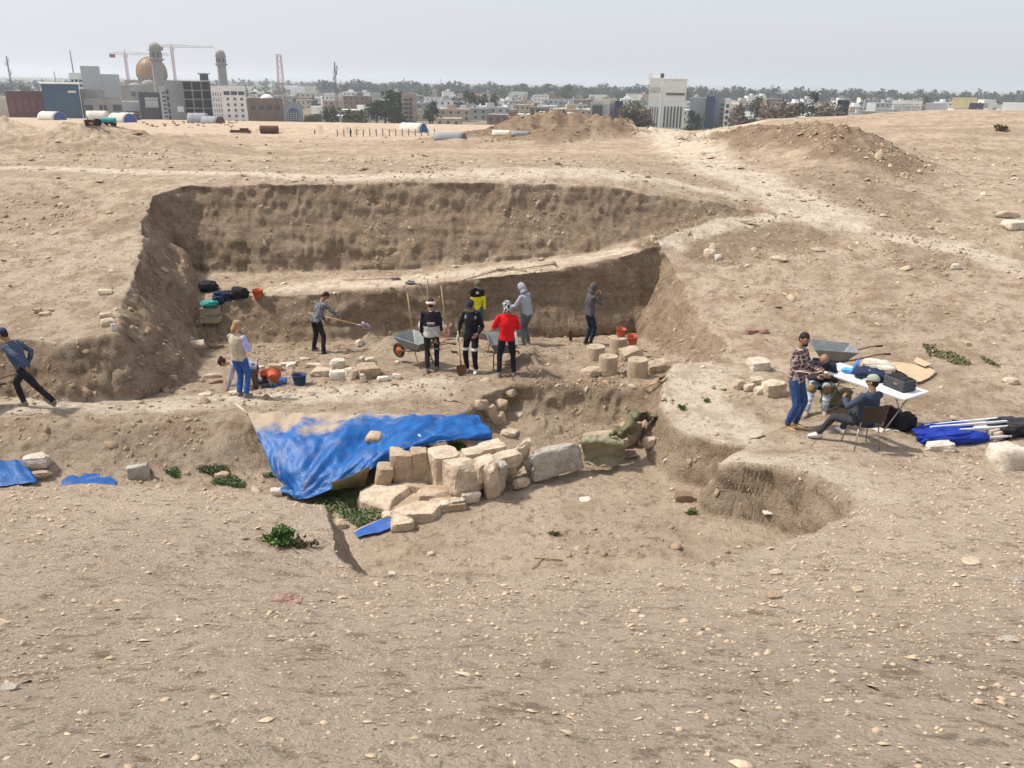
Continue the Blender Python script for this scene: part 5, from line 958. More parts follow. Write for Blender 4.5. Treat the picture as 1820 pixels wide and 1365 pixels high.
# folded gazebo: poles, blue roof cloth, black bag
gA = drop(1640, 782); gB = drop(1808, 770); d = (gB-gA).normalized(); L = (gB-gA).length; an_ = math.atan2(d.y, d.x)
gzb = empty('folded_gazebo', (gA.x, gA.y, gA.z), an_, 'folded gazebo lying on the ground, blue roof cloth round white poles', 'gazebo')
POLE = mat('white_pole', (.74, .76, .80), (.66, .68, .72), 10, .4, .1, 30, .003, .1, .5)
for i, (y, z, x0, x1) in enumerate([(-.20, .06, .12, 1.55), (-.10, .19, .10, 1.6), (0, .23, .1, 1.62), (.08, .10, .05, 1.6), (.17, .06, .1, 1.55), (.13, .21, .1, 1.6), (-.07, .12, .3, 1.6), (.02, .05, .2, 1.5)]):
    mb = MB(); mb.box(((x0+x1)/2, y, z), (x1-x0, .032, .032)); o = mb.build('pole', POLE, gzb); o.rotation_euler = (0, 0, (i-3.5)*.012)
for x in (.20, 1.45): 
    mb = MB(); [mb.box((x, y, .1), (.07, .05, .16)) for y in (-.14, 0, .14)]; mb.build('joint', BLKB, gzb)
BLU = mat('royal_blue_cloth', (.010, .03, .27), (.02, .05, .36), 5, .8, .5, 40, .02)
for k, (cx, cy, cz, dx, dy, dz, sd_) in enumerate([(.40, 0, .09, 1.0, .50, .22, 31), (.30, -.20, .08, .85, .22, .20, 33), (.80, -.20, .06, .60, .20, .17, 34), (.50, .20, .09, .8, .20, .18, 35), (.62, .05, .12, .75, .16, .20, 37), (.22, .02, .11, .4, .36, .22, 38)]):
    P, F = rockmesh(2, 2, 2, sd_, .15, 0, 0, 18); P = P*(1+.20*fbm3(P[:, 0]*.3+sd_, P[:, 1]*1.6, P[:, 2]*1.0, .7, 2, sd_))[:, None]; P = P*np.array([dx, dy, dz])/2+np.array([cx, cy, cz]); P[:, 2] = np.maximum(P[:, 2], .0)
    me = bpy.data.meshes.new('c'); me.from_pydata(P.tolist(), [], F); me.update(); link('roof_cloth', me, BLU, gzb, True)
gb = soft('gazebo_bag', gA+d*1.72+Vector((0, .0, 0)), (.62, .46, .26), mat('black_plastic', (.012, .012, .014), (.03, .03, .033), 6, .35, .5, 30), 'black carrying bag bunched over the ends of the white poles', 'bag', an_+.2, 36, .28, .5, 14)
# ledge things at the left
lp = drop(400, 540)
for px, py, dm, m_, l, c, sd_ in [(370, 516, (.50, .4, .26), BLKB, 'black and grey backpack lying highest on the ledge at the left', 'backpack', 41), (402, 533, (.62, .34, .26), NAVYB, 'navy jacket heaped at the edge of the ledge', 'jacket', 42), (426, 530, (.42, .3, .32), BLKB, 'black bag standing behind the clear bottle on the ledge', 'bag', 43), (388, 538, (.3, .3, .2), NAVYB, 'dark blue bag slumping over the ledge corner', 'bag', 44)]:
    r_ = soft('backpack' if c == 'backpack' else 'jacket' if c == 'jacket' else 'bag', drop(px, py), dm, m_, l, c, .3, sd_, .28, .4); MB().tube([(-dm[0]*.3, -dm[1]*.3, .05), (0, -dm[1]*.45, .12), (dm[0]*.3, -dm[1]*.35, .0)], .014, 6).build('strap', GRYB, r_, True)
p = drop(418, 532); w2 = empty('water_bottle', p, 0, 'clear water bottle standing on the ledge before the black bag', 'bottle'); s = N('clear_plastic', .1, .5); s.b.inputs['Transmission Weight'].default_value = .7; s.col((.75, .83, .9))
MB().lathe([(.045, 0), (.047, .1), (.045, .22), (.018, .28), (.017, .30)], 14).build('shell', s.m, w2, True); MB().lathe([(.02, .30), (.02, .325)], 12).build('cap', mat('blue_cap', (.05, .12, .6)), w2)
# crates in the niche below the ledge
p = drop(376, 572)
CRT = mat('dusty_crate', (.40, .34, .24), (.32, .265, .18), 10, .85); TEAL = mat('teal_plastic', (.03, .24, .22), (.04, .32, .28), 10, .6, .4)
def crate(p, w, d, h, m_, label):
    r_ = empty('crate', p, .02, label, 'crate', 'plastic crates stacked in the niche')
    for nm, c, s_ in [('side_panel', (0, -d/2, h/2), (w, .02, h*.9)), ('side_panel', (0, d/2, h/2), (w, .02, h*.9)), ('end_panel', (-w/2, 0, h/2), (.02, d-.03, h*.9)), ('end_panel', (w/2, 0, h/2), (.02, d-.03, h*.9)), ('base', (0, 0, .02), (w-.04, d-.04, .02))]:
        MB().box(c, s_).build(nm, m_, r_)
    for s_ in (1, -1): MB().tube([(-w/2-.01, s_*(d/2+.01), h), (w/2+.01, s_*(d/2+.01), h)], .016, 6).build('rim', m_, r_)
    return r_
crate(up(p, .0), .50, .38, .20, CRT, 'lower dusty crate of the stack in the niche'); crate(up(p, .22), .44, .34, .20, CRT, 'upper dusty crate of the stack, under the teal tub')
tb_ = empty('tub', up(p, .44), 0, 'teal plastic tub on top of the stacked crates', 'tub'); MB().lathe([(.17, 0), (.23, .09), (.25, .095), (.25, .105), (.22, .1), (.15, .02), (.01, .02)], 20, cap=False).build('shell', TEAL, tb_, True)
soft('rag', up(p, .50), (.34, .26, .10), TEAL, 'teal cloth crumpled inside the tub', 'cloth', 0, 46, .5, .3, 9)
# ---- vegetation in the dig
def leafcloud(name, cen, spread, count, size, cols, parent=None, seed=1, upright=.4, norm=None, mt=None):
    g = np.random.default_rng(seed); n = count
    C = cen(g, n) if callable(cen) else np.asarray(cen)+g.normal(0, 1, (n, 3))*np.asarray(spread)
    a = g.uniform(0, 6.28, n); el = g.uniform(-.2, 1.2, n)*upright+g.uniform(-.2, .5, n); D = np.stack([np.cos(a)*np.cos(el), np.sin(a)*np.cos(el), np.sin(el)], -1)
    S_ = np.cross(D, g.normal(0, 1, (n, 3))); S_ /= np.linalg.norm(S_, axis=1)[:, None]+1e-9; s_ = size*g.uniform(.6, 1.4, n)
    V = np.stack([C, C+(D*.5+S_*.32)*s_[:, None], C+D*s_[:, None], C+(D*.5-S_*.32)*s_[:, None]], 1).reshape(-1, 3)
    me = bpy.data.meshes.new(name); me.vertices.add(4*n); me.vertices.foreach_set('co', V.reshape(-1).astype(np.float32)); q = np.arange(4*n, dtype=np.int32); me.loops.add(4*n); me.loops.foreach_set('vertex_index', q)
    me.polygons.add(n); me.polygons.foreach_set('loop_start', np.arange(n, dtype=np.int32)*4); me.polygons.foreach_set('loop_total', np.full(n, 4, np.int32)); me.update()
    at_ = me.attributes.new('tone', 'FLOAT', 'POINT'); at_.data.foreach_set('value', np.repeat(g.uniform(0, 1, n), 4).astype(np.float32))
    key = name+str(cols)
    if mt is None:
        s = N(name+'_leaf', .6, .3); s.col(s.mix(s.attr('tone'), cols[0], cols[1])); s.b.inputs['Subsurface Weight'].default_value = 0; mt = s.m
    return link(name, me, mt, parent)
def groundpts(polyp, zoff):
    def f(g, n):
        out = []; P_ = poly2(polyp)
        while len(out) < n:
            x = g.uniform(P_[:, 0].min(), P_[:, 0].max()); y = g.uniform(P_[:, 1].min(), P_[:, 1].max())
            if sdist(P_, np.array([x]), np.array([y]))[0] > 0 and n2(np.array([x/.35]), np.array([y/.35]), 5)[0] > zoff[1]-1: out.append((x, y, gz(x, y)+g.uniform(0, zoff[0])))
        return np.array(out)
    return f
def poly2(L): return np.array([tuple(drop(*p))[:2] for p in L])
tag(leafcloud('ground_weeds', groundpts([(560, 885), (600, 872), (650, 866), (672, 900), (690, 915), (640, 940), (610, 925), (590, 905), (566, 898)], (.09, .35)), None, 5000, .05, [(.09, .125, .045), (.20, .24, .11)], seed=3), 'dense low green weeds between the tarp and the slabs', kind='stuff')
tag(leafcloud('ground_weeds', groundpts([(290, 838), (400, 828), (470, 826), (492, 850), (500, 872), (440, 868), (330, 858)], (.05, .95)), None, 2600, .035, [(.06, .10, .03), (.14, .19, .07)], seed=4), 'sparse weeds along the foot of the left bank', kind='stuff')
tag(leafcloud('dry_grass', groundpts([(1640, 612), (1700, 618), (1760, 640), (1780, 652), (1700, 648), (1650, 632)], (.03, 1.05)), None, 1000, .05, [(.13, .13, .06), (.22, .20, .11)], seed=5), 'thin dry grass on the slope behind the table', kind='stuff')
tag(leafcloud('ground_weeds', groundpts([(800, 792), (825, 792), (828, 806), (808, 806)], (.06, .4)), None, 300, .05, [(.06, .13, .03), (.15, .25, .06)], seed=6), 'tuft of grass growing between the flagstones', kind='stuff')
def shrub(px, py, r_, h, n, size, label, cols, seed, group=None):
    p = drop(px, py); root = empty('shrub' if n > 500 else 'weed', p, 0, label, 'shrub' if n > 500 else 'weed', group); g = random.Random(seed); st = MB(); cs = []
    for i in range(max(5, n//50)):
        a = g.uniform(0, 6.28); t = g.uniform(.15, 1); e = Vector((math.cos(a)*r_*t, math.sin(a)*r_*t, h*(1.1-t*.75)*g.uniform(.7, 1))); st.tube([(0, 0, -.02), e*.5+Vector((0, 0, h*.1)), e], [.006, .005, .003], 4)
        cs += [e*g.uniform(.45, 1.05)+Vector([g.gauss(0, size*.35) for _ in range(3)]) for _ in range(max(8, n//max(5, n//50)))]
    st.build('stem', mat('green_stem', (.12, .13, .06)), root); cs = np.array([tuple(v) for v in cs])
    leafcloud('foliage', lambda g_, n_: cs[:n_], None, len(cs), size, cols, root, seed, .8)
shrub(500, 965, .155, .21, 1500, .038, 'bushy green shrub on the near mound left of the pit', [(.045, .10, .02), (.14, .24, .06)], 1)
shrub(545, 975, .2, .05, 160, .05, 'dry trailing weed right of the green shrub', [(.16, .14, .08), (.10, .10, .05)], 9)
for i, (px, py, r_, l) in enumerate([(1211, 727, .13, 'small green weed on the rim of the terrace'), (1257, 714, .10, 'small flowering weed on the terrace path'), (1207, 888, .10, 'tiny weed at the foot of the terrace wall'), (1227, 912, .14, 'green weed in the corner between terrace and buttress'), (1778, 232, .45, 'dry brown bush on the right hilltop'), (985, 952, .10, 'dry sprig on the slab floor'), (265, 842, .12, 'green weed beside the pyramid shaped stone')]):
    shrub(px, py, r_*.8, r_*.5, 110, r_*.36, l, [(.07, .11, .03), (.15, .21, .07)] if i not in (4, 5) else [(.10, .09, .05), (.16, .13, .08)], 20+i)
# ================================================================ THE TOWN BELOW
PZ = -22.0
def wx(px, y, py=170): return at(px, py, y).x
def ztop(px, py, y): return at(px, py, y).z
def cmat(name, c, c2=None, sc=.25): return mat(name, c, c2, sc, .85, 0)
CONC = cmat('raw_concrete', (.34, .33, .31), (.27, .26, .245)); LGREY = cmat('light_grey_render', (.46, .48, .47), (.42, .44, .43)); MGREY = cmat('mid_grey_render', (.24, .265, .29), (.21, .235, .26)); DGREY = cmat('dark_grey_clad', (.07, .075, .09)); WHT = cmat('white_render', (.74, .74, .73), (.66, .66, .65))
CREAM = cmat('cream_render', (.60, .54, .43), (.54, .48, .37)); OFFW = cmat('off_white_render', (.80, .80, .75), (.74, .74, .69)); BEIGE = cmat('beige_render', (.45, .37, .27), (.39, .32, .23)); BRICK = cmat('brown_brick', (.26, .165, .11), (.20, .13, .09)); MAROON = cmat('maroon_clad', (.13, .035, .035), (.10, .028, .03)); YEL = cmat('yellow_render', (.66, .56, .30)); PINK = cmat('pinkish_render', (.50, .36, .29))
GLS = mat('window_glass', (.022, .032, .05), (.03, .045, .065), .5, .25, 0, spec=.5); BGL = mat('blue_glass', (.008, .045, .12), (.012, .06, .14), .4, .3, 0, spec=.4); BGL2 = mat('teal_glass', (.012, .07, .11), (.02, .09, .13), .4, .3, 0, spec=.4); DARK = mat('dark_interior', (.03, .033, .04), bump=0); MET = mat('galvanised_mast', (.20, .19, .19), bump=0)
WINM = {}
def wmesh(w, h, d=.18):
    k = (round(w, 1), round(h, 1), d)
    if k not in WINM: mb = MB(); mb.box((0, 0, 0), (k[0], d, k[1])); WINM[k] = mb.mesh('window')
    return WINM[k]
def part(name, me_, m_, parent, loc=(0, 0, 0), rz=0.):
    if not me_.materials: me_.materials.append(m_)
    o = bpy.data.objects.new(name, me_); COL.objects.link(o); o.parent = parent; o.location = loc; o.rotation_euler = (0, 0, rz)
    if me_.materials[0] != m_: o.material_slots[0].link = 'OBJECT'; o.material_slots[0].material = m_
    return o
def bx(parent, name, c, d, m_): mb = MB(); mb.box((0, 0, 0), d); o = mb.build(name, m_, parent); o.location = c; return o
def windows(root, W_, D_, z0, z1, nc, nr, fw=.5, fh=.5, m_=GLS, x0=None, x1=None, name='window', side=False, frame=None):
    x0 = -W_/2 if x0 is None else x0; x1 = W_/2 if x1 is None else x1; cw = (x1-x0)/nc; ch = (z1-z0)/nr
    for i in range(nc):
        for j in range(nr):
            part(name, wmesh(cw*fw, ch*fh), m_, root, (x0+cw*(i+.5), -D_/2-.05, z0+ch*(j+.5)))
            if frame: o = bx(root, 'sill', (x0+cw*(i+.5), -D_/2-.16, z0+ch*(j+.5-fh/2)-.12), (cw*fw+.4, .3, .18), frame)
def building(pl, pr, pt, y, D_, m_, label, nm='building', cat='building', base=PZ, rz=0., wins=None, parapet=True, group=None):
    xl, xr = wx(pl, y), wx(pr, y); zt_ = ztop((pl+pr)/2, pt, y); th = -math.atan2((xl+xr)/2, y); W_ = (xr-xl)*math.cos(th); H = zt_-base; rz = rz+th
    root = empty(nm, ((xl+xr)/2-math.sin(th)*D_/2, y+math.cos(th)*D_/2, base), rz, label, cat, group)
    bx(root, 'wall', (0, 0, H/2), (W_, D_, H), m_)
    if parapet: mb = MB(); [mb.box(c, d) for c, d in [((0, -D_/2+.1, H+.35), (W_-.01, .3, .7)), ((0, D_/2-.1, H+.35), (W_-.01, .3, .7)), ((-W_/2+.15, 0, H+.34), (.3, D_-.6, .66)), ((W_/2-.15, 0, H+.34), (.3, D_-.6, .66))]]; mb.build('parapet', m_, root)
    if wins:
        for w in wins:
            fx0, fx1, fz0, fz1, nc, nr, fw, fh = w[:8]; wm = w[8] if len(w) > 8 else GLS
            windows(root, W_, D_, H*fz0, H*fz1, nc, nr, fw, fh, wm, -W_/2+W_*fx0, -W_/2+W_*fx1, frame=(w[9] if len(w) > 9 else None))
    root['_W'] = W_; root['_H'] = H; r_ = (root, W_, H, D_); del root['_W']; del root['_H']; return r_
building(-30, 12, 178, 430, 30, CREAM, 'cream low building at the far left edge of the town')
building(10, 78, 166, 400, 18, MAROON, 'long maroon clad hall at the left of the town', wins=[(.04, .96, .35, .85, 5, 1, .6, .8, cmat('maroon_panel', (.19, .06, .055)))])
b = building(76, 142, 153, 395, 22, BGL, 'dark blue glass fronted block beside the maroon hall', wins=[(.30, .85, .05, .72, 4, 5, .86, .86, BGL2)]); bx(b[0], 'roof_slab', (0, -1, b[2]+1.1), (b[1]+1.5, b[3]+2, .5), WHT); bx(b[0], 'sign_strip', (b[1]*.30, -b[3]/2-.2, b[2]*.86), (b[1]*.22, .2, .9), WHT)
building(128, 152, 132, 520, 16, OFFW, 'off white block with a small roof hut behind the tall grey wall', wins=[(.05, .95, .66, .9, 3, 2, .7, .5)])
b = building(150, 184, 120, 450, 24, LGREY, 'tall plain light grey building with a stepped top'); bx(b[0], 'stepped_wing', (b[1]*.98, 0, (ztop(200, 132, 450)-PZ)/2), (b[1]*1.0, b[3]-1, ztop(200, 132, 450)-PZ), LGREY)
building(143, 186, 162, 412, 16, CONC, 'upper storey block of raw concrete before the tall grey building', wins=[(.08, .45, .45, .75, 3, 1, .55, .7), (.55, .95, .50, .68, 2, 1, .3, .6)])
building(146, 216, 178, 405, 20, CONC, 'low unfinished concrete building with wide openings', wins=[(.02, .25, .52, .86, 1, 1, .8, .7), (.38, .60, .52, .86, 2, 1, .7, .7), (.72, .98, .52, .86, 1, 1, .85, .8), (.05, .95, .08, .40, 4, 1, .7, .7, DARK)])
building(216, 248, 183, 430, 14, WHT, 'small white building with a dark shopfront left of the panelled block', wins=[(.1, .9, .30, .62, 1, 1, .9, .8)])
b = building(246, 286, 168, 425, 18, DGREY, 'dark grey block carrying a pale lettered panel', wins=[(.02, .08, .05, .9, 1, 1, .9, .95, BGL)]); bx(b[0], 'sign_panel', (b[1]*.05, -b[3]/2-.2, b[2]*.72), (b[1]*.58, .3, b[2]*.36), cmat('panel_grey', (.5, .54, .56)))
cv = bpy.data.curves.new('lt', 'FONT'); cv.body = '~~~~~~\n~ ~~~~'; cv.size = 3.6; cv.align_x = 'CENTER'; cv.extrude = .05; to = bpy.data.objects.new('lettering', cv); COL.objects.link(to)
bpy.context.view_layer.update(); tme = bpy.data.meshes.new_from_object(to.evaluated_get(bpy.context.evaluated_depsgraph_get())); bpy.data.objects.remove(to)
to = link('lettering', tme, DGREY, b[0]); to.location = (b[1]*.05, -b[3]/2-.42, b[2]*.74); to.rotation_euler = (PI/2, 0, 0)
building(284, 298, 156, 420, 16, LGREY, 'narrow pale grey strip building next to the panelled block', wins=[(.1, .9, .05, .92, 1, 8, .5, .45)])
b = building(296, 325, 146, 415, 20, MGREY, 'plain slate grey wall of the half finished frame building', wins=[(.0, .14, .1, .85, 1, 5, 1., .6, DARK), (.55, .98, .30, .45, 1, 1, .9, .9, WHT)])
def frame_bld(pl, pr, pt, y, D_, nf, nb, label, m_=CONC, clad=None, base=PZ):
    xl, xr = wx(pl, y), wx(pr, y); th = -math.atan2((xl+xr)/2, y); H = ztop((pl+pr)/2, pt, y)-base; W_ = (xr-xl)*math.cos(th); root = empty('unfinished_building', ((xl+xr)/2-math.sin(th)*D_/2, y+math.cos(th)*D_/2, base), th, label, 'building'); fh = H/nf
    for i in range(nf+1): bx(root, 'floor_slab', (0, 0, max(.2, i*fh-.2)), (W_, D_, .42), m_)
    for i in range(nb+1):
        for d in (-1, 1): bx(root, 'column', (-W_/2+.3+i*(W_-.6)/nb, d*(D_/2-.4), H/2), (.55, .55, H-.6), m_)
    bx(root, 'painted_shade', (0, D_*.15, H/2), (W_*.9, D_*.4, H-.5), DARK)  # near-black box: shade inside the open floors, put in as colour
    if clad: bx(root, 'side_wall', (-W_*.5+.2, 0, H/2), (.3, D_-1.3, H-.6), clad)
    return root, W_, H
r_, W_, H = frame_bld(325, 377, 144, 415, 20, 5, 3, 'unfinished concrete frame building with open floors beside the white hotel', cmat('grey_frame', (.21, .215, .22))); bx(r_, 'roof_hut', (W_*.3, 0, H+3.4), (W_*.45, 8, .5), CONC); bx(r_, 'roof_hut_wall', (W_*.3, 0, H+1.7), (W_*.3, 6, 3), DGREY)
building(376, 437, 156, 418, 18, WHT, 'white six storey block with small square windows', wins=[(.34, .98, .80, .92, 3, 1, .82, .8), (.36, .97, .04, .78, 3, 5, .34, .42, GLS, WHT), (.02, .30, .04, .90, 4, 6, .3, .7)])
# ---- mosque under construction
MQ = mat('mosque_concrete', (.31, .285, .25), (.25, .23, .20), .15, .9, 0); GOLD = mat('gold_dome_cladding', (.36, .19, .045), (.25, .13, .05), .12, .5, 0, spec=.4)
ym = 720
def dome_prof(r_, h, squash=.0): return [(r_*math.cos(t)*(1+.09*math.sin(2*t)), h*math.sin(t)**(.9)) for t in [math.pi/2*i/12 for i in range(12)]]+[(.05, h*1.02)]
X0 = wx(275, ym+30); ms = empty('mosque', (X0, ym+30, PZ), 0, 'big unfinished mosque with a golden brown dome and grey side domes', 'mosque')
pxm = ym/1450*1.09
zz = lambda py: ztop(268, py, ym)-PZ
Hd = zz(138); bx(ms, 'prayer_hall', (1, 0, zz(152)/2), (62, 46, zz(152)), MQ); bx(ms, 'upper_block', (0, 0, zz(143)/2), (34, 34, zz(143)), MQ)
dr = MB(); dr.lathe([(11.5, 0), (11.5, Hd-zz(143)+1.2)], 32, (0, 0, zz(143)-1)); o = dr.build('drum', MQ, ms); windows(o, 15, 0, 0, 1, 1, 1) if False else None
for i in range(9): a = PI+PI*(i+.5)/9; part('window', wmesh(1.0, 2.0, .3), DARK, ms, (11.55*math.cos(a), 11.55*math.sin(a), Hd-1.6), a+PI/2)
dm = MB(); dm.lathe(dome_prof(12.2, zz(99)-Hd+0), 32, (0, 0, Hd)); dm.build('dome', GOLD, ms, True)
rb = MB()
for i in range(24): a = 2*PI*i/24; rb.tube([(r_*1.01*math.cos(a), r_*1.01*math.sin(a), Hd+z) for r_, z in dome_prof(12.2, zz(99)-Hd)[:-1]], .16, 4)
tag(rb.build('rib', mat('dome_rib', (.30, .155, .04), bump=0), ms), kind='stuff')
for px, pt, pb_, r_ in [(238, 147, 158, 6.0), (262, 142, 153, 5.5), (302, 146, 157, 7.0), (320, 150, 158, 5.0), (228, 156, 164, 5), (290, 150, 158, 4.5)]:
    x = wx(px+5, ym+13)-X0; mb = MB(); mb.lathe([(r_*1.05, 0), (r_*1.05, zz(pb_)-zz(pb_+8))], 20, (x, -17, zz(pb_+8))); mb.lathe(dome_prof(r_, zz(pt)-zz(pb_)), 20, (x, -17, zz(pb_))); mb.build('side_dome', MQ, ms, True)
for k in range(7): mb = MB(); mb.box((wx(238+k*12, ym+7)-X0, -23.3, zz(168)/2+4), (3.2, .6, zz(168)*.45)); mb.build('arch_window', DARK, ms)
def minaret(px, pt, y, r_, label):
    x = wx(px, y); H = ztop(px, pt, y)-PZ; m0 = empty('minaret', (x, y, PZ), 0, label, 'minaret'); u = H/100
    MB().lathe([(r_*1.5, 0), (r_*1.4, 20*u), (r_*1.1, 21*u), (r_*.95, 71*u)], 12).build('shaft', MQ, m0)
    for i in range(6): a = 2*PI*i/6; MB().tube([(r_*1.02*math.cos(a), r_*1.02*math.sin(a), 22*u), (r_*.95*math.cos(a), r_*.95*math.sin(a), 71*u)], r_*.14, 4).build('pilaster', CONC, m0)
    MB().lathe([(r_*.95, 71*u), (r_*1.5, 74*u), (r_*1.5, 75.5*u), (r_*1.15, 75.6*u)], 16).build('balcony', MQ, m0)
    MB().lathe([(r_*1.1, 75.5*u), (r_*1.1, 87*u), (r_*1.35, 88*u), (r_*1.35, 89.5*u)], 16).build('lantern', MQ, m0)
    for i in range(8): a = 2*PI*i/8; part('arch_opening', wmesh(r_*.38, 7*u, .3), DARK, m0, (r_*1.12*math.cos(a), r_*1.12*math.sin(a), 81*u), a+PI/2)
    MB().lathe([(q, z+89.5*u) for q, z in dome_prof(r_*1.1, 10.3*u)], 16).build('cap_dome', MQ, m0, True)
minaret(286, 75, 640, 3.6, 'tall grey minaret standing before the golden brown dome'); minaret(399, 88, 700, 3.3, 'second minaret with arched lantern right of the unfinished frame')
def crane(px, pj, y, pl, pr, mastc, label, ptop):
    x = wx(px, y); zj = ztop(px, pj, y); c0 = empty('tower_crane', (x, y, PZ), 0, label, 'tower crane', 'tower cranes over the mosque'); h = zj-PZ; a = .8
    for i in (-1, 1):
        for j in (-1, 1): MB().tube([(i*a, j*a, 0), (i*a, j*a, h)], .20, 4).build('mast_leg', mastc, c0)
    lt = MB()
    for k in range(int(h/2.4)): lt.tube([(-a, -a, k*2.4), (a, -a, k*2.4+2.4)], .12, 3); lt.tube([(a, -a, k*2.4), (-a, -a, k*2.4+2.4)], .12, 3)
    tag(lt.build('lattice', mastc, c0), kind='stuff')
    xl, xr = wx(pl, y)-x, wx(pr, y)-x
    jb = MB(); [jb.tube([(xl, d, h), (xr, d, h)], .20, 4) for d in (-.6, .6)]; jb.tube([(xl*.95, 0, h+1.4), (xr*.95, 0, h+1.4)], .18, 4)
    n = int((xr-xl)/3); [jb.tube([(xl+k*3, -.6, h), (xl+k*3+1.5, 0, h+1.4), (xl+k*3+3, -.6, h)], .10, 3) for k in range(n)]; jb.build('jib', cmat('crane_jib', (.46, .40, .38)), c0)
    MB().tube([(0, 0, h), (0, 0, ztop(px, ptop, y)-PZ)], [.5, .15], 4).build('tower_top', mastc, c0); short = xl if abs(xl) < abs(xr) else xr
    bx(c0, 'counterweight', (short*.85, 0, h-1.2), (abs(short)*.35, 1.6, 2.8), cmat('crane_red', (.40, .05, .05))); bx(c0, 'cab', (1.6, -.8, h-1.3), (1.6, 1.6, 2.0), WHT)
    zt_ = ztop(px, ptop, y)-PZ
    for q in (xl, xr*.6): MB().tube([(0, 0, zt_), (q*.7, 0, h+1.4)], .07, 3).build('stay', MET, c0)
CRED = cmat('crane_pink_red', (.45, .16, .14))
crane(232, 97, 760, 206, 310, CRED, 'left tower crane with its jib passing behind the dome', 88); crane(315, 84, 760, 292, 394, CRED, 'right tower crane with the longer red mast and grey jib', 78)
# ---- masts
def mast(px, pt, y, w, label, m_=MET, taper=.4, name='radio_mast', legs=4, guy=False):
    x = wx(px, y); h = ztop(px, pt, y)-PZ; c0 = empty(name, (x, y, PZ), 0, label, 'mast'); 
    for i in range(legs): a = 2*PI*(i+.5)/legs; MB().tube([(w*math.cos(a), w*math.sin(a), 0), (w*taper*math.cos(a), w*taper*math.sin(a), h)], .15 if legs > 1 else .25, 4).build('leg', m_, c0)
    lt = MB(); n = max(6, int(h/3)) 
    for k in range(n):
        s0, s1 = w*(1-(1-taper)*k/n), w*(1-(1-taper)*(k+1)/n)
        for i in range(legs):
            a, b_ = 2*PI*(i+.5)/legs, 2*PI*(i+1.5)/legs; lt.tube([(s0*math.cos(a), s0*math.sin(a), h*k/n), (s1*math.cos(b_), s1*math.sin(b_), h*(k+1)/n)], .09, 3); lt.tube([(s1*math.cos(a), s1*math.sin(a), h*(k+1)/n), (s1*math.cos(b_), s1*math.sin(b_), h*(k+1)/n)], .09, 3)
    tag(lt.build('lattice', m_, c0), kind='stuff'); return c0, h
RW = cmat('red_lattice', (.33, .12, .11))
mast(501, 97, 520, 2.9, 'broad red and grey lattice tower standing left of centre', RW, .55, 'lattice_tower')
c0, h = mast(598, 110, 480, .8, 'thin mobile phone mast with clustered aerials left of centre', MET, .3, legs=3)
for k, (f, a) in enumerate([(.9, 0), (.9, 2), (.82, 1), (.82, 4), (.72, 3), (.6, .5), (.6, 2.6)]): bx(c0, 'aerial', (1.1*math.cos(a), 1.1*math.sin(a), h*f), (.5, .4, 2.4), WHT if k % 2 else MET)
c0, h = mast(24, 100, 560, .9, 'pale mast with aerials near the left edge of the picture', MET, .3, legs=3)
for k, (f, a) in enumerate([(.93, 0), (.86, 2), (.86, 4), (.7, 1)]): bx(c0, 'aerial', (1.1*math.cos(a), 1.1*math.sin(a), h*f), (.5, .4, 2.6), WHT)
mast(137, 89, 520, .45, 'slender rod mast on the off white block', MET, .25, legs=3); mast(103, 127, 600, .4, 'short rod mast behind the dark blue glass block', MET, .25, legs=3); mast(607, 142, 900, .6, 'distant short mast right of the mobile phone mast', MET, .3, legs=3)
mast(719, 137, 900, .6, 'distant mast above the trees beside the unfinished brick block', MET, .3, legs=3); mast(784, 140, 1300, .8, 'faint far mast over the tree belt', MET, .3, legs=3)
# ---- middle blocks
b = building(438, 502, 178, 450, 16, BRICK, 'low brown and pink building below the small white dome', wins=[(.05, .95, .5, .85, 4, 1, .6, .5)])
x = wx(474, 470); dmo = empty('domed_building', (x, 470, PZ), 0, 'small building with a white onion shaped dome', 'building'); bx(dmo, 'wall', (0, 0, (ztop(474, 184, 470)-PZ)/2), (12, 10, ztop(474, 184, 470)-PZ), CREAM); MB().lathe(dome_prof(3.9, 4.2), 20, (0, 0, ztop(474, 182, 470)-PZ)).build('dome', WHT, dmo, True)
b = building(503, 536, 187, 430, 14, MGREY, 'grey gateway like building with a big arched blue glass front'); mb = MB(); n = 12; W2 = b[1]*.36; pts = [(-W2, b[2]*.05)]+[(-W2*math.cos(PI*i/n), b[2]*.55+W2*.9*math.sin(PI*i/n)) for i in range(n+1)]+[(W2, b[2]*.05)]
mb.add([(x, -b[3]/2-.15, z) for x, z in pts]+[(x, -b[3]/2+.1, z) for x, z in pts], [tuple(range(len(pts)-1, -1, -1))]+[(i, (i+1) % len(pts), len(pts)+(i+1) % len(pts), len(pts)+i) for i in range(len(pts))][::1]); mb.build('arched_glass', BGL, b[0])
for i in range(5): bx(b[0], 'mullion', (-W2+W2*2*(i+.5)/5, -b[3]/2-.25, b[2]*.38), (.18, .2, b[2]*.7), LGREY)
for i in range(6): bx(b[0], 'transom', (0, -b[3]/2-.30, b[2]*(.1+.1*i)), (W2*2, .1, .16), LGREY)
building(536, 552, 196, 432, 12, CREAM, 'little cream building right of the arched glass front', wins=[(.1, .9, .35, .7, 2, 1, .6, .6)])
building(551, 573, 192, 425, 12, OFFW, 'pale box with a large dark opening beside the big leafy tree', wins=[(.2, .85, .15, .7, 1, 1, .9, .9)])
r_, W_, H = frame_bld(690, 715, 163, 455, 16, 5, 2, 'unfinished concrete tower rising behind the dark trees', cmat('brown_concrete', (.24, .215, .19)))
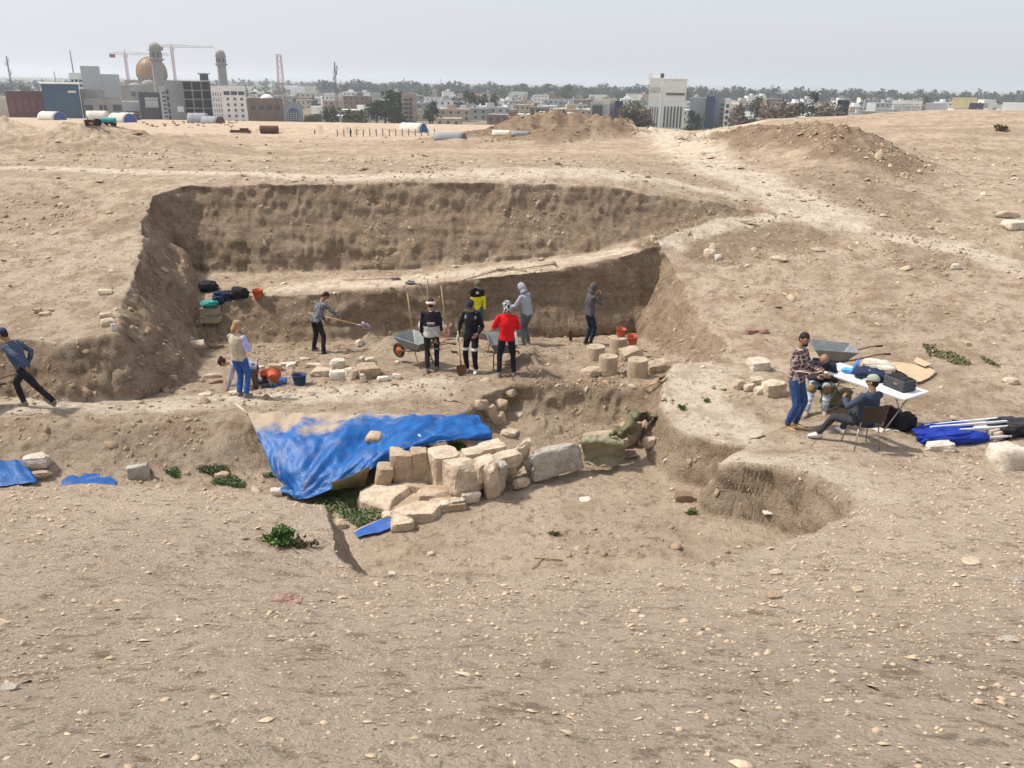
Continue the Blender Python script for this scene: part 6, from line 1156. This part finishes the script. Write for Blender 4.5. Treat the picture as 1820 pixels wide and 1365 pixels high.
building(713, 728, 168, 452, 14, BEIGE, 'beige stair block joined to the unfinished tower', wins=[(.15, .85, .05, .9, 1, 6, .7, .4)]); building(726, 740, 169, 450, 16, PINK, 'pink brick block with glazed corner beside the beige stair block', wins=[(.0, .5, .05, .92, 1, 6, .9, .7, BGL2)]); building(662, 676, 167, 500, 12, LGREY, 'pale slab building left of the dark trees')
# white tower
b = building(1153, 1186, 141, 445, 26, OFFW, 'tall off white tower block with vertical window slots, left wing', wins=[(.06, .60, .05, .45, 4, 1, .42, 1.), (.72, .84, .05, .88, 1, 1, .8, 1.), (.06, .62, .72, .86, 1, 1, 1.05, .8, cmat('cream_band', (.58, .56, .47)))]); root_w = b[0]
root_w['label'] = 'tall off white tower block with dark vertical window slots right of centre'
x2l, x2r = wx(1186, 443)-root_w.location.x, wx(1227, 443)-root_w.location.x; H2 = ztop(1205, 142, 443)-PZ
bx(root_w, 'right_wing', ((x2l+x2r)/2, 1, H2/2), (x2r-x2l, 30, H2), OFFW)
for i in range(6): bx(root_w, 'window', (x2l+(x2r-x2l)*(.14+.14*i), -14.2, H2*.26), (.75, .3, H2*.42), GLS)
bx(root_w, 'louvre_band', ((x2l+x2r)/2+.5, -14.2, H2*.72), ((x2r-x2l)*.8, .3, 1.1), cmat('brown_louvre', (.18, .14, .10))); bx(root_w, 'cornice', ((x2l+x2r)/2, 1, H2+.2), (x2r-x2l+.6, 30.6, .6), WHT)
bx(root_w, 'roof_hut', (-1, 2, b[2]+1.6), (9, 10, 3.2), OFFW); bx(root_w, 'roof_hut_door', (1.5, -3.2, b[2]+1.6), (1.6, .3, 2.6), DARK); [bx(root_w, 'roof_plant', (x2l+3+3*i, -6, H2+1.0), (1.6, 1.6, 1.6), WHT) for i in range(3)]
building(1227, 1256, 176, 470, 20, LGREY, 'plain light grey block adjoining the white tower'); building(1256, 1272, 174, 465, 18, BGL, 'narrow dark glazed block right of the plain grey one', wins=[(.1, .9, .1, .9, 2, 5, .8, .6, BGL2)]); building(1270, 1290, 177, 470, 18, MGREY, 'mid grey block at the edge of the trees', wins=[(.6, .95, .1, .9, 1, 5, .8, .6)])
building(1290, 1300, 178, 460, 12, OFFW, 'slim off white house before the poplar like trees', wins=[(.1, .9, .1, .9, 1, 4, .7, .6)])
r_, W_, H = frame_bld(1490, 1512, 178, 440, 14, 5, 2, 'dark narrow frame building on the right of the town', DGREY)
b = building(1560, 1595, 196, 450, 14, LGREY, 'long low pale roofed shed on the right'); b = building(1588, 1642, 190, 455, 12, cmat('shed_white', (.62, .60, .58)), 'white portal framed hall with an open porch')
zt0 = ztop(1615, 179, 455)-PZ; bx(b[0], 'porch_beam', (0, -8, zt0-.8), (b[1], 2, 1.6), WHT); [bx(b[0], 'porch_post', (-b[1]/2+.5+i*(b[1]-1)/3, -8, (zt0-1.6)/2), (.7, .7, zt0-1.6), WHT) for i in range(4)]
building(1648, 1686, 186, 460, 14, LGREY, 'grey metal clad shed right of the portal framed hall'); building(1694, 1738, 176, 560, 20, YEL, 'large pale yellow building at the far right'); building(1726, 1752, 186, 470, 12, DGREY, 'dark low block in front of the pale yellow building', wins=[(.5, .95, .4, .9, 2, 1, .7, .9, MET)]); building(1785, 1840, 185, 600, 20, OFFW, 'white gabled warehouse at the right edge of the town')
building(1050, 1085, 186, 430, 14, LGREY, 'light grey blank walled house below the tree belt'); building(1054, 1072, 190, 425, 8, DGREY, 'dark glazed house front between two pale houses', wins=[(.05, .95, .2, .9, 2, 3, .7, .6)]); building(1094, 1108, 183, 430, 14, cmat('navy_clad', (.02, .03, .10)), 'navy clad house front right of the cream house', wins=[(.1, .9, .1, .9, 2, 3, .8, .7)]); building(1074, 1096, 179, 440, 14, CREAM, 'cream house with flat roof beside the navy front')
# ---- the many low houses
hg = random.Random(5); HM_ = [('cream', CREAM), ('white', WHT), ('off white', OFFW), ('white', WHT), ('off white', OFFW), ('beige', BEIGE), ('pale grey', LGREY), ('brown brick', BRICK), ('pinkish', PINK), ('raw concrete', CONC)]
ZN = [(438, 'near the lattice tower'), (560, 'beyond the phone mast'), (740, 'left of the four dark trees'), (880, 'below the tree belt'), (1020, 'left of the white tower'), (1150, 'behind the white tower'), (1300, 'behind leafless trees'), (1480, 'on the right of the town'), (1700, 'at the far right')]
USED = set()
for ring, (y0, y1, n) in enumerate([(425, 520, 46), (520, 680, 58), (680, 900, 70), (900, 1250, 62)]):
    for i in range(n):
        px = 440+(1840-440)*(i+hg.random())/n; y = hg.uniform(y0, y1)
        if ring == 0 and (1140 < px < 1300 or px > 1380 or 500 < px < 575 or 655 < px < 745): continue
        cn, cm = hg.choice(HM_); w = hg.uniform(9, 20); d = hg.uniform(9, 15); h = hg.choice([3.6, 4, 6.8, 7.2, 7.5, 10.2]) if ring else hg.choice([3.6, 4, 5, 6.6]); x = wx(px, y)
        zone = [z for a, z in ZN if a <= px][-1]; st = 'low' if h < 5.5 else 'two storey' if h < 9 else 'three storey'
        for _ in range(60):
            hut, tank = hg.random() < .6, hg.random() < .5
            L_ = '%s %s %s house %s %s' % (['near', 'midway', 'farther', 'hazy'][ring], st, cn, 'with hut and tank' if hut and tank else 'with roof hut' if hut else 'with roof tank' if tank else 'bare flat roof', zone)
            if L_ not in USED: break
            cn, cm = hg.choice(HM_); h = hg.choice([4, 7.2, 10.2]); st = 'low' if h < 5.5 else 'two storey' if h < 9 else 'three storey'
        USED.add(L_)
        root = empty('house', (x, y+d/2, PZ), hg.uniform(-.3, .3), L_, 'house', 'flat roofed houses of the town'); bx(root, 'wall', (0, 0, h/2), (w, d, h), cm); bx(root, 'roof', (0, 0, h+.15), (w+.3, d+.3, .3), CONC if hg.random() < .4 else cm)
        if hut: q = hg.uniform(-.3, .3)*w; bx(root, 'stair_hut', (q, d*.1, h+1.4), (w*.28, 4, 2.4), cm); 
        if tank: bx(root, 'water_tank', (hg.uniform(-.4, .4)*w, -1, h+.9), (1.3, 1.3, 1.2), hg.choice([WHT, MET]))
        if ring < 3: windows(root, w, d, .3, h, 3 if w < 14 else 4, max(1, int(h/3.3)), .30, .42)
# distant town specks and belt of trees
def boxes(name, n, fn, m_, label, seed):
    g = np.random.default_rng(seed); mb = MB()
    for i in range(n): (x, y, z), d = fn(g); mb.box((x, y, z), d)
    tag(mb.build(name, m_), label, kind='stuff')
for k, (m_, nm) in enumerate([(OFFW, 'pale'), (CREAM, 'cream'), (CONC, 'grey')]):
    def fn(g):
        y = g.uniform(1300, 4500)**1.0; px = g.uniform(0, 1820) if g.random() < .3 else g.uniform(0, 1000); h = g.uniform(4, 11); w = g.uniform(10, 26); return (wx(px, y, 150), y, PZ+h/2), (w, 12, h)
    boxes('distant_houses', 330, fn, m_, '%s houses of the farthest part of the town melting into haze' % nm, 60+k)
def wood_pts(x0, x1, y0, y1, n, h0, h1, spreadx, kk, sd_):
    g = np.random.default_rng(sd_); out = []
    for i in range(n):
        px = g.uniform(x0, x1); y = g.uniform(y0, y1); h = g.uniform(h0, h1)*(.75+.45*abs(math.sin(px*.05+1.3*math.sin(px*.013)))); r_ = g.uniform(2.0, 4.6); x = wx(px, y, 160)
        t = g.random((kk, 3)); a = t[:, 0]*6.28; zf = t[:, 1]; rr = r_*np.sqrt(t[:, 2])*(1-.75*np.abs(zf-.35))
        out.append(np.stack([x+rr*np.cos(a), y+rr*np.sin(a), PZ+h*(.08+.92*zf)], -1))
    return np.concatenate(out)
TREEC = [(.016, .028, .014), (.042, .06, .030)]
for nm, args, lab, sz in [('tree_belt', (560, 1900, 1150, 1500, 1000, 9, 18, 0, 44, 70), 'dark belt of tall trees crossing the plain behind the town', 3.6), ('tree_belt', (380, 1150, 1500, 2300, 280, 10, 17, 0, 40, 71), 'farther hazy belt of trees at the centre left', 4.2), ('tree_belt', (-60, 480, 800, 1900, 260, 7, 12, 0, 36, 72), 'hazy scattered trees behind the left of the town', 3.4), ('street_trees', (440, 1850, 600, 1100, 130, 5, 9, 0, 40, 73), 'little trees dotted between the houses of the town', 1.6)]:
    P_ = wood_pts(*args); o = leafcloud(nm, lambda g, n, P_=P_: P_[:n], None, len(P_), sz, TREEC, None, 7, .5); tag(o, lab, kind='stuff')
BARK = cmat('bark', (.10, .075, .05)); LEAFM = {}
def tree(px, pt, y, r_, label, kind=0, base=None, group='trees among the houses', n=620):
    x = wx(px, y); b_ = base if base is not None else PZ; H = ztop(px, pt, y)-b_; root = empty('tree', (x, y, b_), 0, label, 'tree', group); g = np.random.default_rng(int(px*7)); tr = MB(); tr.tube([(0, 0, -.5), (.2, 0, H*.3), (0, .2, H*.75)], [r_*.10, r_*.07, .06], 6)
    cs = []
    for k in range(9 if kind != 2 else 6):
        a = g.uniform(0, 6.28); zf = g.uniform(.22, .92); q = r_*(1-.6*abs(zf-.45))*g.uniform(.3, .9); e = Vector((q*math.cos(a), q*math.sin(a), H*zf)); tr.tube([(0, 0, H*zf*.6), e], [.12, .04], 4); cs.append((e, r_*g.uniform(.30, .5)))
    tr.build('trunk', BARK, root); w = g.integers(0, len(cs), n); C = np.array([tuple(cs[i][0]) for i in w])+g.normal(0, 1, (n, 3))*np.array([cs[i][1]*.62 for i in w])[:, None]; C[:, 2] = np.clip(C[:, 2], H*.06, H)
    cols = [[(.018, .034, .014), (.05, .08, .032)], [(.05, .07, .025), (.11, .14, .05)], [(.14, .11, .085), (.20, .165, .13)]][kind]
    if kind not in LEAFM: s = N('crown_leaves', .8, .1); s.col(s.mix(s.attr('tone'), cols[0], cols[1])); LEAFM[kind] = s.m
    leafcloud('crown', lambda g_, n_: C, None, n, max(.9, r_*.27), cols, root, int(px), .5, mt=LEAFM[kind])
for px, pt, y, r_, k, l in [(683, 163, 440, 6.5, 0, 'largest dark tree in front of the unfinished tower'), (668, 180, 436, 5, 0, 'lower dark tree left of the unfinished tower'), (700, 182, 432, 5.5, 0, 'bushy dark tree at the foot of the unfinished tower'), (585, 186, 425, 4.5, 0, 'round dark tree beside the thin phone mast'), (622, 199, 395, 5.5, 1, 'low wide green tree in the middle of the slope edge'),
    (816, 166, 560, 5, 0, 'leftmost of the four dark trees near the centre'), (836, 164, 560, 5, 0, 'second of the four dark trees near the centre'), (857, 160, 560, 4.5, 0, 'tallest of the four dark trees near the centre'), (873, 168, 560, 5, 0, 'rightmost of the four dark trees near the centre'), (762, 186, 440, 3.5, 0, 'slim dark tree between brick block and white villa'), (768, 180, 450, 3, 0, 'slender tree just behind the slim dark tree'), (956, 196, 425, 4.5, 0, 'round dark tree before the brown shed'), (990, 200, 400, 5.5, 1, 'light green spreading tree left of the light grey house'),
    (1135, 183, 520, 5, 0, 'dark bushy tree left of the white tower'), (1318, 176, 400, 3.2, 0, 'small dark conifer left in the row on the right'), (1345, 174, 400, 4, 0, 'broad dark tree second in the row on the right'), (1372, 176, 410, 3.5, 0, 'dark tree third in the row on the right'), (1398, 176, 410, 3.5, 0, 'dark tree fourth in the row on the right'), (1426, 170, 370, 3, 0, 'tall narrow conifer fifth in the row on the right'), (1447, 163, 360, 3.2, 0, 'tallest narrow conifer at the right of the row'),
    (1325, 188, 380, 6, 2, 'leafless brown tree under the first conifers'), (1370, 186, 375, 6.5, 2, 'leafless brown tree in the middle of the right row'), (1410, 188, 370, 6, 2, 'leafless brown tree before the narrow conifers'), (1470, 186, 380, 6, 2, 'leafless brown tree right of the tallest conifer'), (1240, 197, 400, 4, 0, 'dark bush at the right foot of the white tower'), (1008, 152, 1000, 7, 0, 'hazy large tree rising from the middle of the belt'), (725, 178, 640, 4, 0, 'tree between the brick block and the town'), (640, 190, 430, 3.5, 0, 'small tree beside the white shed roof'),
    (1540, 168, 900, 5, 0, 'hazy tree behind the right hill'), (1650, 172, 800, 5, 0, 'hazy tree right of the portal framed hall'), (560, 180, 620, 4, 0, 'tree beyond the pale box'), (550, 205, 400, 3, 1, 'low green bush by the cream building')]: tree(px, pt, y, r_, l, k)
for px, pt, r_, l in [(1110, 196, 7, 'sprawling green thicket left of the white tower'), (1140, 196, 6, 'right half of the green thicket at the white tower foot'), (1125, 188, 6, 'taller rear bush of the thicket at the white tower')]: tree(px, pt, 370, r_, l, 1 if r_ > 6 else 2)
# ---- on the far plateau: tents, tractor, debris, people
TENTW = mat('tent_canvas', (.66, .62, .54), (.56, .52, .44), 1.2, .9, .2, 6); TENTB = mat('tent_blue', (.03, .09, .28), (.04, .12, .33), 2, .8); TENTG = mat('tent_grey', (.30, .31, .33), (.24, .25, .27), 1.2, .8); RUSTD = mat('rust_dark', (.14, .06, .04), (.09, .045, .035), 3, .9)
def tent(pl, pr, pb_, pt, rz, m_, endm, label, group='tunnel tents on the far plateau'):
    c = drop((pl+pr)/2, pb_); L_ = (wx(pr, c.y)-wx(pl, c.y)); H = (pb_-pt)/1450*c.y*1.05; root = empty('tunnel_tent', (c.x, c.y, c.z-.2), rz, label, 'tent', group); w = H*1.05; n = 12; L_ = L_*.86
    def arc(x, k=1.): return [(x, w*k*math.cos(PI*i/n), H*k*math.sin(PI*i/n)**.85) for i in range(n+1)]
    mb = MB(); R_ = [arc(-L_/2+L_*i/5, 1-.02*(i % 2)) for i in range(6)]; mb.add([p for r in R_ for p in r], [(j*(n+1)+i, j*(n+1)+i+1, (j+1)*(n+1)+i+1, (j+1)*(n+1)+i) for j in range(5) for i in range(n)]); o = mb.build('canvas', m_, root, True); md = o.modifiers.new('s', 'SOLIDIFY'); md.thickness = .06
    for s_ in (-1, 1): mb = MB(); a = arc(s_*(L_/2-.05), .97); a2 = arc(s_*(L_/2-.12), .97); mb.add(a+a2, [tuple(range(n+1)), tuple(range(2*n+1, n, -1))]+[(i, i+1, n+2+i, n+1+i) for i in range(n)]); mb.build('end_wall', endm[0 if s_ < 0 else 1], root)
tent(73, 113, 213, 199, -.25, TENTW, (TENTW, TENTB), 'leftmost white tunnel tent with blue end wall on the far plateau'); tent(155, 194, 213, 198, .35, TENTW, (TENTB, TENTW), 'white tunnel tent with bright blue open end behind the tractor'); tent(198, 238, 217, 202, -.30, TENTW, (TENTW, TENTB), 'white tunnel tent with blue arched end right of the tractor'); tent(215, 246, 213, 201, -.2, TENTW, (TENTW, RUSTD), 'partly hidden white tent behind the one with the arched end')
tent(334, 372, 218, 202, .2, TENTG, (TENTG, TENTG), 'grey plastic covered tunnel at the left centre plateau', None); tent(360, 397, 219, 207, -.3, TENTG, (RUSTD, RUSTD), 'lower grey tunnel with rusty end beside the plastic covered one', None); tent(711, 758, 236, 219, -.28, TENTW, (TENTW, TENTB), 'big cream tunnel tent with blue and brown open end at centre', None); tent(768, 830, 243, 230, -.1, TENTG, (TENTG, TENTB), 'long low grey tent right of the cream tunnel tent', None); tent(872, 915, 235, 226, -.1, TENTW, (TENTW, RUSTD), 'low white tent behind the brown spoil heap', None); tent(905, 945, 235, 227, .1, TENTG, (TENTG, TENTG), 'low grey tent right end behind the brown spoil heap', None)
tp = drop(166, 224); k = tp.y/1450
tr = empty('tractor', tp, .1, 'small red and black farm tractor parked by the tents', 'tractor'); sc_ = k*10
def wheel(parent, x, y, r_, w): mb = MB(); M_ = Matrix.Translation((x, y, r_)) @ Matrix.Rotation(PI/2, 4, 'X'); mb.lathe([(r_*.3, -w/2), (r_*.9, -w/2), (r_, -w*.3), (r_, w*.3), (r_*.9, w/2), (r_*.3, w/2)], 16, M=M_); o = mb.build('wheel', TYRE, parent); mb = MB(); mb.lathe([(.02, -w*.4), (r_*.5, -w*.4), (r_*.5, w*.4), (.02, w*.4)], 12, M=M_); mb.build('rim', RUSTD, o)
u = k*28/4.0
def S3(v): return tuple(q*u for q in v)
for y in (-.8, .8): wheel(tr, 1.0*u, y*u, .78*u, .42*u); wheel(tr, -1.2*u, y*u*.8, .5*u, .3*u)
bx(tr, 'bonnet', S3((-1.0, 0, 1.15)), S3((1.8, .7, .6)), RUSTD); bx(tr, 'seat', S3((.9, 0, 1.4)), S3((.5, .5, .5)), DARK); bx(tr, 'mudguard', S3((1.0, 0, 1.65)), S3((1.1, 1.9, .1)), RUSTD); bx(tr, 'exhaust', S3((-1.2, .1, 1.9)), S3((.1, .1, .9)), DARK)
tk = empty('tank_trailer', drop(194, 224), .05, 'turquoise water tank trailer hitched behind the tractor', 'trailer'); mb = MB(); mb.tube([S3((-1.8, 0, 1.3)), S3((-1.7, 0, 1.3)), S3((1.7, 0, 1.3)), S3((1.8, 0, 1.3))], [.4*u, .72*u, .72*u, .4*u], 14); mb.build('tank', mat('turquoise_paint', (.10, .36, .42), bump=0), tk)
for x in (-.9, 1.1):
    for y in (-.7, .7): wheel(tk, x*u, y*u, .5*u, .3*u)
bx(tk, 'chassis', S3((0, 0, .6)), S3((3.6, 1.0, .2)), RUSTD)
p = drop(479, 237); pp = empty('rusty_cylinder', p, .1, 'big rusty steel cylinder with green end lying on the plateau', 'cylinder'); k = p.y/1450; mb = MB(); n = 14; mb.lathe([(6.2*k, -15*k), (6.4*k, -14*k), (6.4*k, 14*k), (6.2*k, 15*k), (5.6*k, 15*k), (5.6*k, -15*k)], 16, M=Matrix.Translation((0, 0, 6.3*k)) @ Matrix.Rotation(PI/2, 4, 'Y'), cap=False); mb.build('shell', RUSTD, pp); mb = MB(); mb.lathe([(.1, 0), (5.5*k, 0)], 16, M=Matrix.Translation((-13*k, 0, 6.3*k)) @ Matrix.Rotation(PI/2, 4, 'Y'), cap=False); mb.build('end_plate', mat('green_paint', (.08, .22, .15), bump=0), pp)
for px, py, w, h, l, nm in [(428, 238, 34, 9, 'rusty farm cart frame left of the steel cylinder', 'cart'), (296, 213, 20, 4, 'rusty flat skip before the grey block', 'skip'), (128, 208, 26, 4, 'pile of rusty beams right of the leftmost tent', 'beam_pile'), (1160, 222, 26, 8, 'dusty parked truck below the white tower', 'truck'), (246, 240, 16, 3, 'low dark debris on the plateau left of centre', 'debris')]:
    p = drop(px, py); k = p.y/1450; r_ = empty(nm, p, random.uniform(-.2, .2), l, nm.replace('_', ' ')); bx(r_, 'body', (0, 0, h*k*.45), (w*k, 6*k, h*k*.5), RUSTD if nm != 'truck' else CONC); bx(r_, 'top', (w*k*.2, 0, h*k*.85), (w*k*.4, 4*k, h*k*.4), RUSTD if nm != 'truck' else LGREY)
    for i in (-1, 0, 1): bx(r_, 'upright', (i*w*k*.4, -3.2*k, h*k*.7), (.5*k, .5*k, h*k), RUSTD)
for px, py, l, h in [(560, 240, 'tiny distant figure in black crouching on the plateau', 1.2), (624, 244, 'tiny distant figure in dark clothes standing on the plateau', 1.9), (803, 237, 'tiny distant figure in dark clothes before the grey tent', 1.5)]:
    p = drop(px, py); p = Vector((wx(px, 150, py), 150, gz(wx(px, 150, py), 150))) if px == 803 else p; person(px, 0, h, 1.0, l, {}, BLACKC, BLACKC, None, loc=p, vox=.05, head='hair')
for i in range(16):
    px = 600+i*11.5; p = drop(px, 243-.1*i); h = .008*p.y; o = MB().tube([(0, 0, -.2), (0, 0, h)], .0016*p.y*.4, 5).build('fence_post', MET); o.location = p; tag(o, 'thin metal fence post on the far plateau, %s from the left in its row' % ['first', 'second', 'third', 'fourth', 'fifth', 'sixth', 'seventh', 'eighth', 'ninth', 'tenth', 'eleventh', 'twelfth', 'thirteenth', 'fourteenth', 'fifteenth', 'last'][i], 'post', 'fence posts on the far plateau')
g = np.random.default_rng(3); mb = MB()
for i in range(90):
    px = g.uniform(240, 420) if i < 55 else g.uniform(420, 1100); py = g.uniform(216, 228) if i < 55 else g.uniform(236, 262); p = drop(px, py); s_ = p.y*.0012*g.uniform(.5, 1.6); mb.box((p.x, p.y, p.z+s_*.4), (s_*1.6, s_, s_), jit=s_*.25)
tag(mb.build('rubble', mat('far_rubble', (.40, .31, .22), (.20, .14, .10), .3)), 'small rubble scattered over the far plateau', kind='stuff')
# hills on the horizon and the air
mb = MB(); xs_ = np.linspace(-14000, 14000, 120); hh = 40+45*np.abs(n2(xs_/2500, xs_*0, 3))+20*n2(xs_/800, xs_*0, 4)
mb.add([(x, 14000, PZ-5) for x in xs_]+[(x, 16000, PZ+h) for x, h in zip(xs_, hh)]+[(x, 18000, PZ-5) for x in xs_], [(i, i+1, 120+i+1, 120+i) for i in range(119)]+[(120+i, 121+i, 241+i, 240+i) for i in range(119)])
tag(mb.build('hills', cmat('hill_soil', (.25, .22, .18)), None, True), 'faint low hills on the horizon', kind='structure')
hz = MB(); hz.box((0, 17500, 18), (66000, 35200, 86)); s = bpy.data.materials.new('haze_air'); s.use_nodes = True; t = s.node_tree; t.nodes.remove(t.nodes['Principled BSDF']); pv = t.nodes.new('ShaderNodeVolumePrincipled'); pv.inputs['Color'].default_value = (.84, .91, 1.0, 1); pv.inputs['Density'].default_value = HAZE; pv.inputs['Anisotropy'].default_value = .35
t.links.new(pv.outputs[0], [n for n in t.nodes if n.type == 'OUTPUT_MATERIAL'][0].inputs['Volume']); tag(hz.build('haze', s), 'pale dusty air over the whole place', kind='stuff')
